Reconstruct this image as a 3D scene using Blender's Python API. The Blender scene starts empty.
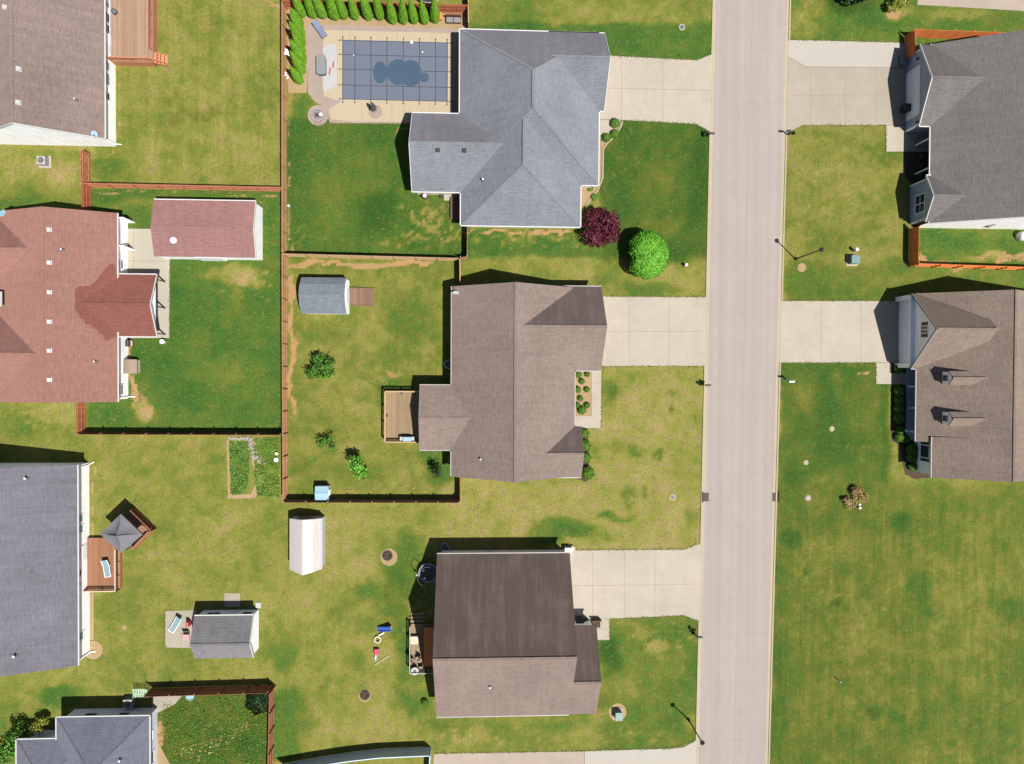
import bpy, math, random
import numpy as np
from mathutils import Vector, Matrix

random.seed(7)
R = math.radians
scene = bpy.context.scene
col = scene.collection

# ---------------------------------------------------------------- camera (drone, looking down)
CAM_H, FPX = 75.0, 682.0
def rot(r, p, y):
    return (Matrix.Rotation(y, 3, 'Z') @ Matrix.Rotation(r, 3, 'Y') @ Matrix.Rotation(p, 3, 'X'))
CR = rot(R(-2.64), R(-0.79), R(0.279))
cam_d = bpy.data.cameras.new('camera')
cam = bpy.data.objects.new('camera', cam_d)
col.objects.link(cam)
cam.matrix_world = Matrix.Translation((0, 0, CAM_H)) @ CR.to_4x4()
cam_d.sensor_width = 36.0
cam_d.lens = 36.0 * FPX / 1024.0
cam_d.clip_start = 0.5
cam_d.clip_end = 3000.0
scene.camera = cam

# ---------------------------------------------------------------- light
SUN_DIR = Vector((0.37, -0.345, 1.0)).normalized()
elev = math.asin(SUN_DIR.z)
world = bpy.data.worlds.new('World')
scene.world = world
world.use_nodes = True
wn = world.node_tree.nodes
bg = wn['Background']
sky = wn.new('ShaderNodeTexSky')
sky.sky_type = 'NISHITA'
sky.sun_disc = False
sky.sun_elevation = elev
sky.sun_rotation = math.atan2(SUN_DIR.x, SUN_DIR.y)
world.node_tree.links.new(sky.outputs[0], bg.inputs[0])
bg.inputs[1].default_value = 0.05
sun_d = bpy.data.lights.new('sun', 'SUN')
sun_d.energy = 5.0
sun_d.angle = R(0.5)
sun_d.color = (1.0, 0.955, 0.89)
sun = bpy.data.objects.new('sun', sun_d)
sun.rotation_euler = SUN_DIR.to_track_quat('Z', 'Y').to_euler()
sun.location = SUN_DIR * 120
col.objects.link(sun)
scene.view_settings.view_transform = 'Standard'
scene.view_settings.look = 'None'
scene.view_settings.gamma = 1.0
scene.view_settings.use_curve_mapping = False
scene.view_settings.exposure = 1.0
LIT = 3.08        # how bright a sunlit horizontal white surface renders; used to turn seen colours into albedo

# ---------------------------------------------------------------- measuring helpers
def ray(px, py):
    return CR @ Vector(((px - 512) / FPX, (382 - py) / FPX, -1.0))
def at(px, py, h=0.0):
    d = ray(px, py); k = (CAM_H - h) / -d.z
    return Vector((d.x * k, d.y * k, h))
def hit_x(px, py, X):
    d = ray(px, py); k = X / d.x
    return d.y * k, CAM_H + d.z * k
def hit_y(px, py, Y):
    d = ray(px, py); k = Y / d.y
    return d.x * k, CAM_H + d.z * k

# ---------------------------------------------------------------- materials
def lin(c):
    c = c / 255.0
    return c / 12.92 if c <= 0.04045 else ((c + 0.055) / 1.055) ** 2.4
def seen(r, g, b, k=1.0):
    return tuple(min(0.9, lin(v) / LIT * k) for v in (r, g, b)) + (1.0,)

class NG:
    def __init__(self, m):
        self.t = m.node_tree; self.n = self.t.nodes; self.l = self.t.links
        self.bsdf = self.n['Principled BSDF']
        self.tc = None
    def new(self, k): return self.n.new('ShaderNode' + k)
    def co(self, out='Object', scale=(1, 1, 1)):
        if self.tc is None: self.tc = self.new('TexCoord')
        mp = self.new('Mapping'); mp.inputs['Scale'].default_value = scale
        self.l.new(self.tc.outputs[out], mp.inputs['Vector'])
        return mp.outputs[0]
    def noise(self, scale, detail=4, rough=0.55, vec=None, dist=0.0):
        n = self.new('TexNoise'); n.inputs['Scale'].default_value = scale
        n.inputs['Detail'].default_value = detail; n.inputs['Roughness'].default_value = rough
        n.inputs['Distortion'].default_value = dist
        self.l.new(vec if vec is not None else self.co(), n.inputs['Vector'])
        return n.outputs['Fac']
    def math(self, op, a, b=None, c=None, clamp=False):
        n = self.new('Math'); n.operation = op; n.use_clamp = clamp
        for i, v in enumerate((a, b, c)):
            if v is None: continue
            if isinstance(v, (int, float)): n.inputs[i].default_value = v
            else: self.l.new(v, n.inputs[i])
        return n.outputs[0]
    def rng(self, v, a, b, c=0.0, d=1.0):
        n = self.new('MapRange'); n.inputs[1].default_value = a; n.inputs[2].default_value = b
        n.inputs[3].default_value = c; n.inputs[4].default_value = d
        self.l.new(v, n.inputs[0]); return n.outputs[0]
    def mix(self, f, a, b, mode='MIX'):
        n = self.new('MixRGB'); n.blend_type = mode
        for i, v in enumerate((f, a, b)):
            if isinstance(v, (int, float)): n.inputs[i].default_value = v
            elif isinstance(v, tuple): n.inputs[i].default_value = v
            else: self.l.new(v, n.inputs[i])
        return n.outputs[0]
    def ramp(self, f, stops):
        n = self.new('ValToRGB'); e = n.color_ramp.elements
        while len(e) < len(stops): e.new(0.5)
        for el, (p, c) in zip(e, stops): el.position = p; el.color = c
        self.l.new(f, n.inputs[0]); return n.outputs[0]
    def base(self, c): self.l.new(c, self.bsdf.inputs['Base Color'])
    def bump(self, h, strength=0.3, dist=0.02):
        n = self.new('Bump'); n.inputs['Strength'].default_value = strength
        n.inputs['Distance'].default_value = dist
        self.l.new(h, n.inputs['Height']); self.l.new(n.outputs[0], self.bsdf.inputs['Normal'])

def newmat(name, rough=0.8, spec=0.3):
    m = bpy.data.materials.new(name); m.use_nodes = True
    g = NG(m)
    g.bsdf.inputs['Roughness'].default_value = rough
    g.bsdf.inputs['Specular IOR Level'].default_value = spec
    if rough >= 0.95: g.bsdf.inputs['Diffuse Roughness'].default_value = 0.5
    return m, g

def plain(name, c, rough=0.7, spec=0.3, var=0.12, scale=3.0, metal=0.0):
    m, g = newmat(name, rough, spec)
    g.bsdf.inputs['Metallic'].default_value = metal
    f = g.math('ADD', g.math('MULTIPLY', g.noise(scale, 5, 0.6), 0.7), g.math('MULTIPLY', g.noise(scale * 9, 3), 0.3))
    lo = tuple(v * (1 - var) for v in c[:3]) + (1,); hi = tuple(min(0.9, v * (1 + var)) for v in c[:3]) + (1,)
    g.base(g.mix(g.rng(f, 0.3, 0.7), lo, hi))
    return m

def shingle(name, c1, c2, stain=0.2, mort=0.72, north_shade=0.0):
    """asphalt shingles in courses laid along each slope (UV in metres, v runs up the slope)"""
    m, g = newmat(name, 0.95, 0.12)
    c1 = tuple(v * 1.3 for v in c1[:3]) + (1,); c2 = tuple(v * 1.3 for v in c2[:3]) + (1,)
    m_ = tuple((a + b) / 2 for a, b in zip(c1, c2)); c1 = tuple(a * .45 + b * .55 for a, b in zip(c1, m_)); c2 = tuple(a * .45 + b * .55 for a, b in zip(c2, m_))
    uv = g.co('UV')
    br = g.new('TexBrick')
    br.offset = 0.5; br.squash = 1.0
    g.l.new(uv, br.inputs['Vector'])
    br.inputs['Color1'].default_value = c1; br.inputs['Color2'].default_value = c2
    br.inputs['Mortar'].default_value = tuple(v * mort for v in c1[:3]) + (1,)
    br.inputs['Scale'].default_value = 1.0; br.inputs['Mortar Size'].default_value = 0.014
    br.inputs['Mortar Smooth'].default_value = 0.3; br.inputs['Bias'].default_value = 0.0
    br.inputs['Brick Width'].default_value = 0.34; br.inputs['Row Height'].default_value = 0.145
    streak = g.noise(1.0, 4, 0.6, g.co('UV', (2.4, 0.16, 1)))
    blot = g.noise(0.22, 5, 0.6)
    course = g.noise(1.0, 3, 0.6, g.co('UV', (1.1, 5.2, 1)))
    fine = g.noise(8.0, 4, 0.8)
    grit = g.noise(3.2, 3, 0.7)
    v = g.math('ADD', g.math('MULTIPLY', g.rng(streak, 0.3, 0.7, -1, 1), stain * 0.45), g.math('MULTIPLY', g.rng(blot, 0.3, 0.7, -1, 1), stain * 0.6))
    v = g.math('ADD', v, g.math('MULTIPLY', g.rng(fine, 0.3, 0.7, -1, 1), 0.12))
    v = g.math('ADD', v, g.math('MULTIPLY', g.rng(grit, 0.3, 0.7, -1, 1), 0.07))
    v = g.math('ADD', v, g.math('MULTIPLY', g.rng(course, 0.35, 0.65, -1, 1), 0.09))
    v = g.math('ADD', v, 1.0)
    cl = g.mix(1.0, br.outputs['Color'], v, 'MULTIPLY')
    if north_shade:      # north-slope shade painted into the shingles, mixed with dark streak stains
        a1 = g.noise(1.0, 5, 0.65, g.co('UV', (1.3, 0.10, 1)), 0.3); a2 = g.noise(0.35, 5, 0.65)
        am = g.rng(g.math('ADD', g.math('MULTIPLY', a1, .6), g.math('MULTIPLY', a2, .4)), 0.30, 0.52, 0.45, 1.0)
        cl = g.mix(g.math('MULTIPLY', am, north_shade), cl, tuple(c * .34 for c in c1[:3]) + (1,))
    g.base(cl)
    g.bump(g.math('ADD', br.outputs['Fac'], g.math('MULTIPLY', fine, -0.8)), 0.5, -0.02)
    return m

def siding(name, c, pitch=0.18):
    m, g = newmat(name, 0.55, 0.3)
    w = g.new('TexWave'); w.bands_direction = 'Z'; w.wave_profile = 'SAW'
    w.inputs['Scale'].default_value = 0.314 / pitch * 1.0; w.inputs['Distortion'].default_value = 0
    g.l.new(g.co(), w.inputs['Vector'])
    f = g.noise(1.2, 4, 0.6)
    lo = tuple(v * 0.9 for v in c[:3]) + (1,); hi = tuple(min(0.88, v * 1.05) for v in c[:3]) + (1,)
    g.base(g.mix(g.rng(f, 0.3, 0.7), lo, hi))
    g.bump(w.outputs['Fac'], 0.5, 0.02)
    return m

def wood(name, c1, c2, axis=0, scale=1.0):
    m, g = newmat(name, 0.75, 0.2)
    s = [6.0, 6.0, 6.0]; s[axis] = 0.5
    grain = g.noise(1.0, 5, 0.65, g.co('Object', tuple(v * scale for v in s)))
    big = g.noise(0.6, 3, 0.6)
    isl = g.new('NewGeometry').outputs['Random Per Island']
    f = g.math('ADD', g.math('MULTIPLY', grain, 0.45), g.math('ADD', g.math('MULTIPLY', isl, 0.35), g.math('MULTIPLY', big, 0.3)))
    g.base(g.mix(g.rng(f, 0.25, 0.85), c1, c2))
    return m

def concrete(name, c, var=0.16, joint=None, stain=0.32, warm=True):
    m, g = newmat(name, 0.9, 0.2)
    a = g.noise(0.16, 6, 0.62); b = g.noise(1.1, 5, 0.6); d = g.noise(14, 3, 0.7)
    e = g.noise(0.45, 6, 0.65, g.co('Object', (1.0, 0.35, 1)))
    f = g.math('ADD', g.math('MULTIPLY', a, 0.4), g.math('ADD', g.math('MULTIPLY', b, 0.22), g.math('ADD', g.math('MULTIPLY', d, 0.16), g.math('MULTIPLY', e, 0.25))))
    lo = tuple(v * (1 - var) for v in c[:3]) + (1,); hi = tuple(min(0.9, v * (1 + var)) for v in c[:3]) + (1,)
    colr = g.mix(g.rng(f, 0.36, 0.68), lo, hi)
    st = g.rng(g.noise(0.33, 4, 0.7, g.co('Object', (0.5, 1.3, 1)), 0.6), 0.58, 0.78)
    colr = g.mix(g.math('MULTIPLY', st, stain), colr, tuple(v * 0.72 for v in c[:3]) + (1,))
    g.base(colr)
    return m

def leaf(name, c1, c2, c3, trans=0.0):
    m, g = newmat(name, 0.6, 0.25)
    isl = g.new('NewGeometry').outputs['Random Per Island']
    big = g.noise(0.9, 3, 0.6)
    f = g.math('ADD', g.math('MULTIPLY', isl, 0.6), g.math('MULTIPLY', big, 0.4))
    g.base(g.ramp(f, [(0.2, c1), (0.5, c2), (0.85, c3)]))
    return m

def glass(name, c=(0.02, 0.025, 0.035, 1)):
    m, g = newmat(name, 0.08, 0.6)
    f = g.noise(2.0, 2)
    g.base(g.mix(f, c, tuple(v * 1.6 for v in c[:3]) + (1,)))
    return m

# ---------------------------------------------------------------- mesh builder
class MB:
    def __init__(self): self.v = []; self.f = []; self.uvs = {}
    def add(self, vs, fs):
        b = len(self.v); self.v += [tuple(p) for p in vs]; self.f += [tuple(b + i for i in f) for f in fs]; return self
    def box(self, x0, x1, y0, y1, z0, z1):
        return self.add([(x0, y0, z0), (x1, y0, z0), (x1, y1, z0), (x0, y1, z0), (x0, y0, z1), (x1, y0, z1), (x1, y1, z1), (x0, y1, z1)],
                        [(3, 2, 1, 0), (4, 5, 6, 7), (0, 1, 5, 4), (1, 2, 6, 5), (2, 3, 7, 6), (3, 0, 4, 7)])
    def cbox(self, c, s, rz=0.0, rx=0.0, ry=0.0):
        M = Matrix.Rotation(rz, 3, 'Z') @ Matrix.Rotation(ry, 3, 'Y') @ Matrix.Rotation(rx, 3, 'X')
        c = Vector(c); hx, hy, hz = s[0] / 2, s[1] / 2, s[2] / 2
        vs = [c + M @ Vector((x, y, z)) for z in (-hz, hz) for x, y in ((-hx, -hy), (hx, -hy), (hx, hy), (-hx, hy))]
        return self.add(vs, [(3, 2, 1, 0), (4, 5, 6, 7), (0, 1, 5, 4), (1, 2, 6, 5), (2, 3, 7, 6), (3, 0, 4, 7)])
    def bar(self, p, q, w, h, up=(0, 0, 1)):
        p, q = Vector(p), Vector(q); d = (q - p).normalized(); s = d.cross(Vector(up))
        if s.length < 1e-5: s = d.cross(Vector((1, 0, 0)))
        s.normalize(); u = s.cross(d)
        vs = []
        for e in (p, q):
            vs += [e - s * w / 2 - u * h / 2, e + s * w / 2 - u * h / 2, e + s * w / 2 + u * h / 2, e - s * w / 2 + u * h / 2]
        return self.add(vs, [(0, 1, 2, 3), (7, 6, 5, 4), (0, 4, 5, 1), (1, 5, 6, 2), (2, 6, 7, 3), (3, 7, 4, 0)])
    def tube(self, p, q, r, r2=None, n=10):
        p, q = Vector(p), Vector(q); d = (q - p).normalized(); r2 = r if r2 is None else r2
        s = d.cross(Vector((0, 0, 1)))
        if s.length < 1e-4: s = Vector((1, 0, 0))
        s.normalize(); u = d.cross(s)
        vs = []
        for e, rr in ((p, r), (q, r2)):
            for i in range(n):
                a = 2 * math.pi * i / n; vs.append(e + s * math.cos(a) * rr + u * math.sin(a) * rr)
        fs = [(i, (i + 1) % n, n + (i + 1) % n, n + i) for i in range(n)] + [tuple(range(n - 1, -1, -1)), tuple(range(n, 2 * n))]
        return self.add(vs, fs)
    def lathe(self, c, prof, n=20, cap=True):
        c = Vector(c); vs = []
        for r, z in prof:
            for i in range(n):
                a = 2 * math.pi * i / n; vs.append(c + Vector((r * math.cos(a), r * math.sin(a), z)))
        fs = []
        for k in range(len(prof) - 1):
            for i in range(n):
                fs.append((k * n + i, k * n + (i + 1) % n, (k + 1) * n + (i + 1) % n, (k + 1) * n + i))
        if cap:
            fs.append(tuple(range(n - 1, -1, -1))); fs.append(tuple((len(prof) - 1) * n + i for i in range(n)))
        return self.add(vs, fs)
    def prism(self, pts, z0, z1):
        pts = [(p[0], p[1]) for p in pts]
        a = sum(pts[i][0] * pts[(i + 1) % len(pts)][1] - pts[(i + 1) % len(pts)][0] * pts[i][1] for i in range(len(pts)))
        if a < 0: pts = pts[::-1]
        n = len(pts)
        vs = [(x, y, z0) for x, y in pts] + [(x, y, z1) for x, y in pts]
        fs = [tuple(range(n - 1, -1, -1)), tuple(range(n, 2 * n))] + [(i, (i + 1) % n, n + (i + 1) % n, n + i) for i in range(n)]
        return self.add(vs, fs)
    def torus(self, c, r, t, n=32, k=8):
        vs = []; c = Vector(c)
        for i in range(n):
            a = 2 * math.pi * i / n
            for j in range(k):
                b = 2 * math.pi * j / k; rr = r + t * math.cos(b)
                vs.append(c + Vector((rr * math.cos(a), rr * math.sin(a), t * math.sin(b))))
        fs = [(i * k + j, ((i + 1) % n) * k + j, ((i + 1) % n) * k + (j + 1) % k, i * k + (j + 1) % k) for i in range(n) for j in range(k)]
        return self.add(vs, fs)
    def ball(self, c, rx, ry, rz, n=16, m=10, jit=0.0, seed=1):
        rnd = random.Random(seed); vs = []; c = Vector(c)
        for j in range(m + 1):
            t = math.pi * j / m
            for i in range(n):
                a = 2 * math.pi * i / n; k = 1 + rnd.uniform(-jit, jit)
                vs.append(c + Vector((rx * math.sin(t) * math.cos(a) * k, ry * math.sin(t) * math.sin(a) * k, rz * math.cos(t) * k)))
        fs = [(j * n + i, (j + 1) * n + i, (j + 1) * n + (i + 1) % n, j * n + (i + 1) % n) for j in range(m) for i in range(n)]
        return self.add(vs, fs)
    def build(self, name, mat, parent=None, smooth=False, uv=False, bevel=0.0):
        me = bpy.data.meshes.new(name)
        me.from_pydata(self.v, [], self.f); me.update()
        if smooth:
            me.polygons.foreach_set('use_smooth', [True] * len(me.polygons))
        if uv:
            lay = me.uv_layers.new(name='UVMap')
            for p in me.polygons:
                n = p.normal
                e = Vector((0, 0, 1)).cross(n)
                e = Vector((1, 0, 0)) if e.length < 1e-4 else e.normalized()
                u = n.cross(e)
                for li in p.loop_indices:
                    co = me.vertices[me.loops[li].vertex_index].co
                    lay.data[li].uv = (co.dot(e) + 50, co.dot(u) + 50)
        me.materials.append(mat)
        o = bpy.data.objects.new(name, me); col.objects.link(o)
        if bevel:
            b = o.modifiers.new('bevel', 'BEVEL'); b.width = bevel; b.segments = 2; b.limit_method = 'ANGLE'
        if parent is not None:
            o.parent = parent
            if parent.get('_at') is not None:
                a = parent['_at']; o.location = (-a[0], -a[1], -a[2])
                o['_at'] = [0.0, 0.0, 0.0]
        return o

def tag(o, label=None, cat=None, group=None, kind=None):
    if label: o['label'] = label
    if cat: o['category'] = cat
    if group: o['group'] = group
    if kind: o['kind'] = kind
    return o

def thing(name, label, cat, loc, group=None, world_parts=True, rz=0.0):
    """an Empty at the thing's base; its parts are modelled in world metres unless world_parts is off"""
    o = bpy.data.objects.new(name, None); col.objects.link(o)
    o.empty_display_size = 0.3
    o.location = loc; o.rotation_euler = (0, 0, rz)
    if world_parts: o['_at'] = [float(v) for v in (loc[0], loc[1], loc[2] if len(loc) > 2 else 0.0)]
    return tag(o, label, cat, group)

def copy_tree(o, parent=None):
    c = o.copy(); col.objects.link(c)
    if parent is not None: c.parent = parent
    for ch in list(o.children): copy_tree(ch, c)
    return c

def structure(name, mb, mat):
    o = mb.build(name, mat); o['kind'] = 'structure'; return o

def P(pts, h=0.0): return [at(x, y, h) for x, y in pts]

def rough_edge(pts, step=0.35, amp=0.10, seed=3):
    """edge points of a bed, jittered as a spade or a mower leaves them"""
    rnd = random.Random(seed); out = []
    for i in range(len(pts)):
        a, b = Vector(pts[i][:2]), Vector(pts[(i + 1) % len(pts)][:2]); n = max(1, int((b - a).length / step))
        for k in range(n):
            q = a.lerp(b, k / n); out.append((q.x + rnd.uniform(-amp, amp), q.y + rnd.uniform(-amp, amp)))
    return out

# ---------------------------------------------------------------- materials of the place
M = {}
M['brown_shingle'] = shingle('brown_shingle', seen(166, 148, 140), seen(148, 130, 124), 0.22)
M['red_shingle'] = shingle('red_shingle', seen(180, 135, 123), seen(169, 125, 114), 0.10)
M['new_red_shingle'] = shingle('new_red_shingle', seen(160, 104, 93), seen(147, 93, 84), 0.12)
M['plum_shingle'] = shingle('plum_shingle', seen(180, 136, 133), seen(166, 123, 121), 0.14)
M['slate_shingle'] = shingle('slate_shingle', seen(144, 142, 152), seen(136, 134, 145), 0.22)
M['grey_shingle'] = shingle('grey_shingle', seen(154, 159, 167), seen(142, 147, 156), 0.16)
M['taupe_shingle'] = shingle('taupe_shingle', seen(168, 151, 141), seen(152, 135, 127), 0.16)
M['umber_shingle'] = shingle('umber_shingle', seen(164, 146, 137), seen(152, 134, 126), 0.16)
M['charcoal_shingle'] = shingle('charcoal_shingle', seen(150, 146, 143), seen(134, 130, 130), 0.16)
M['tan_shingle'] = shingle('tan_shingle', seen(176, 158, 144), seen(152, 134, 123), 0.18)
M['ash_shingle'] = shingle('ash_shingle', seen(150, 148, 152), seen(136, 134, 140), 0.2)
M['steel_blue_shingle'] = shingle('steel_blue_shingle', seen(140, 142, 156), seen(124, 126, 142), 0.16)
M['mist_shingle'] = shingle('mist_shingle', seen(142, 152, 160), seen(128, 138, 148), 0.2)
M['umber_shaded'] = shingle('shade_streaked_umber_shingle', seen(172, 152, 143), seen(158, 138, 131), 0.25, north_shade=.85)  # shaded copies of the shingles, for north-facing slopes only
M['grey_shaded'] = shingle('shade_streaked_grey_shingle', seen(162, 160, 170), seen(150, 148, 160), 0.16, north_shade=.5)
M['taupe_shaded'] = shingle('shade_streaked_taupe_shingle', seen(168, 151, 145), seen(152, 135, 130), 0.16, north_shade=.72)
M['charcoal_shaded'] = shingle('shade_streaked_charcoal_shingle', seen(142, 138, 136), seen(126, 122, 123), 0.14, north_shade=.4)
M['tan_shaded'] = shingle('shade_streaked_tan_shingle', seen(176, 158, 144), seen(152, 134, 123), 0.18, north_shade=.5)
M['red_shaded'] = shingle('shade_streaked_red_shingle', seen(178, 132, 122), seen(166, 120, 111), 0.12, north_shade=.5)
M['white_siding'] = siding('white_siding', (0.84, 0.84, 0.86))
M['blue_siding'] = siding('blue_siding', (0.235, 0.27, 0.345))
M['pale_siding'] = siding('pale_siding', (0.78, 0.76, 0.76))
M['bluegrey_siding'] = siding('bluegrey_siding', (0.5, 0.53, 0.6))
M['tan_siding'] = siding('tan_siding', (0.52, 0.45, 0.36))
M['white_trim'] = plain('white_trim', (0.62, 0.62, 0.62, 1), 0.45, 0.4, 0.04)
M['gutter_white'] = plain('gutter_white', (0.38, 0.38, 0.38, 1), 0.45, 0.4, 0.05)
M['grey_trim'] = plain('grey_trim', (0.2, 0.185, 0.18, 1), 0.5, 0.4, 0.05)
M['dark_trim'] = plain('dark_trim', (0.12, 0.1, 0.1, 1), 0.6, 0.3, 0.1)
M['maroon'] = plain('maroon_paint', (0.13, 0.03, 0.035, 1), 0.5, 0.3, 0.1)
M['glass'] = glass('window_glass')
M['sky_glass'] = glass('pale_window_glass', (0.12, 0.16, 0.2, 1))
M['black'] = plain('black_paint', (0.018, 0.018, 0.02, 1), 0.5, 0.4, 0.2)
M['dark_grey'] = plain('dark_grey', (0.07, 0.075, 0.08, 1), 0.6, 0.3, 0.15)
M['mid_grey'] = plain('mid_grey_plastic', (0.13, 0.135, 0.14, 1), 0.6, 0.3, 0.08)
M['light_grey'] = plain('light_grey_metal', (0.27, 0.265, 0.26, 1), 0.45, 0.4, 0.08)
M['white'] = plain('white_plastic', (0.62, 0.62, 0.62, 1), 0.4, 0.4, 0.04)
M['cream'] = plain('cream_fabric', (0.36, 0.31, 0.23, 1), 0.8, 0.2, 0.08)
M['teal_box'] = plain('green_grey_enamel', (0.085, 0.145, 0.14, 1), 0.5, 0.3, 0.12)
M['pale_blue'] = plain('pale_blue_plastic', (0.17, 0.27, 0.33, 1), 0.5, 0.3, 0.06)
M['blue_fabric'] = plain('blue_grey_fabric', (0.10, 0.125, 0.2, 1), 0.85, 0.2, 0.12)
M['aqua_fabric'] = plain('aqua_sling', (0.13, 0.19, 0.21, 1), 0.8, 0.2, 0.08)
M['blue_plastic'] = plain('blue_plastic', (0.03, 0.07, 0.3, 1), 0.4, 0.4, 0.06)
M['red_plastic'] = plain('red_plastic', (0.3, 0.03, 0.045, 1), 0.4, 0.4, 0.06)
M['pink_fabric'] = plain('pink_fabric', (0.3, 0.19, 0.19, 1), 0.8, 0.2, 0.1)
M['hydrant_red'] = plain('hydrant_red', (0.5, 0.07, 0.03, 1), 0.4, 0.4, 0.1)
M['brown_wood'] = wood('brown_bench_wood', seen(120, 78, 54), seen(160, 108, 76), 0)
M['deck_wood_y'] = wood('deck_boards_along_y', seen(190, 150, 124), seen(220, 186, 160), 1)
M['deck_red_y'] = wood('stained_deck_boards', seen(176, 122, 90), seen(206, 152, 116), 1)
M['deck_pale_y'] = wood('weathered_deck_boards', seen(172, 146, 110), seen(206, 180, 142), 1)
M['ramp_wood'] = wood('ramp_boards', seen(150, 116, 92), seen(184, 150, 122), 1)
M['red_wood'] = wood('red_stained_wood', seen(150, 84, 56, 1.9), seen(196, 120, 84, 1.9), 2)
M['cedar'] = wood('cedar_stained_boards', seen(168, 104, 76, 1.9), seen(204, 138, 104, 1.9), 2)
M['orange_cedar'] = wood('orange_stained_boards', (0.40, 0.11, 0.03, 1), (0.54, 0.17, 0.05, 1), 2)
M['weathered'] = wood('weathered_fence_boards', seen(160, 130, 96, 1.9), seen(198, 166, 126, 1.9), 2)
M['brown_fence'] = wood('brown_fence_boards', seen(142, 104, 74, 2.2), seen(184, 142, 106, 2.2), 2)
M['redbrown_fence'] = wood('red_brown_fence_boards', seen(140, 88, 66, 1.8), seen(176, 116, 88, 1.8), 2)
M['vinyl'] = plain('pale_blue_grey_vinyl', (0.34, 0.40, 0.48, 1), 0.4, 0.4, 0.05, 1.0)
M['trunk'] = plain('bark', (0.12, 0.085, 0.06, 1), 0.9, 0.1, 0.3, 8)
M['dark_wood'] = plain('dark_stained_wood', (0.08, 0.05, 0.035, 1), 0.7, 0.2, 0.2)
M['stone'] = plain('stone', (0.2, 0.175, 0.16, 1), 0.9, 0.2, 0.35, 5)
M['rust'] = plain('rusty_iron', (0.032, 0.018, 0.012, 1), 0.8, 0.3, 0.35, 8)
M['brass'] = plain('manhole_rim', (0.22, 0.2, 0.18, 1), 0.8, 0.3, 0.2, 6)

# ---------------------------------------------------------------- ground: one sheet, with where the turf is lush, dry or bare held per vertex
def axis_pts(a, b, step, far):
    pts = list(np.arange(a, b + step / 2, step)); g = step; lo, hi = a, b; L, Hh = [], []
    while hi < far:
        g *= 1.35; hi += g; lo -= g; L.append(lo); Hh.append(hi)
    return np.array(L[::-1] + pts + Hh)
GX = axis_pts(-64, 70, 0.33, 900); GY = axis_pts(-54, 54, 0.33, 900)
nx, ny = len(GX), len(GY)
XX, YY = np.meshgrid(GX, GY)
Pm = np.array(CR)                                     # world -> picture, to lay out patches measured on the photograph
dv = np.stack([XX, YY, np.full_like(XX, -CAM_H)], -1) @ Pm
PX = 512 + FPX * dv[..., 0] / -dv[..., 2]; PY = 382 - FPX * dv[..., 1] / -dv[..., 2]
rng = np.random.default_rng(11)
def vnoise(scale, seed):
    """smooth value noise on the ground, size in metres"""
    r = np.random.default_rng(seed); n = 256; t = r.random((n, n))
    x = XX / scale + 100; y = YY / scale + 100
    xi, yi = np.floor(x).astype(int), np.floor(y).astype(int); fx, fy = x - xi, y - yi
    fx = fx * fx * (3 - 2 * fx); fy = fy * fy * (3 - 2 * fy)
    g = lambda a, b: t[b % n, a % n]
    return (g(xi, yi) * (1 - fx) + g(xi + 1, yi) * fx) * (1 - fy) + (g(xi, yi + 1) * (1 - fx) + g(xi + 1, yi + 1) * fx) * fy
W1 = vnoise(2.2, 1) - .5; W2 = vnoise(0.8, 2) - .5; W3 = vnoise(5.0, 3) - .5
WX = PX + W1 * 10 + W2 * 5; WY = PY + (vnoise(2.0, 4) - .5) * 10 + (vnoise(0.8, 5) - .5) * 5
G = np.full_like(XX, 0.36); B = np.zeros_like(XX); D = np.zeros_like(XX); S = np.zeros_like(XX)
def sm(v): return np.clip(v, 0, 1) ** 2 * (3 - 2 * np.clip(v, 0, 1))
def mrect(x0, y0, x1, y1, f=4, warp=1.0):
    x = PX + (WX - PX) * warp; y = PY + (WY - PY) * warp
    return sm((x - x0) / f + .5) * sm((x1 - x) / f + .5) * sm((y - y0) / f + .5) * sm((y1 - y) / f + .5)
def mell(cx, cy, rx, ry, soft=.5):
    r = np.sqrt(((WX - cx) / rx) ** 2 + ((WY - cy) / ry) ** 2)
    return sm((1 + soft / 2 - r) / soft)
def mline(pts, w, soft=2.0):
    best = np.full_like(XX, 1e9)
    for (x0, y0), (x1, y1) in zip(pts, pts[1:]):
        dx, dy = x1 - x0, y1 - y0; t = np.clip(((WX - x0) * dx + (WY - y0) * dy) / (dx * dx + dy * dy), 0, 1)
        best = np.minimum(best, np.hypot(WX - x0 - t * dx, WY - y0 - t * dy))
    return sm((w + soft / 2 - best) / soft)
def setv(A, m, v): A += (v - A) * m
# lawns, lot by lot (green: 0 straw ... 1 deep green)
setv(G, mrect(100, -60, 284, 186, 3, .2), .37)
setv(G, mrect(-90, 150, 90, 216, 4, .3), .52)
setv(G, mrect(88, 188, 284, 432, 3, .2), .78)
setv(G, mrect(-90, 402, 86, 470, 4, .4), .44)
setv(G, mrect(86, 434, 300, 690, 4, .4), .40)
setv(G, mrect(300, 505, 440, 770, 8, .8), .37); 
setv(G, mrect(286, 118, 470, 257, 3, .2), .75)
setv(G, mrect(466, -60, 714, 30, 4, .4), .48)
setv(G, mrect(466, 24, 714, 62, 5, .6), .84)
setv(G, mrect(600, 118, 714, 264, 5, .6), .76); setv(D, mrect(600, 118, 714, 262, 5, .6), .42)
setv(G, mrect(460, 228, 600, 258, 4, .5), .82)
setv(G, mrect(458, 258, 714, 300, 5, .8), .42)
setv(G, mrect(287, 259, 462, 500, 3, .2), .44)
setv(G, mrect(580, 364, 708, 548, 4, .3), .28)
setv(G, mrect(440, 478, 708, 550, 5, .8), .25)
setv(G, mrect(596, 614, 702, 760, 4, .4), .62)
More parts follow.
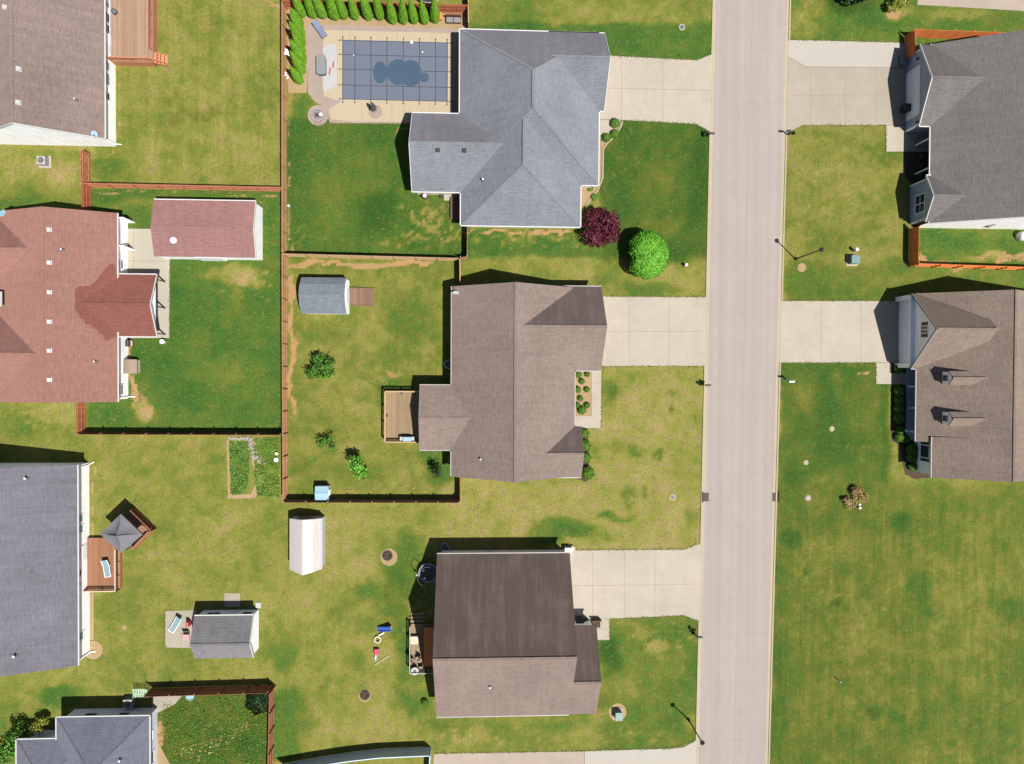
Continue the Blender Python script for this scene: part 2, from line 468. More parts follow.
setv(G, mrect(430, 712, 600, 756, 5, .8), .5)
setv(G, mrect(786, -60, 1200, 46, 4, .4), .66)
setv(G, mrect(784, 124, 915, 262, 5, .5), .40); setv(D, mrect(784, 124, 915, 300, 5, .5), .18); setv(D, mrect(286, 118, 470, 257, 3, .2), .2); setv(D, mrect(287, 259, 462, 500, 3, .2), .1); setv(D, mrect(596, 614, 702, 760, 4, .4), .15)
setv(G, mrect(784, 262, 1200, 304, 8, .9), .62)
setv(G, mrect(905, 228, 1200, 266, 3, .3), .72)
setv(G, mrect(778, 362, 892, 490, 6, .9), .74); setv(D, mrect(778, 362, 892, 490, 12, .9), .40)
setv(G, mrect(768, 478, 1300, 900, 12, .9), .55); setv(D, mrect(768, 484, 1300, 900, 12, .9), .46); setv(D, mrect(920, 500, 1300, 900, 60, 1) * .5, .15)
setv(S, mrect(768, 500, 1300, 900, 30, .5), .55); setv(S, mrect(140, -60, 284, 180, 10, .4), .45)
setv(G, mrect(152, 692, 272, 800, 4, .4), .64); setv(D, mrect(152, 692, 272, 800, 4, .4), .7)
setv(G, mrect(274, 690, 300, 760, 6, .8), .72)
setv(G, mrect(-90, 690, 70, 800, 10, 1), .5)
# patches
for cx, cy, rx, ry, v, a in [
    (377, 208, 20, 24, .98, .85), (299, 150, 12, 55, .95, .7), (392, 140, 26, 20, .95, .8), (330, 200, 30, 40, .62, .6), (360, 175, 26, 22, .60, .6),
    (300, 215, 10, 40, .9, .5), (420, 235, 46, 16, .9, .55),
    (232, 276, 26, 9, .25, .8), (245, 282, 12, 7, .1, .8), (143, 411, 7, 8, .05, .9), (136, 405, 5, 4, .1, .9), (215, 375, 22, 20, .5, .5), (236, 300, 5, 12, .4, .6), (170, 388, 30, 20, .95, .5), (250, 330, 20, 40, .9, .5), (135, 205, 35, 6, .35, .6),
    (200, 400, 60, 14, .95, .5), (190, 310, 22, 30, .98, .5),
    (15, 160, 30, 10, .28, .8), (62, 172, 18, 14, .22, .8), (20, 172, 30, 8, .3, .6), (20, 200, 30, 8, .75, .7), (110, 168, 16, 8, .78, .8), (150, 160, 16, 10, .3, .6),
    (205, 115, 12, 9, .6, .45), (250, 40, 22, 14, .48, .5), (180, 60, 14, 20, .25, .6), (160, 120, 20, 8, .5, .4), (230, 80, 30, 8, .48, .5), (120, 160, 22, 24, .45, .3),
    (20, 425, 30, 8, .72, .6), (55, 415, 14, 10, .25, .7), (40, 410, 14, 8, .3, .6), (12, 432, 30, 5, .75, .5),
    (299, 540, 4, 10, .7, .6), (285, 660, 10, 14, .7, .7), (275, 640, 12, 20, .6, .5), (62, 695, 18, 7, .82, .9), (10, 690, 20, 12, .4, .5), (5, 745, 10, 22, .7, .6),
    (110, 500, 10, 20, .55, .4),
    (405, 560, 22, 24, .86, .8), (400, 600, 26, 24, .8, .8), (410, 650, 16, 34, .86, .8), (415, 700, 20, 14, .8, .7), (370, 590, 14, 10, .8, .5), (440, 725, 12, 8, .8, .7), (520, 732, 80, 10, .72, .5), (365, 625, 14, 12, .75, .6), (350, 660, 14, 10, .7, .5),
    (350, 720, 60, 20, .25, .5), (330, 560, 20, 20, .24, .5), (320, 610, 16, 16, .28, .4), (295, 715, 18, 20, .75, .7),
    (400, 440, 40, 8, .5, .5), (440, 470, 14, 12, .86, .8), (432, 452, 20, 8, .74, .7), (400, 385, 18, 12, .78, .8), (415, 320, 24, 22, .74, .7), (400, 360, 20, 20, .66, .6), (445, 380, 10, 20, .7, .5), (370, 380, 20, 16, .5, .4), (340, 270, 18, 6, .55, .5), (300, 468, 14, 12, .6, .6), (340, 330, 20, 14, .40, .4), (375, 335, 20, 8, .3, .5), (370, 300, 14, 26, .25, .5), (340, 350, 10, 6, .3, .6), (340, 480, 40, 8, .35, .4),
    (510, 10, 30, 12, .7, .5), (620, 10, 40, 12, .35, .5), (690, 12, 16, 20, .62, .5), (560, 8, 30, 10, .34, .5), (640, 40, 40, 12, .9, .5), (680, 50, 26, 8, .75, .5),
    (648, 158, 9, 7, .98, .7), (698, 190, 10, 60, .96, .75), (680, 180, 14, 16, .9, .5), (655, 205, 18, 36, .56, .5), (660, 170, 12, 30, .58, .6), (640, 130, 36, 8, .9, .7), (676, 250, 18, 10, .95, .7), (690, 235, 10, 26, .9, .6), (625, 172, 16, 30, .82, .5), (670, 230, 8, 8, .4, .6), (615, 180, 6, 20, .7, .5),
    (650, 290, 26, 6, .82, .7), (600, 278, 12, 6, .74, .7), (690, 280, 14, 10, .25, .6), (520, 262, 50, 5, .35, .6), (665, 265, 12, 10, .28, .6),
    (614, 395, 6, 8, .74, .7), (606, 400, 12, 22, .55, .6), (634, 450, 10, 6, .78, .8), (657, 458, 6, 6, .85, .8), (630, 498, 7, 10, .7, .7), (644, 496, 4, 8, .75, .7), (615, 518, 16, 4, .8, .8), (615, 445, 22, 8, .5, .6), (675, 393, 5, 5, .75, .7), (672, 413, 4, 5, .9, .6), (690, 515, 8, 10, .68, .6), (575, 530, 20, 9, .9, .8), (548, 532, 24, 12, .86, .8), (600, 540, 14, 6, .7, .5), (636, 435, 10, 10, .16, .7), (650, 410, 14, 24, .22, .6), (520, 495, 40, 6, .22, .5), (680, 430, 20, 40, .34, .4), (640, 375, 24, 8, .5, .5), (590, 500, 20, 10, .26, .5), (640, 540, 40, 6, .34, .4),
    (610, 655, 10, 16, .97, .9), (660, 640, 26, 14, .84, .6), (640, 630, 8, 8, .3, .7), (618, 622, 16, 6, .35, .6), (655, 648, 10, 7, .1, .8), (690, 660, 8, 40, .82, .5), (650, 665, 24, 16, .5, .5), (625, 690, 14, 10, .36, .6), (672, 720, 12, 10, .84, .6), (608, 715, 14, 8, .3, .7), (640, 735, 20, 8, .75, .5), (690, 720, 6, 10, .16, .6), (592, 740, 20, 7, .34, .5), (470, 735, 18, 8, .3, .6), (560, 735, 30, 7, .36, .6),
    (848, 4, 26, 12, .95, .8), (880, 18, 30, 12, .88, .7), (800, 24, 14, 14, .32, .6), (830, 34, 20, 6, .8, .6), (900, 14, 14, 6, .2, .8), (990, 20, 40, 8, .82, .7), (960, 12, 30, 4, .15, .6), (815, 10, 14, 10, .4, .5), (935, 30, 24, 4, .9, .5),
    (885, 150, 16, 12, .72, .6), (820, 133, 14, 6, .72, .6), (822, 155, 12, 10, .5, .5), (800, 225, 12, 10, .62, .6), (870, 240, 12, 14, .5, .4), (805, 275, 14, 10, .8, .6), (900, 262, 14, 7, .8, .7), (880, 270, 20, 8, .75, .6), (800, 210, 8, 30, .28, .5), (840, 200, 30, 30, .33, .4), (850, 262, 24, 8, .28, .5), (890, 185, 8, 30, .56, .5),
    (960, 243, 22, 8, .92, .8), (1010, 248, 16, 8, .9, .8), (935, 236, 12, 6, .9, .8), (985, 258, 20, 5, .2, .7), (950, 262, 20, 4, .4, .6),
    (800, 390, 12, 10, .5, .6), (838, 382, 6, 10, .42, .7), (805, 402, 8, 10, .45, .6), (875, 420, 12, 24, .55, .6), (825, 400, 14, 20, .92, .5), (800, 455, 20, 12, .58, .6), (860, 470, 20, 12, .62, .5), (885, 400, 6, 30, .95, .5), (795, 480, 10, 10, .9, .5), (830, 450, 16, 16, .9, .4),
    (960, 488, 60, 8, .42, .6), (900, 524, 14, 10, .92, .9), (793, 540, 10, 10, .95, .9), (805, 570, 5, 5, .9, .7), (920, 590, 10, 22, .88, .7), (935, 610, 10, 10, .92, .7), (948, 640, 12, 10, .8, .6), (835, 605, 6, 6, .9, .8), (868, 590, 6, 8, .8, .6), (780, 620, 8, 60, .8, .6), (780, 720, 8, 50, .84, .6), (897, 715, 8, 6, .9, .8), (875, 715, 8, 6, .85, .6), (960, 600, 30, 70, .42, .5), (1000, 560, 30, 40, .40, .5), (985, 660, 20, 60, .45, .4), (850, 640, 26, 20, .34, .5), (825, 560, 30, 20, .44, .4), (905, 700, 20, 20, .48, .5), (810, 700, 20, 30, .5, .4), (860, 545, 20, 14, .42, .4), (1000, 740, 30, 20, .74, .5), (960, 560, 20, 14, .36, .5), (1010, 610, 8, 10, .9, .6),
    (230, 735, 30, 16, .5, .5), (180, 725, 16, 12, .7, .6), (255, 745, 12, 16, .95, .7), (215, 745, 20, 14, .9, .6)]:
    setv(G, mell(cx, cy, rx, ry, .9) * a, v)
# darker turf
for cx, cy, rx, ry, a in [(377, 208, 20, 24, .5), (205, 115, 12, 9, .5), (183, 117, 6, 8, .4), (175, 122, 5, 7, .5), (240, 33, 4, 3, .9), (610, 655, 10, 16, .6), (848, 4, 26, 12, .8), (700, 190, 8, 70, .35), (614, 395, 6, 8, .4), (672, 413, 3, 3, .8), (835, 605, 5, 5, .6), (804, 572, 3, 3, .8), (842, 617, 5, 10, .4), (872, 716, 6, 5, .5), (890, 450, 6, 24, .4), (400, 600, 20, 40, .25), (265, 702, 12, 12, .8), (225, 720, 20, 20, .2)]:
    setv(D, mell(cx, cy, rx, ry, .9) * a, .85)
# bare earth, worn paths and edges
for m, a in [(mline([(290.5, 280), (291.5, 330), (291, 380), (291.6, 410)], 2.6, 2), .75), (mline([(288, 12), (288.3, 60), (288.4, 150), (288, 250)], 1.2, 2), .55), (mline([(287.5, 410), (289, 498)], 1.0, 2), .4),
             (mline([(290, 262.5), (330, 264.5), (380, 265.5), (432, 266.5)], 2.6, 2.2), .85), (mline([(460, 229), (575, 230.5)], 1.8, 1.6), .8), (mline([(350, 490), (425, 491)], 1.0, 2), .5),
             (mline([(92, 191), (185, 193.5), (280, 195)], 1.1, 1.5), .5), (mline([(118.5, 63), (117.8, 155)], .8, 1.2), .6), (mline([(91, 465), (90.5, 640)], 1.3, 1.2), .7), (mline([(131, 340), (131.5, 398)], 3.2, 2.4), .8),
             (mline([(140, 402), (138, 396)], 4, 3), .4), (mline([(916, 252), (928, 262), (945, 265), (965, 265)], 3, 3), .7), (mline([(1000, 262), (1040, 255)], 4, 3), .6),
             (mline([(788, 45), (789.5, 30), (790, 10)], 1.3, 2), .35), (mline([(782, 300), (787, 130)], 1.0, 1.6), .35), (mline([(701.5, 545), (703, 490)], .9, 1.3), .35), (mline([(698.5, 640), (696, 735)], .9, 1.3), .4), (mline([(775, 500), (770, 700)], .9, 1.6), .3), (mline([(710, 150), (706.5, 296)], .8, 1.3), .35),
             (mell(895, 14, 9, 4, .6), .8), (mell(387, 557, 9, 9, .3) * 0, 0), (mell(240, 284, 6, 5, .7), .5), (mell(233, 276, 4, 3, .6), .4), (mell(144, 410, 5, 5, .6), .6), (mell(133, 404, 3, 2, .6), .5),
             (mell(431, 216, 4, 16, .9), .3), (mell(443, 205, 6, 5, .7), .35), (mell(390, 374, 7, 3, .7), .6), (mell(372, 385, 6, 3, .7), .3), (mell(374, 320, 4, 12, .8), .35), (mell(656, 647, 5, 3, .7), .3), (mell(640, 440, 6, 5, .8), .25), (mell(160, 745, 5, 26, .6), .6), (mell(265, 8, 14, 5, .6) * 0, 0), (mline([(255, -4), (284, 8)], 3, 3), .6),
             (mell(985, 257, 14, 3, .8), .5), (mell(100, 705, 4, 3, .8) * 0, 0), (mell(385, 443, 6, 2, .6), .5), (mell(398, 130, 6, 2, .6), .5), (mell(862, 375, 2.5, 2, .5), .7), (mell(62, 168, 10, 8, .9), .3), (mell(793, 50, 2, 2, .6) * 0, 0)]:
    if a: setv(B, m, np.maximum(B, a))
r_ = np.random.default_rng(21)
for (cx, cy, rx, ry, n, a) in [(430, 222, 32, 20, 110, .75), (420, 240, 40, 10, 60, .6), (418, 610, 14, 26, 60, .6), (846, 190, 52, 50, 170, .40), (528, 238, 60, 8, 90, .5), (655, 640, 34, 18, 50, .5), (650, 440, 44, 60, 150, .35), (840, 610, 50, 60, 130, .32), (215, 735, 50, 26, 60, .5), (300, 232, 8, 14, 24, .35), (20, 168, 50, 14, 70, .5), (628, 172, 12, 16, 26, .4), (245, 280, 34, 14, 26, .6), (410, 385, 40, 30, 50, .4), (600, 560, 1, 1, 1, .1), (30, 418, 50, 12, 50, .5), (870, 445, 20, 40, 30, .3), (330, 560, 40, 40, 80, .3), (470, 736, 60, 8, 50, .45), (640, 735, 40, 8, 40, .4), (810, 20, 20, 20, 40, .45)]:
    for _ in range(n):
        x, y = r_.normal(cx, rx * .5), r_.normal(cy, ry * .5); s = r_.uniform(1.0, 2.6)
        ii = np.where((np.abs(PX - x) < 8) & (np.abs(PY - y) < 8))
        if len(ii[0]):
            d = np.hypot((PX[ii] - x) / s, (PY[ii] - y) / (s * r_.uniform(.5, 1.2))); m = a * sm(1.4 - d); G[ii] += (.10 - G[ii]) * m; B[ii] = np.maximum(B[ii], .42 * m)
# faint old wheel track across the field
setv(D, mline([(950, 748), (985, 720), (1030, 680)], 1.6, 2) * .5, .9)
G += W3 * .10 + W1 * .13 + W2 * .10 + (vnoise(1.2, 9) - .5) * .10
G = np.clip(G, 0, 1)
gv = np.stack([XX, YY, np.zeros_like(XX)], -1).reshape(-1, 3)
idx = np.arange(nx * ny).reshape(ny, nx)
gf = np.stack([idx[:-1, :-1], idx[:-1, 1:], idx[1:, 1:], idx[1:, :-1]], -1).reshape(-1, 4)
me = bpy.data.meshes.new('lawn')
me.vertices.add(len(gv)); me.vertices.foreach_set('co', gv.ravel())
me.loops.add(gf.size); me.loops.foreach_set('vertex_index', gf.ravel().astype(np.int32))
me.polygons.add(len(gf)); me.polygons.foreach_set('loop_start', np.arange(0, gf.size, 4, dtype=np.int32))
me.update(); me.validate()
ca = me.color_attributes.new('turf', 'FLOAT_COLOR', 'POINT')
ca.data.foreach_set('color', np.stack([G, B, D, S], -1).reshape(-1).astype(np.float32))
lawn = bpy.data.objects.new('lawn', me); col.objects.link(lawn); lawn['kind'] = 'structure'

gm, g = newmat('turf', 0.9, 0.08)
atn = g.new('Attribute'); atn.attribute_name = 'turf'
sp = g.new('SeparateColor'); g.l.new(atn.outputs['Color'], sp.inputs[0])
tg, tb, td, ts = sp.outputs[0], sp.outputs[1], sp.outputs[2], atn.outputs['Alpha']
n_a = g.noise(0.22, 6, 0.62); n_b = g.noise(0.9, 6, 0.68, None, 0.6); n_c = g.noise(2.6, 5, 0.72); n_d = g.noise(6.5, 5, 0.8); n_e = g.noise(15.0, 3, 0.8); n_m = g.noise(1.45, 6, 0.78, None, 0.7)
stripe = g.new('TexWave'); stripe.bands_direction = 'X'; stripe.wave_profile = 'SIN'
stripe.inputs['Scale'].default_value = 0.17; stripe.inputs['Distortion'].default_value = 3.0; stripe.inputs['Detail'].default_value = 3.0; stripe.inputs['Detail Scale'].default_value = 0.4
g.l.new(g.co('Object', (1, 0.12, 1)), stripe.inputs['Vector'])
stn = g.noise(0.9, 4, 0.6, g.co('Object', (1.0, 0.05, 1)))
stn2 = g.noise(3.2, 4, 0.6, g.co('Object', (1.0, 0.06, 1)))
def cen(v, a=.35, b=.65): return g.rng(v, a, b, -1, 1)
f = g.math('ADD', tg, g.math('MULTIPLY', cen(n_a), 0.09))
f = g.math('ADD', f, g.math('MULTIPLY', cen(n_b), 0.14))
f = g.math('ADD', f, g.math('MULTIPLY', cen(n_m), 0.10))
f = g.math('ADD', f, g.math('MULTIPLY', cen(n_c), 0.15))
f = g.math('ADD', f, g.math('MULTIPLY', cen(n_d), 0.12))
st2 = g.math('ADD', g.math('MULTIPLY', cen(stripe.outputs['Fac'], 0, 1), 0.03), g.math('MULTIPLY', cen(stn, .35, .65), 0.12))
f = g.math('ADD', f, g.math('MULTIPLY', st2, ts))
turf = g.ramp(f, [(0.0, seen(206, 180, 130)), (0.18, seen(180, 168, 100)), (0.36, seen(163, 164, 76)), (0.54, seen(128, 140, 56)), (0.74, seen(100, 134, 52)), (1.0, seen(70, 117, 46))])
# pale straw flecks, dark tufts
vo = g.new('TexVoronoi'); vo.inputs['Scale'].default_value = 2.6; g.l.new(g.co(), vo.inputs['Vector'])
speck = g.math('MULTIPLY', g.rng(vo.outputs['Distance'], 0.34, 0.14), g.rng(g.noise(0.7, 5, 0.75), 0.47, 0.62))
turf = g.mix(g.math('MULTIPLY', speck, 0.28), turf, seen(208, 190, 136))
fleck = g.rng(g.noise(2.7, 5, 0.8, g.co('Object', (1, 1.25, 1)), 1.2), 0.56, 0.68)
turf = g.mix(g.math('MULTIPLY', fleck, 0.42), turf, seen(198, 190, 124))
tuft = g.rng(g.noise(1.9, 6, 0.75, None, 0.5), 0.57, 0.70)
turf = g.mix(g.math('MULTIPLY', tuft, 0.50), turf, seen(84, 92, 30))
val = g.math('ADD', 1.0, g.math('ADD', g.math('MULTIPLY', cen(n_d), 0.42), g.math('ADD', g.math('MULTIPLY', cen(n_c), 0.24), g.math('ADD', g.math('ADD', g.math('MULTIPLY', cen(n_b), 0.07), g.math('MULTIPLY', cen(n_m), 0.17)), g.math('MULTIPLY', cen(n_e), 0.30)))))
val = g.math('ADD', val, g.math('MULTIPLY', g.math('MULTIPLY', cen(stn2), 0.09), g.math('ADD', 0.35, ts)))
turf = g.mix(1.0, turf, val, 'MULTIPLY')
turf = g.mix(g.math('MULTIPLY', td, 0.85), turf, g.mix(1.0, turf, (0.50, 0.50, 0.34, 1), 'MULTIPLY'))
bm = g.rng(g.math('ADD', tb, g.math('ADD', g.math('MULTIPLY', cen(n_c), 0.20), g.math('MULTIPLY', cen(n_b), 0.14))), 0.28, 0.66)
earth = g.mix(g.rng(n_d, .3, .7), seen(196, 152, 98), seen(226, 188, 136))
g.base(g.mix(bm, turf, earth))
g.bump(g.math('ADD', n_d, g.math('MULTIPLY', n_c, 0.8)), 0.35, 0.06)
me.materials.append(gm)

# ---------------------------------------------------------------- street
M['street'] = concrete('street_concrete', seen(207, 195, 187), 0.07, stain=0.16)
sg = NG(M['street'])
# long tyre-polished bands and joints belong to the slab
bsrc = sg.bsdf.inputs['Base Color'].links[0].from_socket
w = sg.noise(1.0, 4, 0.6, sg.co('Object', (1.1, 0.012, 1)))
bsrc = sg.mix(1.0, bsrc, sg.math('ADD', 1.0, sg.math('MULTIPLY', sg.rng(w, .35, .65, -1, 1), 0.06)), 'MULTIPLY')
sg.base(bsrc)
M['curb'] = concrete('curb_concrete', seen(226, 209, 180), 0.10)
M['drive'] = concrete('driveway_concrete', seen(224, 213, 195), 0.15)
M['drive_old'] = concrete('older_driveway_concrete', seen(208, 198, 179), 0.15)
M['drive_new'] = concrete('new_driveway_concrete', seen(226, 218, 206), 0.05, stain=0.08)
M['patio'] = concrete('patio_concrete', seen(222, 214, 194), 0.07, stain=0.12)
M['pool_deck'] = concrete('pool_deck_concrete', seen(229, 212, 180), 0.07, stain=0.12)
M['paver'] = concrete('paver_stone', seen(204, 184, 172), 0.15)
M['pink_gravel'] = concrete('pink_gravel', seen(216, 198, 182), 0.14, stain=0.4)
M['mulch'] = concrete('tan_mulch', seen(210, 180, 136), 0.2, stain=0.5)
M['dark_mulch'] = concrete('dark_mulch', seen(104, 84, 72), 0.3, stain=0.5)
M['joint'] = plain('slab_joint', seen(196, 180, 157), 0.9, 0.1, 0.15)  # slightly darker concrete colour of the joints

def SL(y): return 712.9 - 17.4 * y / 764.0
def SR(y): return 790.4 - 21.5 * y / 764.0
ys = (-260, 1100)
structure('street', MB().prism(P([(SL(ys[0]) + 3.2, ys[0]), (SR(ys[0]) - 4.0, ys[0]), (SR(ys[1]) - 4.0, ys[1]), (SL(ys[1]) + 3.2, ys[1])]), -.2, .012), M['street'])
gl, gr = MB(), MB()
gl.prism(P([(SL(ys[0]) + .8, ys[0]), (SL(ys[0]) + 3.2, ys[0]), (SL(ys[1]) + 3.2, ys[1]), (SL(ys[1]) + .8, ys[1])]), -.2, .02)
gr.prism(P([(SR(ys[0]) - 4.0, ys[0]), (SR(ys[0]) - 1.0, ys[0]), (SR(ys[1]) - 1.0, ys[1]), (SR(ys[1]) - 4.0, ys[1])]), -.2, .02)
structure('gutter_strip', gl, M['curb']); structure('gutter_strip', gr, M['curb'])
kl, kr = MB(), MB()
for a, b in [(-260, 55), (131, 297.2), (365.8, 545), (621, 740), (780, 1100)]:
    kl.prism(P([(SL(a) - .6, a), (SL(a) + .8, a), (SL(b) + .8, b), (SL(b) - .6, b)]), -.2, .1)
for a, b in [(-260, 40.5), (134, 300.5), (362.8, 1100)]:
    kr.prism(P([(SR(a) - 1.0, a), (SR(a) + .4, a), (SR(b) + .4, b), (SR(b) - 1.0, b)]), -.2, .1)
structure('kerb', kl, M['curb']); structure('kerb', kr, M['curb'])
# tar-dark joints: one along the middle, fine cross joints, patches
jt = MB()
for k in range(46):
    y = -190 + k * 26.5 + (k % 3); jt.prism(P([(SL(y) + 3.3, y), (SR(y) - 4.1, y), (SR(y) - 4.1, y + .16), (SL(y) + 3.3, y + .16)]), 0, .0155)
rc = random.Random(8)
for k in range(16):
    y = rc.uniform(-40, 800); x = rc.uniform(SL(y) + 6, SR(y) - 8); q0 = at(x, y)
    for s_ in range(rc.randint(5, 14)):
        q1 = q0 + Vector((rc.uniform(-.25, .25), rc.uniform(.1, .45), 0)); d_ = (q1 - q0).normalized(); n_ = Vector((-d_.y, d_.x, 0)) * .012
        jt.prism([q0 - n_, q1 - n_, q1 + n_, q0 + n_], 0, .0157); q0 = q1
jt.prism(P([(SL(-260) + 40.2, -260), (SL(-260) + 40.6, -260), (SL(1100) + 37.6, 1100), (SL(1100) + 37.2, 1100)]), 0, .016)
M['street_joint'] = plain('street_joint', seen(199, 183, 174), 0.9, 0.1, 0.08)
structure('street_joint', jt, M['street_joint'])

def slab(name, pts, mat, z=.03, joints=()):
    structure(name, MB().prism(P(pts), -.15, z), M[mat])
    if joints:
        j = MB()
        for a, b in joints:
            A, Bq = at(*a), at(*b); d = (Bq - A).normalized(); s = Vector((-d.y, d.x, 0)) * .022
            j.prism([A - s, Bq - s, Bq + s, A + s], 0, z + .004)
        structure('control_joint', j, M['joint'])
slab('driveway', [(596, 54), (612, 55.8), (696, 60.4), (SL(54) + .7, 54), (SL(132) + .7, 132), (696, 124), (621, 120), (596, 119)], 'drive', .03,
     [((621.5, 56.5), (621.5, 119.8)), ((662.5, 58.7), (662.5, 121.8)), ((598, 88), (711, 90.5))])
slab('front_walk', [(597, 119.5), (620.5, 120.3), (612, 133), (604, 139), (597, 139)], 'drive', .026)
slab('driveway', [(596, 296.6), (SL(297) + .7, 297.2), (SL(366) + .7, 365.8), (596, 366.2)], 'drive', .03,
     [((629, 297), (629, 366)), ((669, 297), (669, 366)), ((600, 331.5), (704, 331.5))])
slab('front_walk', [(591.6, 366.6), (601.6, 366.6), (601, 428), (575, 428), (575, 416), (591.6, 416)], 'drive', .026,
     [((591.6, 383), (601.4, 383)), ((591.6, 399), (601.3, 399))])
slab('driveway', [(560, 550.3), (684, 549.5), (SL(543) + .7, 543), (SL(621.5) + .7, 621.5), (684, 615.2), (609.5, 618.6), (560, 619.5)], 'drive', .03,
     [((592.5, 550), (592.5, 618)), ((624.5, 549.8), (624.5, 617.6)), ((655, 549.6), (655, 616.2)), ((572, 585.8), (698, 584))])
slab('front_walk', [(594, 619), (609.6, 619), (609.4, 640), (594, 640)], 'drive', .026, [((594, 629), (609.5, 629))])
slab('driveway', [(584.5, 751), (672, 748.4), (683, 747.4), (SL(740) + .7, 740), (SL(790) + .7, 790), (584.5, 792)], 'drive_new', .03)
slab('gravel_strip', [(434, 753.6), (584, 751.2), (584, 800), (432, 800)], 'pink_gravel', .03)
slab('driveway', [(SR(40) - .9, 40), (912, 43), (912, 67.6), (805.5, 66.6), (SR(56) - .9, 56.5)], 'drive_new', .03)
slab('driveway', [(SR(57) - .9, 57), (805.5, 67), (912, 68), (912, 125.2), (803, 125.2), (SR(134) - .9, 134)], 'drive_old', .03,
     [((845, 67), (845, 125)), ((876, 67), (876, 125)), ((792, 95.5), (910, 96)), ((811, 67.5), (810, 125))])
slab('front_walk', [(886, 125.6), (903, 125.6), (935, 131), (935, 151.6), (886, 151.6)], 'drive', .026)
slab('driveway', [(SR(301) - .9, 301), (907, 301), (907, 362.3), (SR(362) - .9, 362.6)], 'drive', .03,
     [((821, 301), (821, 362)), ((861, 301), (861, 362))])
slab('front_walk', [(876, 362.7), (889.6, 362.7), (889.6, 373), (908, 373), (908, 384), (876, 384)], 'drive', .026)
slab('driveway', [(917, 4.8), (1040, 12), (1100, 14), (1100, -60), (928, -60)], 'pink_gravel', .03)
# back patios
slab('patio', [(117, 228.5), (150, 229), (170, 230), (169.4, 338), (120, 338)], 'patio', .03,
     [((133.8, 229), (133.8, 338)), ((128, 261), (169, 261.5)), ((128, 252), (133.8, 252))])
slab('mulch_bed', [(287, 6), (467, 9), (467, 31), (458, 31), (310, 27), (306.5, 93), (288, 93)], 'mulch', .012)
slab('pool_paving', [(307.5, 24), (459, 29), (462, 124), (330, 123), (325, 108), (314, 101), (308, 93)], 'paver', .02)
slab('pool_deck', [(323, 30), (451.5, 33.2), (452, 122.2), (350, 121.2), (331, 119.5), (328.6, 109.4), (341, 101.4), (324, 96)], 'pool_deck', .026,
     [((350, 31), (350, 40)), ((397, 32), (397, 42)), ((432, 33), (432, 42)), ((362, 102), (362, 121)), ((392, 102), (392, 121)), ((430, 101), (430, 122)), ((404, 101), (404, 122))])
slab('mulch_bed', [(597, 139.3), (604, 139.3), (612, 133.3), (620, 121), (621.5, 124), (616, 135), (606.5, 143), (602.5, 150), (602, 178), (597, 190), (584, 206), (576, 206), (576, 185), (597, 185)], 'mulch', .012)
slab('mulch_bed', [(572, 366), (591.4, 366), (591.4, 415.8), (572, 415.8)], 'mulch', .012)
slab('mulch_bed', rough_edge([(x, y) for x, y in [(576, 428.5), (588, 428.5), (588, 440), (589, 470), (591, 478), (585, 482), (576, 478)]], 3, .6), 'dark_mulch', .012)
slab('mulch_bed', rough_edge([(903, 152), (935, 152), (935, 186), (912, 186), (905, 176)], 4, .6), 'dark_mulch', .012)
slab('mulch_bed', rough_edge([(891, 386), (906, 386), (906, 440), (925, 440), (925, 468), (932, 472), (930, 478), (914, 478.5), (905, 474), (901.5, 460), (900, 446), (892, 441), (891, 430)], 4, .5), 'dark_mulch', .012)
slab('mulch_bed', rough_edge([(888, 364.5), (906, 364.5), (906, 372.6), (890, 372.6)], 4, .3), 'dark_mulch', .012)
slab('gravel_strip', [(89, 590), (93.6, 590), (93.8, 640), (89, 640)], 'mulch', .012)
c = at(93.3, 650); structure('splash_pad', MB().lathe((c.x, c.y, 0), [(1.0, -.05), (1.0, .02)], 28), M['mulch'])
slab('patio', [(152, 697), (183, 694.8), (175, 704), (158, 712.6), (152, 714)], 'drive_old', .026)
slab('patio', [(165.3, 610.8), (197, 610.2), (197, 648), (165.3, 647.4)], 'drive_old', .026, [((181, 610.5), (181, 647.6))])
slab('patio', [(151, 742), (158, 742), (170, 764), (190, 764), (190, 780), (151, 780)], 'mulch', .02)
# stains on slabs

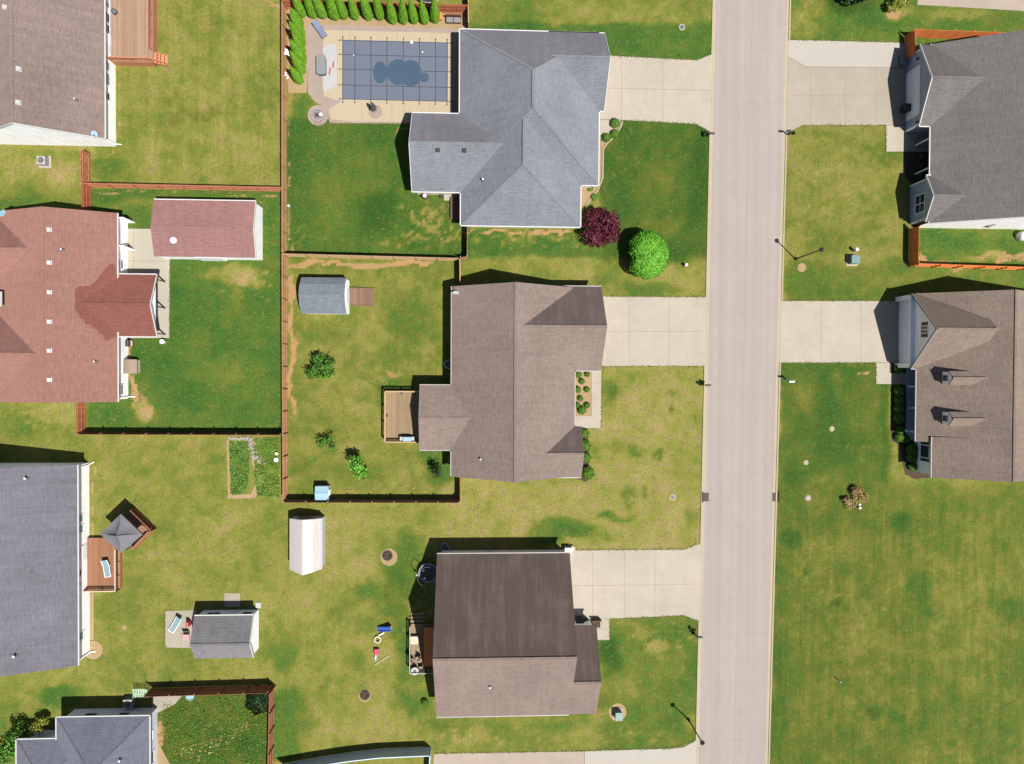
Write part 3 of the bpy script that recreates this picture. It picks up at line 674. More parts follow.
# ---------------------------------------------------------------- roofs and walls
RT = 0.16
def roof_block(rf, wl, gt, x0, x1, y0, y1, axis, ze, zr, oh=.35, rake=.25, hips=(0, 0), rc=None, gutters='lr', rakes='', wall=True, nf=None, oh0=None, nocap=()):
    """one gable or hip block, in world metres. axis: the ridge's direction. hips: how far each ridge end stands in from the eave.
    gutters: l r = long eaves, a b = hipped ends. rakes: a b = gable ends carrying a white rake board"""
    if axis == 'x':
        a0, a1, b0, b1 = x0, x1, y0, y1; T = lambda a, b, z: (a, b, z)
    else:
        a0, a1, b0, b1 = y0, y1, x0, x1; T = lambda a, b, z: (b, a, z)
    rc = (b0 + b1) / 2 if rc is None else rc
    h0, h1 = hips
    top = [T(a0, b0, ze), T(a1, b0, ze), T(a1, b1, ze), T(a0, b1, ze), T(a0 + h0, rc, zr), T(a1 - h1, rc, zr)]
    bot = [(p[0], p[1], p[2] - RT) for p in top]
    F = [(0, 1, 5, 4), (2, 3, 4, 5)]
    if h0: F.append((3, 0, 4))
    if h1: F.append((1, 2, 5))
    oh0 = oh if oh0 is None else oh0
    north = None if nf is None else ((2, 3, 4, 5) if axis == 'x' else (1, 2, 5))
    fs = [f for f in F if f != north] + [tuple(6 + i for i in f[::-1]) for f in F]
    if north: nf.add([top[i] for i in north], [tuple(range(len(north))) if axis == 'x' else tuple(range(len(north)))[::-1]])
    rim = [0, 1] + ([2] if h1 else [5, 2]) + [3] + ([] if h0 else [4])
    for i in range(len(rim)):
        a, b = rim[i], rim[(i + 1) % len(rim)]; fs.append((a, 6 + a, 6 + b, b))
    if axis == 'y': fs = [f[::-1] for f in fs]
    rf.add(top + bot, fs)
    e0_, e1_ = Vector(top[4]), Vector(top[5]); up_ = Vector((0, 0, .012))
    rf.bar(e0_ + up_, e1_ + up_, .26, .03)
    for hh, rr_, cs in ((h0, e0_, (0, 3)), (h1, e1_, (1, 2))):
        if hh:
            for c_ in cs:
                if c_ not in nocap: rf.bar(Vector(top[c_]).lerp(rr_, .03) + up_, rr_ + up_, .22, .03)
    if wall:
        e0 = oh if h0 else rake; e1 = oh if h1 else rake
        A0, A1, B0, B1 = a0 + e0, a1 - e1, b0 + oh0, b1 - oh
        sl0 = (zr - ze) / (rc - b0); sl1 = (zr - ze) / (b1 - rc)
        zw0 = ze + oh0 * sl0 - RT - .02; zw1 = ze + oh * sl1 - RT - .02; zt = zr - RT - .02
        if h0 or h1: zw0 = zw1 = ze - RT + .10
        vs = [T(A0, B0, -.2), T(A1, B0, -.2), T(A1, B1, -.2), T(A0, B1, -.2), T(A0, B0, zw0), T(A1, B0, zw0), T(A1, B1, zw1), T(A0, B1, zw1)]
        if h0 and h1:
            fw = [(4, 5, 6, 7), (0, 1, 5, 4), (1, 2, 6, 5), (2, 3, 7, 6), (3, 0, 4, 7)]
        elif h0 or h1:
            vs += [T(A0, rc, zw0 if h0 else zt), T(A1, rc, zw0 if h1 else zt)]
            fw = [(0, 1, 5, 4), (2, 3, 7, 6), (1, 2, 6, 9, 5), (3, 0, 4, 8, 7), (4, 5, 9, 8), (6, 7, 8, 9)]
        else:
            vs += [T(A0, rc, zt), T(A1, rc, zt)]
            fw = [(0, 1, 5, 4), (2, 3, 7, 6), (1, 2, 6, 9, 5), (3, 0, 4, 8, 7), (4, 5, 9, 8), (6, 7, 8, 9)]
        if axis == 'y': fw = [f[::-1] for f in fw]
        wl.add(vs, fw)
    g = .10
    def strip(pa, pb, off):
        # a K-style gutter: box hung just outside the eave
        pa, pb = Vector(pa), Vector(pb); o = Vector(off)
        gt.bar(pa + o * (g / 2 + .004) - Vector((0, 0, .07)), pb + o * (g / 2 + .004) - Vector((0, 0, .07)), g, .13)
    if 'l' in gutters: strip(T(a0, b0, ze), T(a1, b0, ze), T(0, -1, 0))
    if 'r' in gutters: strip(T(a0, b1, ze), T(a1, b1, ze), T(0, 1, 0))
    if 'a' in gutters and h0: strip(T(a0, b0, ze), T(a0, b1, ze), T(-1, 0, 0))
    if 'b' in gutters and h1: strip(T(a1, b0, ze), T(a1, b1, ze), T(1, 0, 0))
    for key, aa, sgn in (('a', a0, -1), ('b', a1, 1)):
        if key in rakes:
            for bb in (b0, b1):
                p, q = Vector(T(aa, bb, ze - .07)), Vector(T(aa, rc, zr - .07)); o = Vector(T(sgn, 0, 0)) * .034
                gt.bar(p + o, q + o, .06, .20, up=tuple(T(0, 0, 1)))

def house(name, label, cat, loc, roofs, wallmat, roofmat, trim='white_trim', group=None):
    t = thing(name, label, cat, loc, group)
    byroof = {}
    wl, gt = MB(), MB()
    for r in roofs:
        mat = r.pop('mat', roofmat)
        nm = r.pop('nmat', None)
        roof_block(byroof.setdefault(mat, MB()), wl, gt, nf=byroof.setdefault((nm, len(byroof)), MB()) if nm else None, **r)
    if wl.v: wl.build('wall', M[wallmat], t)
    for mat, mb in byroof.items(): mb.build('roof' if isinstance(mat, str) else 'north_slope', M[mat if isinstance(mat, str) else mat[0]], t, uv=True)
    if gt.v: gt.build('gutter', M['gutter_white' if trim == 'white_trim' else trim], t)
    return t

def window(t, side, plane, c, z0, z1, w, trim='white_trim', pane='glass', panes=(2, 1), shutters=None, fw=.07):
    """sash window set on a wall; side = the way it faces"""
    s = {'E': 1, 'W': -1, 'N': 1, 'S': -1}[side]
    def bx(mb, a0, a1, z0, z1, d0, d1):
        p0, p1 = sorted((plane + s * d0, plane + s * d1))
        if side in 'EW': mb.box(p0, p1, a0, a1, z0, z1)
        else: mb.box(a0, a1, p0, p1, z0, z1)
    fr = MB(); a0, a1 = c - w / 2, c + w / 2
    bx(fr, a0 - fw, a1 + fw, z1, z1 + fw, -.02, .05); bx(fr, a0 - fw, a1 + fw, z0 - fw, z0, -.02, .06)
    bx(fr, a0 - fw, a0, z0, z1, -.02, .05); bx(fr, a1, a1 + fw, z0, z1, -.02, .05)
    for i in range(1, panes[0]):
        z = z0 + (z1 - z0) * i / panes[0]; bx(fr, a0, a1, z - .025, z + .025, -.02, .043)
    for i in range(1, panes[1]):
        a = a0 + (a1 - a0) * i / panes[1]; bx(fr, a - .04, a + .04, z0, z1, -.02, .046)
    o = fr.build('window', M[trim], t)
    pn = MB(); bx(pn, a0, a1, z0, z1, -.02, .02); pn.build('pane', M[pane], o)
    if shutters:
        for q in (a0 - fw - .34, a1 + fw + .02):
            sh = MB()
            for k in range(12):
                zz = z0 + (z1 - z0) * k / 12; bx(sh, q, q + .32, zz + .01, zz + (z1 - z0) / 12 - .005, .003, .04)
            bx(sh, q - .02, q + .34, z0 - .04, z1 + .04, -.02, .022)
            sh.build('shutter', M[shutters], t)
    return o

def door(t, side, plane, c, w, h, mat='white_trim', z0=.1, panels=True, name='door'):
    s = {'E': 1, 'W': -1, 'N': 1, 'S': -1}[side]; mb = MB()
    def bx(mb, a0, a1, z0, z1, d0, d1):
        p0, p1 = sorted((plane + s * d0, plane + s * d1))
        if side in 'EW': mb.box(p0, p1, a0, a1, z0, z1)
        else: mb.box(a0, a1, p0, p1, z0, z1)
    bx(mb, c - w / 2, c + w / 2, z0, z0 + h, -.02, .03)
    if name == 'garage_door':
        n = max(2, int(w / .62))
        for r_ in range(4):
            for k in range(n):
                a = c - w / 2 + w * k / n; z = z0 + h * r_ / 4
                bx(mb, a + .06, a + w / n - .06, z + .07, z + h / 4 - .07, .03, .045)
    else:
        for z in (z0 + .15, z0 + h * .55): bx(mb, c - w / 2 + .12, c + w / 2 - .12, z, z + h * .36, .03, .045)
    o = mb.build(name, M[mat], t)
    k = MB(); bx(k, c + w / 2 - .12, c + w / 2 - .06, z0 + h * .47, z0 + h * .47 + .06, .03, .09); k.build('handle', M['dark_grey'], o)
    return o

def downspout(t, x, y, z, out=(1, 0), mat='white_trim', run=.6):
    mb = MB(); ox, oy = out
    mb.box(x - .04, x + .04, y - .04, y + .04, .2, z)
    mb.bar((x, y, .2), (x + ox * run, y + oy * run, .06), .08, .08)
    mb.build('downspout', M[mat], t)

def box_vent(t, p, slope=0.4, axis='x', s=1, mat='light_grey', w=.42):
    mb = MB(); a = math.atan(slope) * s
    ry = a if axis == 'x' else 0.0; rx = a if axis == 'y' else 0.0
    c = Vector(p)
    mb.cbox(c + Vector((0, 0, .04)), (w + .12, w + .12, .03), 0, rx, ry)
    mb.cbox(c + Vector((0, 0, .14)), (w, w, .18), 0, rx, ry)
    mb.build('roof_vent', M[mat], t, bevel=.02)

def pipe_vent(t, p, h=.42, r=.06, mat='dark_grey', cap='white_trim'):
    c = Vector(p)
    b = MB().lathe(c, [(.17, -.08), (.14, .06), (r, .12), (r, h)], 14)
    o = b.build('vent_pipe', M[mat], t, smooth=False)
    MB().lathe(c + Vector((0, 0, h)), [(r + .015, 0.002), (r + .015, .05)], 14).build('cap', M[cap], o)

def splane(x0, z0, slope): return lambda x: z0 + (x - x0) * slope
def hit_plane(px, py, fz, it=20):
    """where the picture ray meets a roof surface z = fz(x, y)"""
    z = 4.0
    for _ in range(it):
        p = at(px, py, z); z = fz(p.x, p.y)
    return at(px, py, z)

def col_of(*pts): return sum(pts) / len(pts)
HE = 2.8

# ---- brown roofed house, top left
ae, ay = -38.65, 25.6 + .3
A_S = 23.98; A_E = -38.65
z_r = 6.9; A_RX = A_E - 6.5
hA = house('house', 'white sided house with weathered brown shingles and raised deck in the top left corner', 'house', (-45.2, 33, 0),
    [dict(x0=A_RX - 6.5, x1=A_E, y0=A_S - .15, y1=62, axis='y', ze=HE, zr=z_r, oh=.33, rake=.1, gutters='r', rakes='a')], 'white_siding', 'brown_shingle')
fA = lambda x, y: z_r - abs(x - A_RX) * (z_r - HE) / 6.5
for q in [(5.5, 7.5), (19, 69), (18.5, 102.5)]: box_vent(hA, hit_plane(*q, fA), .63, 'x', 1 if q[0] > 12 else 1, 'light_grey', .36)
pipe_vent(hA, hit_plane(76.5, 100, fA), .35, .05, 'dark_grey', 'white')
AX = A_E - .33
for y0, y1, pane in [(-2, 1.5, 'sky_glass'), (2.5, 9, 'sky_glass'), (14, 24, 'glass'), (25, 34.5, 'glass'), (62.5, 71.5, 'sky_glass'), (74, 86, 'sky_glass'), (93, 101, 'glass')]:
    Ya, za = hit_x(108.6, y0, AX); Yb, zb = hit_x(108.6, y1, AX)
    window(hA, 'E', AX, (Ya + Yb) / 2, 1.2, 2.15, max(.35, abs(Ya - Yb) - .12), pane=pane, panes=(2, 1))
door(hA, 'E', AX, hit_x(110, 50, AX)[0], .95, 2.0, 'white_trim', .95)
v = MB()
xa, za = hit_y(66, 147, A_S - .05); v.cbox((xa, A_S - .06, za), (.9, .05, .34))
v.build('wall_vent', M['mid_grey'], hA)
downspout(hA, AX + .06, A_S + .15, 2.6, (1, 0))

# ---- red-brown roofed house, left
B_E = -37.43; B_N, B_SO = 16.24, -3.22; zrB = 5.15; B_RX = -43.45
pB = (zrB - HE) / (B_E - B_RX)
hB = house('house', 'big house with red-brown shingles, white roof vents and a gabled patio cover', 'house', (-44, 6, 0),
    [dict(x0=B_RX - 6.0, x1=B_E, y0=B_SO, y1=B_N, axis='y', ze=HE, zr=zrB, oh=.33, rake=.25, gutters='r', rakes=''),
     dict(x0=-56, x1=-44.2, y0=8.6, y1=15.7, axis='x', ze=HE, zr=4.45, oh=.35, gutters='', nmat='red_shaded'),
     dict(x0=-56, x1=-43.9, y0=-2.6, y1=5.9, axis='x', ze=HE, zr=4.78, oh=.35, gutters='', nmat='red_shaded'),
     dict(x0=-42.0, x1=-33.57, y0=3.58, y1=9.98, axis='x', ze=2.6, zr=4.05, oh=.35, gutters='lr', rakes='b', wall=False, mat='new_red_shingle')], 'white_siding', 'red_shingle')
fB = lambda x, y: zrB - abs(x - B_RX) * pB
for q in [(49.5, 229.5), (49.6, 262.4), (49.7, 292), (49.7, 321.4), (49.7, 350.4), (49.7, 379.5)]: box_vent(hB, hit_plane(*q, fB), pB, 'x', 1, 'light_grey', .34)
for q in [(63.5, 249.8), (96.3, 361.5)]: pipe_vent(hB, hit_plane(*q, fB), .4, .06, 'dark_grey', 'white')
# the renewed shingles round the patio roof, laid in stepped courses on the old slope
patch = MB()
rnd = random.Random(5)
edge = [(110, 264), (106, 268), (101, 274), (97.5, 279), (93, 283), (90, 285.5), (86, 286), (78, 286.5), (75, 290), (75, 303), (75, 310), (79, 313), (80, 318), (84, 320), (86, 325), (90, 324), (93, 329), (98, 330), (100, 335), (103, 334), (104, 339), (108, 341), (112, 338), (116.8, 337), (116.8, 274), (114, 264)]
pv = [hit_plane(x, y, fB) + Vector((0, 0, .012)) for x, y in edge]
cc = hit_plane(100, 305, fB) + Vector((0, 0, .012))
patch.add([cc] + pv, [(0, (i + 1) % len(pv) + 1, i + 1) for i in range(len(pv))])
o = patch.build('roof_patch', M['new_red_shingle'], hB, uv=True)
BX = B_E - .33
# gable end truss panel and posts of the patio cover
gx = -33.57 - .3
tri = MB(); tri.add([(gx - .04, 3.9, 2.45), (gx - .04, 9.66, 2.45), (gx - .04, 6.78, 3.76), (gx + .02, 3.9, 2.45), (gx + .02, 9.66, 2.45), (gx + .02, 6.78, 3.76)], [(0, 2, 1), (3, 4, 5), (0, 1, 4, 3), (1, 2, 5, 4), (2, 0, 3, 5)])
tri.build('gable_panel', M['white_siding'], hB)
MB().box(gx - .12, gx + .05, 3.7, 9.86, 2.2, 2.44).build('beam', M['white_trim'], hB)
for y in (3.95, 6.78, 9.6):
    pm = MB(); pm.box(gx - .1, gx + .03, y - .06, y + .06, 0, 2.2); pm.box(gx - .13, gx + .06, y - .09, y + .09, .03, .15)
    pm.build('post', M['dark_wood'], hB)
door(hB, 'E', BX, hit_x(122, 295, BX)[0], 1.8, 2.05, 'glass', .1)
window(hB, 'E', BX, hit_x(119.8, 264, BX)[0], 1.0, 2.1, .8, pane='sky_glass')
window(hB, 'E', BX, hit_x(120, 375, BX)[0] - 1.5, 1.1, 2.0, 1.0)
bay = MB()
ba = at(128, 222.5); bb = at(128, 250)
for bq in (ba.y, bb.y): MB().box(BX, BX + .75, bq - .06, bq + .06, 0, 2.3).build('porch_side_wall', M['white_siding'], hB)
downspout(hB, BX + .06, B_SO + .45, 2.6, (1, 0), run=.7)
sk = MB(); c = hit_plane(.6, 299, lambda x, y: 3.9); sk.cbox(c - Vector((.25, 0, 0)), (.8, 1.5, .12)); o = sk.build('skylight', M['light_grey'], hB)
MB().cbox(c + Vector((-.25, 0, .07)), (.64, 1.34, .03)).build('pane', M['light_grey'], o)

# ---- slate roofed house, left below
D_E, D_N, D_S = -41.52, -9.72, -30.55; zrD = 6.2; D_RX = D_E - 9.0
pD = (zrD - 2.79) / (D_E - D_RX)
hD = house('house', 'long white house with a plain slate-grey roof at the left edge', 'house', (-49, -20, 0),
    [dict(x0=D_RX - 9.0, x1=D_E, y0=D_S, y1=D_N, axis='y', ze=2.79, zr=zrD, oh=.35, rake=.14, gutters='r', rakes='')], 'white_siding', 'slate_shingle')
fD = lambda x, y: zrD - abs(x - D_RX) * pD
for q in [(27.8, 477.8), (16.6, 655)]: pipe_vent(hD, hit_plane(*q, fD), .45, .09, 'dark_grey', 'white')
DX = D_E - .35
for y0, y1, z0, z1 in [(513, 521.5, 1.2, 2.3), (523.5, 532, 1.2, 2.3), (568, 575, 1.6, 2.3), (580, 583, 1.8, 2.3), (594, 602, 2.0, 2.3), (630, 639, 1.2, 2.2)]:
    Ya, _ = hit_x(83, y0, DX); Yb, _ = hit_x(83, y1, DX)
    window(hD, 'E', DX, (Ya + Yb) / 2, z0, z1, abs(Ya - Yb) - .14, pane='sky_glass' if z0 < 1.4 else 'glass', panes=(2, 1) if z1 - z0 > .6 else (1, 1))
door(hD, 'E', DX, hit_x(84, 552, DX)[0], 1.7, 1.9, 'white_trim', .5)
downspout(hD, DX + .06, D_S + .35, 2.6, (1, .0)); downspout(hD, DX + .06, D_N - .35, 2.6, (1, .6), run=.5)

# ---- blue-grey house, bottom left
hE = house('house', 'blue-grey house with dark hipped roof cut off by the bottom edge', 'house', (-39, -40, 0),
    [dict(x0=-43.83, x1=-34.4, y0=-56, y1=-36.02, axis='y', ze=2.6, zr=4.96, oh=.38, hips=(4.7, 4.72), gutters='lrb'),
     dict(x0=-47.89, x1=-40.5, y0=-56, y1=-38.28, axis='y', ze=2.55, zr=4.3, oh=.38, hips=(3.7, 3.7), gutters='lb')], 'bluegrey_siding', 'steel_blue_shingle')
fE = lambda x, y: 2.6 + min(-36.02 - y, -34.4 - x, x + 43.83) * .5
pipe_vent(hE, hit_plane(121.2, 759, fE), .4, .08, 'dark_grey', 'white')
EX = -34.4 - .38
window(hE, 'E', EX, hit_x(152.5, 734.5, EX)[0], 1.2, 2.2, .9); window(hE, 'E', EX, hit_x(152.5, 757, EX)[0], .9, 2.1, 1.2)
window(hE, 'N', -36.02 - .38, -37.6, 1.1, 2.1, 1.0); window(hE, 'N', -36.02 - .38, -41.0, 1.1, 2.1, 1.2)
MB().box(EX + .01, EX + .07, -36.45, -36.37, .3, 2.4).build('downspout', M['white_trim'], hE)

# ---- grey roofed house with the pool, top centre
xw, xe, xs = -2.3, 12.41, None
n1 = 36.0; s1 = 19.95; s2 = at(520, 226, HE).y; xse = at(580.4, 205, HE).x; xw2 = at(460.8, 215, HE).x
zrF = 8.0
gn = 35.99; gs = at(603.9, 110.9, HE).y; gx1 = at(604.2, 60, HE).x
ww = at(412.3, 150, HE).x; wn_, ws_ = at(413.5, 112.9, HE).y, at(412.5, 191.3, HE).y
zg = HE + (gn - gs) / 2 * .82
hF = house('house', 'large grey hip-roofed house beside the covered swimming pool', 'house', (5, 27, 0),
    [dict(x0=xw, x1=xe, y0=s1, y1=n1, axis='y', ze=HE, zr=zrF, oh=.4, hips=(6.1, 6.3), gutters='lrab', nmat='grey_shaded', nocap=(0, 2)),
     dict(x0=xw2, x1=xse, y0=s2, y1=30.5, axis='y', ze=HE, zr=7.35, oh=.4, hips=(5.1, 5.4), gutters='lra'),
     dict(x0=7.0, x1=gx1, y0=gs, y1=gn, axis='x', ze=HE, zr=zg, oh=.4, rake=.3, gutters='lr', rakes='b', nmat='grey_shaded'),
     dict(x0=ww, x1=5.0, y0=ws_, y1=wn_, axis='x', ze=HE, zr=5.85, oh=.4, rake=.3, gutters='lr', rakes='a', nmat='grey_shaded')], 'tan_siding', 'grey_shingle')
fFw = lambda x, y: 5.85 - abs(y - (wn_ + ws_) / 2) * (5.85 - HE) / ((wn_ - ws_) / 2)
for q in [(437.7, 150.2), (464.2, 150.6)]: box_vent(hF, hit_plane(*q, fFw), .72, 'y', 1, 'black', .34)
pipe_vent(hF, hit_plane(482.8, 180.3, lambda x, y: HE + (x - xw2) * (7.35 - HE) / ((xse - xw2) / 2)), .4, .07, 'dark_grey', 'white')
door(hF, 'E', gx1 - .3, (gn + gs) / 2, 4.9, 2.15, 'white_trim', .04, name='garage_door')
window(hF, 'S', s2 + .4, 3.0, 1.0, 2.1, 1.5, panes=(2, 2)); window(hF, 'W', xw + .4, 30.5, .3, 2.1, 1.8, panes=(1, 2)); window(hF, 'E', xse - .4, 17.6, 1.0, 2.1, 1.5, panes=(2, 2)); window(hF, 'E', xe - .4, 22.5, 1.0, 2.1, 1.4, panes=(2, 2))
door(hF, 'E', xe - .4, 24.8, .95, 2.05, 'maroon', .08)
MB().box(gx1 - .3 - 2, gx1 - .02, gn + .11, gn + .19, .2, 2.5).build('downspout', M['white_trim'], hF)

# ---- taupe house in the middle
Wx, Ex = -3.05, 10.02; zrG = 6.75
Gn = at(520, 287, HE).y; Gs = at(520, 476.4, HE).y
hG = house('house', 'taupe shingled house with a west deck in the middle of the photo', 'house', (3.5, 0, 0),
    [dict(x0=Wx, x1=Ex, y0=Gs, y1=Gn, axis='y', ze=HE, zr=zrG, oh=.4, rake=.2, gutters='lr', rakes=''),
     dict(x0=3.3, x1=at(601.2, 330, HE).x, y0=.27, y1=9.2, axis='x', ze=HE, zr=6.3, oh=.4, rake=.2, gutters='lr', rakes='', nmat='taupe_shaded'),
     dict(x0=2.0, x1=at(581.5, 450, HE).x, y0=at(581, 476.9, HE).y - .03, y1=at(581, 426.3, HE).y, axis='x', ze=HE, zr=4.75, oh=.35, rake=.2, gutters='lr', rakes='', nmat='taupe_shaded'),
     dict(x0=at(419.4, 418, HE).x, x1=1.5, y0=at(430, 449.9, HE).y, y1=at(430, 385.3, HE).y, axis='x', ze=HE, zr=3.95, oh=.35, rake=.15, gutters='lra', rakes='')], 'tan_siding', 'taupe_shingle', 'grey_trim')
fG = lambda x, y: zrG - abs(x - (Wx + Ex) / 2) * (zrG - HE) / ((Ex - Wx) / 2)
pipe_vent(hG, hit_plane(480.5, 459, fG), .35, .06, 'dark_grey', 'white')
door(hG, 'E', at(601.2, 330, HE).x - .2, 4.7, 4.9, 2.15, 'white_trim', .04, name='garage_door')
window(hG, 'E', Ex - .4, -2.2, .9, 2.1, 1.5, panes=(2, 2)); door(hG, 'E', Ex - .4, -4.4, .95, 2.05, 'maroon', .08)
window(hG, 'E', at(581.5, 450, HE).x - .2, -8.6, .9, 2.2, 1.5, panes=(2, 2)); window(hG, 'W', Wx + .4, 5.5, 1.0, 2.1, 1.4, panes=(2, 2)); window(hG, 'S', Gs + .2, 6.5, 1.0, 2.1, 1.0)
door(hG, 'W', at(419.4, 418, HE).x + .15, at(420, 412, 0).y, 1.7, 2.0, 'glass', .62)
gu = MB(); c = at(599, 286.2, 2.7); gu.box(c.x - .9, c.x + .2, c.y - .03, c.y + .04, 2.62, 2.78); gu.build('downspout', M['white_trim'], hG)

# ---- dark brown roofed house, bottom centre
zrH = 8.9
Hn, Hs = -19.22, -36.59; Hw, He_ = at(436.7, 640, HE).x, at(569.5, 590, HE).x
hw_n = at(590, 625.6, 2.7).y
hH = house('house', 'house with a steep brown roof at bottom centre beside the trampoline', 'house', (2.5, -28, 0),
    [dict(x0=Hw, x1=He_, y0=Hs, y1=Hn, axis='x', ze=HE, zr=zrH, oh=.35, rake=.35, gutters='lr', rakes='', nmat='umber_shaded'),
     dict(x0=5.0, x1=at(596.4, 650, 2.7).x, y0=Hs + .02, y1=hw_n, axis='x', ze=2.75, zr=5.8, oh=.35, rake=.3, gutters='', rakes='', nmat='umber_shaded')], 'pale_siding', 'umber_shingle', 'grey_trim')
fHs = lambda x, y: zrH - abs(y - (Hn + Hs) / 2) * (zrH - HE) / ((Hn - Hs) / 2)
pipe_vent(hH, hit_plane(490, 686.3, fHs), .35, .06, 'dark_grey', 'white')
door(hH, 'E', He_ - .35, (-19.3 - 26) / 2, 4.9, 2.15, 'white_trim', .04, name='garage_door')
door(hH, 'W', Hw + .35, at(432, 636).y, 1.7, 2.0, 'glass', .6); window(hH, 'W', Hw + .35, at(432, 690).y, 1.0, 2.1, 1.1)
window(hH, 'E', at(596.4, 650, 2.7).x - .3, -31, .9, 2.1, 1.5, panes=(2, 2)); window(hH, 'N', Hn - .35, 3, 1.2, 2.1, 1.0)
window(hH, 'W', Hw + .35, at(432, 664).y, 4.2, 5.2, .9)

# ---- grey and blue house, top right
r1n, r1s = 35.72, 26.96; R1x = 47.36
hR1 = house('house', 'blue-sided house with charcoal shingles and a white garage front, upper right', 'house', (54, 26, 0),
    [dict(x0=48.6, x1=48.6 + 17.2, y0=16.46, y1=35.78, axis='y', ze=2.9, zr=6.9, oh=.35, oh0=2.3, rake=.12, gutters='l', rakes='a', rc=57.2),
     dict(x0=R1x, x1=55.0, y0=r1s, y1=r1n - .03, axis='x', ze=2.9, zr=4.95, oh=.35, rake=.3, gutters='l', rakes='a', nmat='charcoal_shaded'),
     dict(x0=48.18, x1=53.5, y0=16.62, y1=21.6, axis='x', ze=2.95, zr=4.25, oh=.3, rake=.12, gutters='r', rakes='a', nmat='charcoal_shaded')], 'blue_siding', 'charcoal_shingle')
G1 = R1x + .3
door(hR1, 'W', G1, (r1s + r1n) / 2 - .25, 4.9, 2.2, 'white_trim', .04, name='garage_door')
tb_ = MB()
for y in (r1s + .36, r1n - .36): tb_.box(G1 - .07, G1 - .003, y - .1, y + .1, 0, 2.75)
for y in ((r1s + r1n) / 2 - .25 - 2.58, (r1s + r1n) / 2 - .25 + 2.58): tb_.box(G1 - .05, G1 - .003, y - .1, y + .1, 0, 2.3)
tb_.box(G1 - .05, G1 - .003, (r1s + r1n) / 2 - 2.83, (r1s + r1n) / 2 + 2.33, 2.3, 2.48)
tb_.build('corner_trim', M['white_trim'], hR1)
for y in ((r1s + r1n) / 2 + 3.2, (r1s + r1n) / 2 - 3.7):
    lm = MB(); lm.cbox((G1 - .1, y, 2.1), (.16, .16, .3)); lm.build('wall_lamp', M['black'], hR1)
window(hR1, 'W', 48.18 + .12, hit_x(920.8, 203.5, 48.3)[0], 1.0, 2.55, 1.9, panes=(2, 2), fw=.1)
tb2 = MB()
for y in (16.62 + .36, 21.6 - .36): tb2.box(48.3 - .06, 48.297, y - .08, y + .08, 0, 2.85)
tb2.build('corner_trim', M['white_trim'], hR1)
# south wall is white
sw = MB(); sw.add([(48.72, 16.578, -.1), (65, 16.578, -.1), (65, 16.578, 3.2), (57.2, 16.578, 6.7), (48.72, 16.578, 2.8), (48.72, 16.575, -.1), (65, 16.575, -.1), (65, 16.575, 3.2), (57.2, 16.575, 6.7), (48.72, 16.575, 2.8)],
              [(0, 1, 2, 3, 4), (9, 8, 7, 6, 5)]); sw.build('end_wall', M['white_siding'], hR1)
mv = MB(); xa, za = hit_y(1000, 229, 16.55); mv.cbox((56.3, 16.5, 1.5), (.35, .12, .5)); mv.tube((56.3, 16.5, 1.7), (56.3, 16.5, 2.6), .04); mv.build('meter_box', M['mid_grey'], hR1)
for y in (25.8, 22.6): MB().box(48.75, 48.89, y - .07, y + .07, 0, 2.75).build('porch_column', M['white_trim'], hR1)

# ---- tan roofed house with dormers, right
r2n = 8.83; r2s0 = 0.67; R2x = 46.85; W2 = 47.46; zr2 = 6.85; rx2 = 55.3
p2 = (zr2 - HE) / (rx2 - W2)
r2mid = at(931, 441.5, 2.8).y
S2x = 48.72; S2s = -11.12
hR2 = house('house', 'tan shingled house with two small dormers and a columned front porch, at right', 'house', (53, 0, 0),
    [dict(x0=W2, x1=2 * rx2 - W2, y0=r2mid, y1=r2n + .02, axis='y', ze=HE, zr=zr2, oh=.4, oh0=1.9, rake=.2, gutters='l', rakes='', rc=rx2),
     dict(x0=S2x, x1=2 * (rx2 + .12) - S2x, y0=S2s, y1=r2mid + .6, axis='y', ze=HE + .85, zr=zr2 - .12, oh=.4, rake=.2, gutters='l', rakes='', rc=rx2 + .12),
     dict(x0=R2x, x1=53.3, y0=r2s0, y1=r2n - .03, axis='x', ze=HE, zr=7.0, oh=.3, rake=.3, gutters='l', rakes='a', nmat='tan_shaded')], 'pale_siding', 'tan_shingle', 'grey_trim')
G2 = R2x + .3
door(hR2, 'W', G2, (r2n + r2s0) / 2, 4.9, 2.15, 'pale_siding', .04, name='garage_door')
pt = MB(); pt.box(G2 - .45, G2 - .004, r2s0 + .2, r2n - .2, 2.62, 2.80)
for k in range(22):
    y = r2s0 + .5 + k * (r2n - r2s0 - 1.0) / 21; pt.box(G2 - .40, G2 - .30, y - .05, y + .05, 2.5, 2.62)
for y in (r2s0 + .35, r2n - .35): pt.box(G2 - .45, G2 - .003, y - .25, y + .25, 0.02, 2.62)
pt.build('garage_trim', M['pale_siding'], hR2)
window(hR2, 'W', G2, (r2n + r2s0) / 2 + .05, 4.0, 5.0, .75, panes=(1, 2), shutters='maroon')
pf = at(905, 400); pw = W2 + 1.9
porch = MB(); porch.box(pf.x + .05, pw + .1, at(905, 440).y, at(905, 364.6).y, -.1, .22); porch.build('porch_floor', M['blue_siding'], hR2)
for y in (366, 386.5, 407.5, 431):
    cm = MB(); q = at(907.5, y); cm.box(q.x - .02, q.x + .16, q.y - .09, q.y + .09, .22, 2.62); cm.box(q.x - .06, q.x + .2, q.y - .13, q.y + .13, .22, .4)
    cm.build('porch_column', M['white_trim'], hR2)
door(hR2, 'W', pw, at(914, 378).y, .95, 2.05, 'maroon', .24)
window(hR2, 'W', pw, at(914, 420).y, .9, 2.2, 1.2, panes=(2, 2)); window(hR2, 'W', pw, at(914, 398).y, .9, 2.2, 1.2, panes=(2, 2))
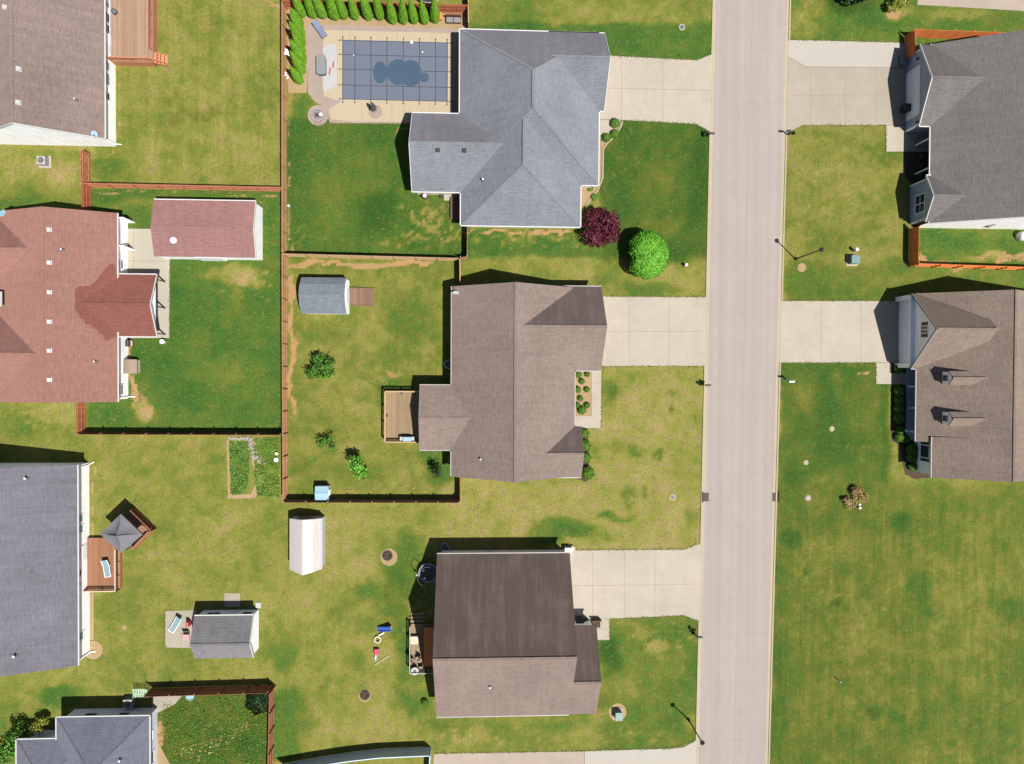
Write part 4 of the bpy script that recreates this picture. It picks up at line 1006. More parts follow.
window(hR2, 'W', S2x + .4, hit_x(926, 451.5, S2x + .4)[0], 1.2, 2.6, 1.3, panes=(1, 1), shutters='black', fw=.1)
lat = MB(); q = at(890, 368.5); lat.box(q.x, q.x + .1, q.y - .4, q.y + .4, 0, .9); 
fR2 = lambda x, y: HE + (x - W2) * p2
for yy in (378.0, 418.3):
    zf = 4.3
    for _ in range(6):
        f0 = at(945.2, yy, zf + .45); zf = fR2(f0.x, 0)
    hw_ = .74; x0 = f0.x; yc = f0.y; zt = zf + 1.2; xr = x0 + 5.2
    dm = MB(); dm.box(x0, x0 + 2.6, yc - hw_ + .08, yc + hw_ - .08, zf - .5, zt)
    rr = MB(); wl2 = MB()
    roof_block(rr, wl2, MB(), x0 - .12, xr, yc - hw_, yc + hw_, 'x', zt, zt + .66, .1, .1, gutters='', wall=False)
    dm.add([(x0, yc - hw_ + .08, zt), (x0, yc + hw_ - .08, zt), (x0, yc, zt + .42), (x0 + 2.6, yc - hw_ + .08, zt), (x0 + 2.6, yc + hw_ - .08, zt), (x0 + 2.6, yc, zt + .42)], [(0, 2, 1), (3, 4, 5), (0, 3, 5, 2), (1, 2, 5, 4)])
    dd = dm.build('dormer', M['white_siding'], hR2)
    dr = rr.build('dormer_roof', M['tan_shingle'], dd, uv=True)
    fr = MB(); fr.box(x0 - .05, x0 - .004, yc - .40, yc + .40, zf + .08, zf + .98); fr.build('dormer_window_frame', M['white_trim'], dd)
    pn = MB()
    for sy in (-1, 1):
        for zz in (0, 1): pn.box(x0 - .07, x0 - .052, yc + sy * .15 - .135, yc + sy * .15 + .135, zf + .18 + zz * .37, zf + .52 + zz * .37)
    pn.build('pane', M['glass'], dd)

# ---------------------------------------------------------------- outbuildings
hC = house('garage', 'long plum-red roofed outbuilding with white walls and a white dome on its roof', 'garage', (-29, 14.7, 0),
    [dict(x0=at(153.9, 230, 2.5).x, x1=-23.5, y0=11.9, y1=at(200, 200.3, 2.5).y, axis='x', ze=2.5, zr=3.25, oh=.12, rake=.06, gutters='r', rakes='b')], 'white_siding', 'plum_shingle')
cN = at(200, 200.3, 2.5).y
c = hit_plane(173.6, 240.3, lambda x, y: 3.25 - abs(y - (11.9 + cN) / 2) * .75 / ((cN - 11.9) / 2))
MB().lathe(c, [(.34, -.1), (.34, .1), (.3, .17), (.2, .23), (.05, .26)], 22).build('dome_skylight', M['white'], hC, smooth=True)
wd = MB(); wd.box(-29.9, -27.3, 11.86, 12.01, 0.05, 2.1); wd.build('sliding_door', M['white_trim'], hC)
door(hC, 'W', at(153.9, 230, 2.5).x + .06, 14.7, .9, 2.0, 'white_trim', .04)

# barn-roofed grey shed with a ramp
sA, sB_ = at(300.8, 297, 2.0).x, at(346, 297, 2.0).x; sN, sS = at(325, 277.2, 2.0).y, at(325, 313.5, 2.0).y
s1t = thing('shed', 'small barn-roofed shed with blue-grey shingles and a wooden ramp', 'shed', ((sA + sB_) / 2, (sN + sS) / 2, 0))
rf = MB(); wl = MB(); ym = (sN + sS) / 2
prof = [(sS, 1.75), (sS + (ym - sS) * .42, 2.55), (ym, 2.95), (sN - (sN - ym) * .42, 2.55), (sN, 1.75)]
for (y0, z0), (y1, z1) in zip(prof, prof[1:]):
    rf.add([(sA, y0, z0), (sB_, y0, z0), (sB_, y1, z1), (sA, y1, z1), (sA, y0, z0 - .08), (sB_, y0, z0 - .08), (sB_, y1, z1 - .08), (sA, y1, z1 - .08)],
           [(0, 1, 2, 3), (7, 6, 5, 4), (0, 4, 5, 1), (3, 2, 6, 7), (1, 5, 6, 2), (0, 3, 7, 4)])
rf.build('roof', M['mist_shingle'], s1t, uv=True)
wp = [(sS + .1, -.1)] + [(y + (.1 if y < ym - .01 else -.1 if y > ym + .01 else 0), z - .11) for y, z in prof] + [(sN - .1, -.1)]
vs = [(sA + .12, y, z) for y, z in wp] + [(sB_ - .02, y, z) for y, z in wp]; n = len(wp)
wl.add(vs, [tuple(range(n)), tuple(range(2 * n - 1, n - 1, -1))] + [(i, n + i, n + (i + 1) % n, (i + 1) % n) for i in range(n)])
wl.build('wall', M['white_siding'], s1t)
tr = MB(); tr.box(sB_ - .02, sB_ + .04, ym - .75, ym + .75, .1, 1.9); tr.build('door', M['white_trim'], s1t)
rp = MB(); a, b = at(350, 288.5, .3), at(374.5, 305.5, .05)
rp0 = sB_ + .1; nb = 13
for k in range(nb):
    x = rp0 + (b.x - rp0) * k / nb; z = .34 - .26 * k / nb
    rp.box(x, x + (b.x - rp0) / nb - .015, b.y, a.y, z - .04, z)
for y in (a.y + .05, b.y - .05): rp.bar((rp0, y, .40), (b.x, y, .12), .09, .16)
rp.build('ramp', M['ramp_wood'], s1t)

# white metal shed
wA, wB = at(288.6, 545, 1.9).x, at(321.5, 545, 1.9).x; wNn, wSs = at(305, 519, 1.9).y, at(305, 570, 1.9).y
s2t = thing('shed', 'white ribbed metal shed standing alone in the lawn below the fence corner', 'shed', ((wA + wB) / 2, (wNn + wSs) / 2, 0))
M['ribbed'] = plain('ribbed_white_metal', (0.30, 0.275, 0.27, 1), 0.45, 0.35, 0.1)
xm = at(301, 545, 2.5).x + .1
prof = [(wA, 1.6), (wA + (xm - wA) * .5, 2.05), (xm, 2.42), (xm + (wB - xm) * .55, 2.1), (wB, 1.55)]
rf = MB()
def pz(x):
    for (a, za), (b, zb) in zip(prof, prof[1:]):
        if a - 1e-6 <= x <= b + 1e-6: return za + (zb - za) * (x - a) / (b - a)
    return prof[-1][1]
xs_ = []
xk = wA
k = 0
while xk < wB - .001:
    xs_ += [(xk, 0), (xk + .16, 0), (xk + .18, .035), (xk + .22, .035)]; xk += .24; k += 1
xs_ = sorted(set([(x, d) for x, d in xs_ if x <= wB] + [(wB, 0)]))
def send(x): return (.35 if False else 0)
vs = []
for x, d in xs_:
    bulge = -.55 * (1 - abs((x - wA) / (wB - wA) * 2 - .75)) * 0
    ys_ = wSs - .42 * max(0, 1 - abs(x - xm) / (xm - wA if x < xm else wB - xm))
    vs += [(x, ys_, pz(x) + d), (x, wNn, pz(x) + d), (x, ys_, pz(x) - .05), (x, wNn, pz(x) - .05)]
fs = []
for i in range(len(xs_) - 1):
    a = 4 * i; b = a + 4
    fs += [(a, b, b + 1, a + 1), (a + 2, a + 3, b + 3, b + 2), (a, a + 2, b + 2, b), (a + 1, b + 1, b + 3, a + 3)]
fs += [(0, 1, 3, 2), (len(vs) - 4, len(vs) - 2, len(vs) - 1, len(vs) - 3)]
rf.add(vs, fs); rf.build('roof', M['ribbed'], s2t)
wp = [(wA + .08, -.1)] + [(x, pz(x) - .08) for x, z in prof[0:1]] + [(x, z - .08) for x, z in prof[1:-1]] + [(wB - .05, prof[-1][1] - .06), (wB - .05, -.1)]
wp[1] = (wA + .08, prof[0][1] - .03)
n = len(wp); wl = MB(); vs = [(x, wSs + .15, z) for x, z in wp] + [(x, wNn - .06, z) for x, z in wp]
wl.add(vs, [tuple(range(n - 1, -1, -1)), tuple(range(n, 2 * n))] + [(i, (i + 1) % n, n + (i + 1) % n, n + i) for i in range(n)]); wl.build('wall', M['vinyl'], s2t)
db = MB(); db.box(xm - .8, xm + .75, wNn - .055, wNn - .02, .05, 1.55); db.build('door', M['mid_grey'], s2t)

# grey gabled pool house with its slab
hP = house('shed', 'grey-roofed white garden shed with a small concrete patio holding a lounger', 'shed', (-26.9, -28, 0),
    [dict(x0=-29.95, x1=-23.86, y0=-30.22, y1=-25.72, axis='x', ze=2.2, zr=3.35, oh=.15, rake=.12, gutters='r', rakes='b', rc=-28.32)], 'white_siding', 'ash_shingle')
M['blue_siding_door'] = M['blue_siding']
window(hP, 'N', -25.87, -28.3, .9, 1.6, 1.3, panes=(1, 2)); window(hP, 'N', -25.87, -24.8, .9, 1.6, .9, panes=(1, 1)); door(hP, 'N', -25.87, -26.6, 1.5, 1.85, 'white_trim', .05)
slab('step_pad', [(224.5, 593), (240.2, 593.4), (240.2, 607), (224.5, 607)], 'drive_old', .026)
gp = at(258.7, 605); MB().box(gp.x - .3, gp.x + .25, gp.y - .3, gp.y + .3, 0, .12).build('step_stone', M['light_grey'], hP)

# ---------------------------------------------------------------- decks
def board_floor(mb, x0, x1, y0, y1, z, axis='y', w=.14, t=.04):
    if axis == 'y':
        n = max(1, int((x1 - x0) / w)); s = (x1 - x0) / n
        for k in range(n): mb.box(x0 + k * s, x0 + (k + 1) * s - .01, y0, y1, z - t, z)
    else:
        n = max(1, int((y1 - y0) / w)); s = (y1 - y0) / n
        for k in range(n): mb.box(x0, x1, y0 + k * s, y0 + (k + 1) * s - .01, z - t, z)
def railing(t, pts, z, h, mat, bal=.13, cap_mat=None, post_every=1.8, cap=.12):
    cp = MB(); bl = MB()
    for a, b in zip(pts, pts[1:]):
        a, b = Vector((a[0], a[1], 0)), Vector((b[0], b[1], 0)); L = (b - a).length; d = (b - a).normalized()
        cp.bar(a + Vector((0, 0, z + h)), b + Vector((0, 0, z + h)), cap, .05)
        cp.bar(a + Vector((0, 0, z + .1)), b + Vector((0, 0, z + .1)), .05, .07)
        for k in range(1, int(L / bal)):
            p = a + d * k * bal; bl.box(p.x - .02, p.x + .02, p.y - .02, p.y + .02, z + .13, z + h - .03)
        n = max(1, round(L / post_every))
        for k in range(n + 1):
            p = a + d * (L * k / n); pm = MB().box(p.x - .05, p.x + .05, p.y - .05, p.y + .05, 0, z + h - .028); pm.build('post', M[mat], t)
    r_ = cp.build('rail', M[cap_mat or mat], t); bl.build('baluster', M[mat], r_)
    r_['kind_of'] = 'rail'; del r_['kind_of']
def skirt(t, pts, z, mat, th=.04):
    mb = MB()
    for a, b in zip(pts, pts[1:]):
        mb.bar((a[0], a[1], z / 2 - .03), (b[0], b[1], z / 2 - .03), th, z - .08)
    mb.build('skirt', M[mat], t)

# deck on the brown house
z = 1.0; dx0 = AX + .04; dx1 = at(157.2, 30).x; dy0 = at(130, 66).y; dy1 = dy0 + 14
dA = thing('deck', 'raised wooden deck with stairs beside the brown roofed house at top', 'deck', ((dx0 + dx1) / 2, dy0, 0))
fl = MB(); board_floor(fl, dx0, dx1, dy0, dy1, z); fl.build('floor', M['deck_wood_y'], dA)
skirt(dA, [(dx1 - .02, dy0), (dx1 - .02, dy1)], z, 'cedar'); skirt(dA, [(dx0, dy0 + .02), (dx1, dy0 + .02)], z, 'cedar')
railing(dA, [(dx0 + .06, dy0 + .06), (dx1 - .07, dy0 + .06)], z, .9, 'cedar', .14)
railing(dA, [(dx1 - .07, dy0 + 1.25), (dx1 - .07, dy1)], z, .9, 'cedar', .14)
st = MB(); sy0 = dy0 + .06; sy1 = dy0 + 1.15
for k in range(4): st.box(dx1 + .02 + k * .29, dx1 + .02 + (k + 1) * .29, sy0, sy1, z - .2 * (k + 1) - .04, z - .2 * (k + 1))
for y in (sy0, sy1): st.bar((dx1 + .02, y, z - .28), (dx1 + 1.2, y, .06), .04, .24)
st.build('stairs', M['cedar'], dA)
hr = MB(); hr.bar((dx1, sy0, z + .9), (dx1 + 1.2, sy0, .95), .08, .05); hr.box(dx1 + 1.15, dx1 + 1.23, sy0 - .04, sy0 + .04, 0, .95); hr.build('handrail', M['cedar'], dA)
k_ = at(114.8, 12, 1.4)
gr_ = thing('grill_cover', 'small dark round kettle grill on the deck against the brown roofed house wall', 'grill', (k_.x, k_.y, z))
MB().lathe((k_.x, k_.y, z + .55), [(.05, -.22), (.24, -.12), (.29, 0), (.26, .12), (.14, .2), (.03, .22)], 18).build('bowl', M['dark_grey'], gr_, smooth=True)
lg = MB()
for a in (0, 2.1, 4.2): lg.tube((k_.x + .1 * math.cos(a), k_.y + .1 * math.sin(a), z + .36), (k_.x + .26 * math.cos(a), k_.y + .26 * math.sin(a), z), .015)
lg.build('leg', M['dark_grey'], gr_)

# deck on the slate house, with the turned corner under the canopy
z = .5; a, b = at(89.3, 540), at(122.5, 588)
dD = thing('deck', 'red-brown low deck on the slate roofed house with a turned corner under the canopy', 'deck', ((a.x + b.x) / 2, b.y, 0))
fl = MB(); board_floor(fl, DX + .04, b.x, b.y, a.y + .35, z); fl.build('floor', M['deck_red_y'], dD)
cx_, cy_ = at(136, 528).x, at(136, 528).y; q = 1.75
fl2 = MB(); e1 = Vector((1, 1, 0)).normalized(); e2 = Vector((-1, 1, 0)).normalized(); n = 18; hw_ = 1.55
for k in range(n):
    s0 = -hw_ + 2 * hw_ * k / n; s1_ = s0 + 2 * hw_ / n - .01; c0 = Vector((cx_, cy_, 0))
    fl2.prism([c0 + e2 * s0 - e1 * hw_, c0 + e2 * s1_ - e1 * hw_, c0 + e2 * s1_ + e1 * hw_, c0 + e2 * s0 + e1 * hw_], z - .044, z - .004)
fl2.build('corner_floor', M['deck_red_y'], dD)
c0 = Vector((cx_, cy_, 0)); S_ = c0 - e2 * hw_ - e1 * hw_; E_ = c0 + e1 * hw_ - e2 * hw_; N_ = c0 + e1 * hw_ + e2 * hw_; W_ = c0 - e1 * hw_ + e2 * hw_
skirt(dD, [S_, E_, N_, W_], z, 'red_wood'); skirt(dD, [(DX + .04, b.y + .02), (b.x - .02, b.y + .02), (b.x - .02, S_.y + .3)], z, 'red_wood')
railing(dD, [(DX + .1, b.y + .07), (b.x - .07, b.y + .07), (b.x - .07, S_.y + .2)], z, .85, 'red_wood', .13, 'cream', 1.5, .10)
railing(dD, [(S_.x + .15, S_.y + .15), (E_.x - .05, E_.y), (N_.x, N_.y - .05)], z, .85, 'red_wood', .13, 'deck_red_y', 1.6, .2)
bn = MB(); p0 = E_ - e1 * .2 + e2 * .3 ; bn.bar(E_ + e2 * .25 - e1 * .35 + Vector((0, 0, z + .42)), E_ + e2 * 1.1 - e1 * .35 + Vector((0, 0, z + .42)), .4, .06); bn.bar(E_ + e2 * .25 - e1 * .35 + Vector((0, 0, z + .2)), E_ + e2 * 1.1 - e1 * .35 + Vector((0, 0, z + .2)), .3, .38)
bn.build('bench', M['deck_red_y'], dD)

# canopy
cz = 3.15; ck = c0 + Vector((.25, .1, 0)); cn = [at(100, 534, cz), at(121, 553, cz), at(142.4, 534.6, cz), at(120.8, 514, cz)]
ap = sum(cn, Vector()) / 4; ap.z = 4.05
gz = thing('canopy', 'grey square fabric canopy set corner-on over the red-brown deck', 'canopy', (ap.x, ap.y, z))
fab = MB(); nseg = 8
vs = [ap]; fsx = []
rows = []
for i in range(4):
    A_, B2 = cn[i], cn[(i + 1) % 4]; grid = []
    for r_ in range(nseg + 1):
        t_ = r_ / nseg; row = []
        for s_ in range(nseg + 1):
            e = A_.lerp(B2, s_ / nseg); p = ap.lerp(e, t_); p.z -= .22 * math.sin(math.pi * t_) * (.35 + .65 * math.sin(math.pi * s_ / nseg)); row.append(p)
        grid.append(row)
    base = len(fab.v)
    fab.v += [tuple(p) for row in grid for p in row]
    W9 = nseg + 1
    fab.f += [(base + r_ * W9 + s_, base + (r_ + 1) * W9 + s_, base + (r_ + 1) * W9 + s_ + 1, base + r_ * W9 + s_ + 1) for r_ in range(nseg) for s_ in range(nseg)]
for i in range(4):
    A_, B2 = cn[i], cn[(i + 1) % 4]
    fab.bar(A_ - Vector((0, 0, .1)), B2 - Vector((0, 0, .1)), .012, .2)
M['canopy'] = plain('grey_canopy_fabric', (0.10, 0.098, 0.108, 1), 0.85, 0.15, 0.12, 1.5)
fo = fab.build('canopy_cloth', M['canopy'], gz); sd = fo.modifiers.new('t', 'SOLIDIFY'); sd.thickness = .012
vt = MB(); 
for i in range(4): vt.bar(ap + Vector((0, 0, .05)), ap.lerp(cn[i], .62) + Vector((0, 0, -.09)), .07, .05)
vt.build('seam_cover', M['dark_grey'], gz)
for p in cn:
    pm = MB(); q_ = p.lerp(Vector((ap.x, ap.y, p.z)), .06); pm.tube((q_.x, q_.y, z), (q_.x, q_.y, cz - .02), .045); pm.build('post', M['black'], gz)

# deck on the taupe house
z = .6; a, b = at(386.4, 390.5), at(421.5, 441.5)
dG = thing('deck', 'weathered square deck on the west side of the taupe house', 'deck', ((a.x + b.x) / 2, b.y, 0))
wGx = at(419.4, 418, HE).x + .15
fl = MB(); board_floor(fl, a.x, wGx - .02, b.y, a.y, z); fl.build('floor', M['deck_pale_y'], dG)
skirt(dG, [(wGx, a.y - .02), (a.x + .02, a.y - .02), (a.x + .02, b.y + .02), (wGx, b.y + .02)], z, 'weathered')
railing(dG, [(wGx - .1, a.y - .07), (a.x + .07, a.y - .07), (a.x + .07, b.y + .07), (wGx - .1, b.y + .07)], z, .95, 'weathered', .12, 'weathered', 1.7, .14)

# deck on the dark brown house
z = .55; a, b = at(410.8, 615), at(426, 671)
dH = thing('deck', 'cluttered narrow deck along the west wall of the dark brown roofed house', 'deck', ((a.x + b.x) / 2, b.y, 0))
wHx = Hw + .35
fl = MB(); board_floor(fl, a.x, wHx - .02, at(420, 668).y, at(420, 622).y, z); fl.build('floor', M['deck_pale_y'], dH)
skirt(dH, [(a.x + .02, at(420, 622).y), (a.x + .02, at(420, 668).y), (wHx, at(420, 668).y)], z, 'dark_wood')
st = MB()
for k in range(3): st.box(a.x, a.x + 1.5, at(410, 621.6 - k * 3.1).y + .02, at(410, 618.7 - k * 3.1).y - .02, z - .16 * (k + 1) - .05, z - .16 * (k + 1))
st.build('stairs', M['deck_pale_y'], dH)
railing(dH, [(a.x + .05, at(410, 622).y), (a.x + .05, at(410, 668).y), (wHx - .1, at(410, 668).y)], z, .9, 'dark_wood', .13, 'light_grey', 1.7, .07)
uz = MB(); board_floor(uz, at(424.5, 640).x, wHx - .02, at(424, 662).y, at(424, 624).y, 1.05); 
uz.box(at(424.5, 640).x, at(424.5, 640).x + .05, at(424, 662).y, at(424, 624).y, .56, 1.0); uz.build('upper_step', M['orange_cedar'], dH)

# ---------------------------------------------------------------- fences
def fence(label, pts, h, mat, side=1, name='fence', rails=3, post_mat=None, boards=True, bw=.14, group=None, closed_top=False, post_every=2.42, gate=False, topline=None):
    """board fence along ground points (world); rails and posts stand on the side given (+1 left of the run)"""
    pts = [Vector((p.x, p.y, 0)) for p in pts]
    c = sum(pts, Vector()) / len(pts)
    t = thing(name, label, 'fence' if name == 'fence' else 'gate', (c.x, c.y, 0), group)
    bd, rl = MB(), MB()
    rnd = random.Random(len(label) * 7 + int(abs(c.x) * 10))
    for a, b in zip(pts, pts[1:]):
        L = (b - a).length; d = (b - a) / L; s = Vector((-d.y, d.x, 0)) * side
        n = int(L / bw); st = L / n
        if boards:
            for k in range(n):
                p, q = a + d * (k * st + .004), a + d * ((k + 1) * st - .004)
                hz = h + rnd.uniform(-.015, .015)
                bd.bar(p + Vector((0, 0, hz / 2 + .02)), q + Vector((0, 0, hz / 2 + .02)), .02 + rnd.uniform(0, .006), hz - .04)
        zs = [h * f for f in ((.14, .5, .86) if rails == 3 else (.2, .8))] if rails else []
        for z in zs: rl.bar(a + s * .035 + Vector((0, 0, z)), b + s * .035 + Vector((0, 0, z)), .04, .09)
        npst = max(1, round(L / post_every))
        for k in range(npst + (1 if b is pts[-1] else 0)):
            p = a + d * (L * k / npst) + s * (.11 if rails else 0)
            pm = MB().box(p.x - .045, p.x + .045, p.y - .045, p.y + .045, 0, h + .03 if rails else h + .06)
            pm.build('post', M[post_mat or mat], t)
        if gate:
            rl.bar(a + s * .035 + Vector((0, 0, h * .14)), a + d * (L / 2) + s * .035 + Vector((0, 0, h * .86)), .04, .09)
            rl.bar(a + d * (L / 2) + s * .035 + Vector((0, 0, h * .14)), b + s * .035 + Vector((0, 0, h * .86)), .04, .09)
        if closed_top: rl.bar(a + Vector((0, 0, h + .03)), b + Vector((0, 0, h + .03)), .09, .05)
    if bd.v: bd.build('board_panel', M[mat], t)
    if rl.v: rl.build('rail', M[post_mat or mat], t)
    return t
FH = 1.8
fence('long north-south stained wooden fence between the top left lawn and the pool yard', [at(286.2, -14), at(286.3, 192), at(286.3, 255.5)], FH, 'brown_fence', 1)
fence('long brown wooden fence west of the yard with the barn-roofed shed', [at(286.4, 256.5), at(287.2, 499.3)], FH, 'brown_fence', 1)
fence('reddish wooden fence running east-west above the plum-red roofed outbuilding', [at(91, 187.4), at(285.4, 191.6)], FH, 'cedar', -1)
fence('cross-braced wooden gate between the brown roofed house and the reddish fence corner', [at(90.3, 155.5), at(90.5, 186.6)], FH, 'cedar', 1, name='gate', gate=True, rails=2)
fence('short red fence piece running from the reddish fence corner down to the red-brown roof', [at(91.3, 188.2), at(91.5, 219)], FH, 'red_wood', 1)
fence('short red-brown fence piece below the red-brown roofed house', [at(86, 402.6), at(86.4, 432.4)], FH, 'red_wood', 1)
fence('dark red-brown fence along the south edge of the bright green yard', [at(87, 433), at(285.2, 433.6)], FH, 'redbrown_fence', 1)
fence('weathered wooden fence between the pool yard and the yard with the barn-roofed shed', [at(288, 256.4), at(459.5, 260.8)], FH, 'weathered', -1)
fence('short weathered fence piece reaching the north west corner of the taupe house', [at(460, 261.6), at(460.2, 284)], FH, 'weathered', 1)
fence('short pale fence piece below the south west corner of the grey hip-roofed house', [at(467.6, 229), at(467.4, 259.4), at(461, 260.3)], FH, 'weathered', -1)
fence('short pale fence piece above the north west corner of the grey hip-roofed house', [at(468.2, -8), at(468.4, 31)], FH, 'weathered', 1)
fence('dark brown fence along the south side of the taupe house yard', [at(288, 499.6), at(460.2, 499.9)], FH, 'brown_fence', 1)
fence('short brown fence piece at the south west corner of the taupe house', [at(460.6, 499.2), at(460.4, 474.5)], FH, 'brown_fence', 1)
fence('orange-brown fence behind the row of arborvitae above the pool', [at(287.4, 8.6), at(436, 13), at(467.4, 13.6)], FH, 'red_wood', -1)
fence('tall red-brown fence along the north of the small yard at bottom left', [at(153, 688.2), at(273.6, 684.6)], 2.0, 'redbrown_fence', 1)
fence('tall red-brown fence along the east of the small yard at bottom left', [at(274.6, 685.4), at(272.4, 785)], 1.95, 'redbrown_fence', 1)
fence('curving pale blue-grey vinyl fence at the bottom edge left of the gravel strip', [at(283, 763.4), at(318, 757.2), at(350, 752.2), at(382, 748.6), at(430, 746.6)], 1.8, 'vinyl', 1, rails=0, closed_top=True, bw=.16)
fence('short pale blue-grey vinyl fence return beside the gravel strip at the bottom edge', [at(431, 747.4), at(429.6, 785)], 1.8, 'vinyl', 1, rails=0, closed_top=True, bw=.16)
fence('bright orange-brown fence north of the blue-sided house', [at(905.6, 37.4), at(1020, 41.4)], FH, 'orange_cedar', 1)
fence('bright orange-brown fence piece at the garage corner of the blue-sided house', [at(904.8, 38.2), at(905.2, 61)], FH, 'orange_cedar', -1)
fence('orange-brown fence piece below the small gable of the blue-sided house', [at(908.8, 229.5), at(908.3, 265)], FH, 'orange_cedar', 1)
fence('orange-brown fence running east above the tan house with dormers', [at(909.2, 266), at(1060, 271)], FH, 'orange_cedar', -1)

# ---------------------------------------------------------------- foliage
def quads(pts, nor, size, rng, flat=.6):
    """little leaf faces scattered at pts, tipped about their normals"""
    n = len(pts)
    d = nor + rng.normal(0, flat, (n, 3)); d /= np.linalg.norm(d, axis=1)[:, None] + 1e-9
    r = rng.normal(0, 1, (n, 3)); u = np.cross(d, r); u /= np.linalg.norm(u, axis=1)[:, None] + 1e-9
    v = np.cross(d, u)
    s = (size * rng.uniform(.6, 1.35, n))[:, None]
    V = np.stack([pts - u * s - v * s * .55, pts + u * s * .2 - v * s * .75, pts + u * s * 1.1, pts + u * s * .2 + v * s * .75, pts - u * s + v * s * .55], 1).reshape(-1, 3)
    F = np.arange(5 * n).reshape(n, 5)
    return V, F
def mesh_np(name, V, F, mat, parent=None, k=5):
    me = bpy.data.meshes.new(name)
    me.vertices.add(len(V)); me.vertices.foreach_set('co', np.ascontiguousarray(V, dtype=np.float32).ravel())
    me.loops.add(F.size); me.loops.foreach_set('vertex_index', F.ravel().astype(np.int32))
    me.polygons.add(len(F)); me.polygons.foreach_set('loop_start', np.arange(0, F.size, k, dtype=np.int32))
    me.update(); me.validate(); me.materials.append(mat)
    o = bpy.data.objects.new(name, me); col.objects.link(o)
    if parent is not None: o.parent = parent
    return o
def clumps(rng, lobes, per, spread, inner=.0):
    """leaf points over lumpy lobes (x, y, z, rx, ry, rz): each lobe carries tufts so its outline is uneven"""
    P_, N_ = [], []
    for (cx, cy, cz, rx, ry, rz) in lobes:
        nt = max(6, int(per / 26))
        for _ in range(nt):
            d = rng.normal(0, 1, 3); d /= np.linalg.norm(d)
            if d[2] < -.55: d[2] = -d[2]
            k = rng.uniform(.72 - inner, 1.08)
            c = np.array([cx, cy, cz]) + d * np.array([rx, ry, rz]) * k
            m = 26
            q = rng.normal(0, 1, (m, 3)) * spread * min(rx, ry, rz)
            P_.append(c + q); nn = np.tile(d, (m, 1)); N_.append(nn)
    return np.concatenate(P_), np.concatenate(N_)

M['leaf_maple'] = leaf('maroon_maple_leaves', seen(66, 18, 34, 1.3), seen(110, 34, 56, 1.35), seen(146, 64, 78, 1.3))
M['leaf_lime'] = leaf('bright_green_leaves', seen(96, 168, 36, 1.5), seen(112, 186, 48, 1.5), seen(130, 202, 64, 1.4))
M['leaf_arb'] = leaf('arborvitae_sprays', seen(84, 130, 20, 1.35), seen(112, 166, 30, 1.35), seen(140, 192, 44, 1.3))
M['leaf_mid'] = leaf('mid_green_leaves', seen(46, 84, 24, 1.6), seen(76, 130, 36, 1.6), seen(112, 164, 54, 1.6))
M['leaf_fresh'] = leaf('fresh_green_leaves', seen(70, 130, 34, 1.6), seen(100, 172, 46, 1.6), seen(140, 204, 80, 1.6))
M['leaf_dark'] = leaf('dark_green_leaves', seen(24, 46, 18), seen(40, 76, 28), seen(64, 106, 40))
M['leaf_bronze'] = leaf('bronze_leaves', seen(66, 62, 30, 1.4), seen(98, 108, 48, 1.4), seen(126, 142, 66, 1.4))
M['leaf_box'] = leaf('boxwood_leaves', seen(66, 108, 26, 1.6), seen(94, 142, 36, 1.6), seen(128, 168, 54, 1.5))
M['leaf_dry'] = leaf('dry_straw_leaves', seen(150, 112, 66, 1.5), seen(196, 166, 104, 1.5), seen(216, 200, 140, 1.5))
M['leaf_yellow'] = leaf('yellow_green_leaves', seen(96, 120, 36, 1.5), seen(150, 160, 54, 1.5), seen(190, 186, 84, 1.5))
M['core'] = plain('dark_green_twigs', seen(30, 44, 20), 0.95, 0.05, 0.3)  # dark green colour of the inner twigs
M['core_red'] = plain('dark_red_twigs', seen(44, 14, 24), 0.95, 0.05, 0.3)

def tree(label, cat, loc, lobes, nleaf, size, mat, seed, name='tree', trunk_h=1.2, tr=.09, spread=.17, core=True, group=None, limbs=5, inner=.15):
    rng_ = np.random.default_rng(seed)
    t = thing(name, label, cat, (loc.x, loc.y, 0), group, world_parts=False)
    pts, nor = clumps(rng_, lobes, nleaf / len(lobes), spread, inner)
    keep = pts[:, 2] > .06
    V, F = quads(pts[keep], nor[keep], size, rng_)
    mesh_np('crown', V, F, M[mat], t)
    if trunk_h:
        tk = MB(); rt = random.Random(seed)
        top = max(l[2] for l in lobes)
        cx, cy = sum(l[0] for l in lobes) / len(lobes), sum(l[1] for l in lobes) / len(lobes)
        tk.tube((0, 0, -.1), (cx * .4, cy * .4, trunk_h), tr, tr * .75)
        for i in range(limbs):
            l = lobes[i % len(lobes)]; a = rt.uniform(0, 6.28)
            e = Vector((l[0] + l[3] * .6 * math.cos(a), l[1] + l[4] * .6 * math.sin(a), l[2] + l[5] * .35))
            m_ = Vector((cx * .4, cy * .4, trunk_h)).lerp(e, .5) + Vector((0, 0, .1))
            tk.tube((cx * .4, cy * .4, trunk_h - .05), m_, tr * .6, tr * .4, 6); tk.tube(m_, e, tr * .4, tr * .12, 6)
        tk.build('trunk', M['trunk'], t)
    return t

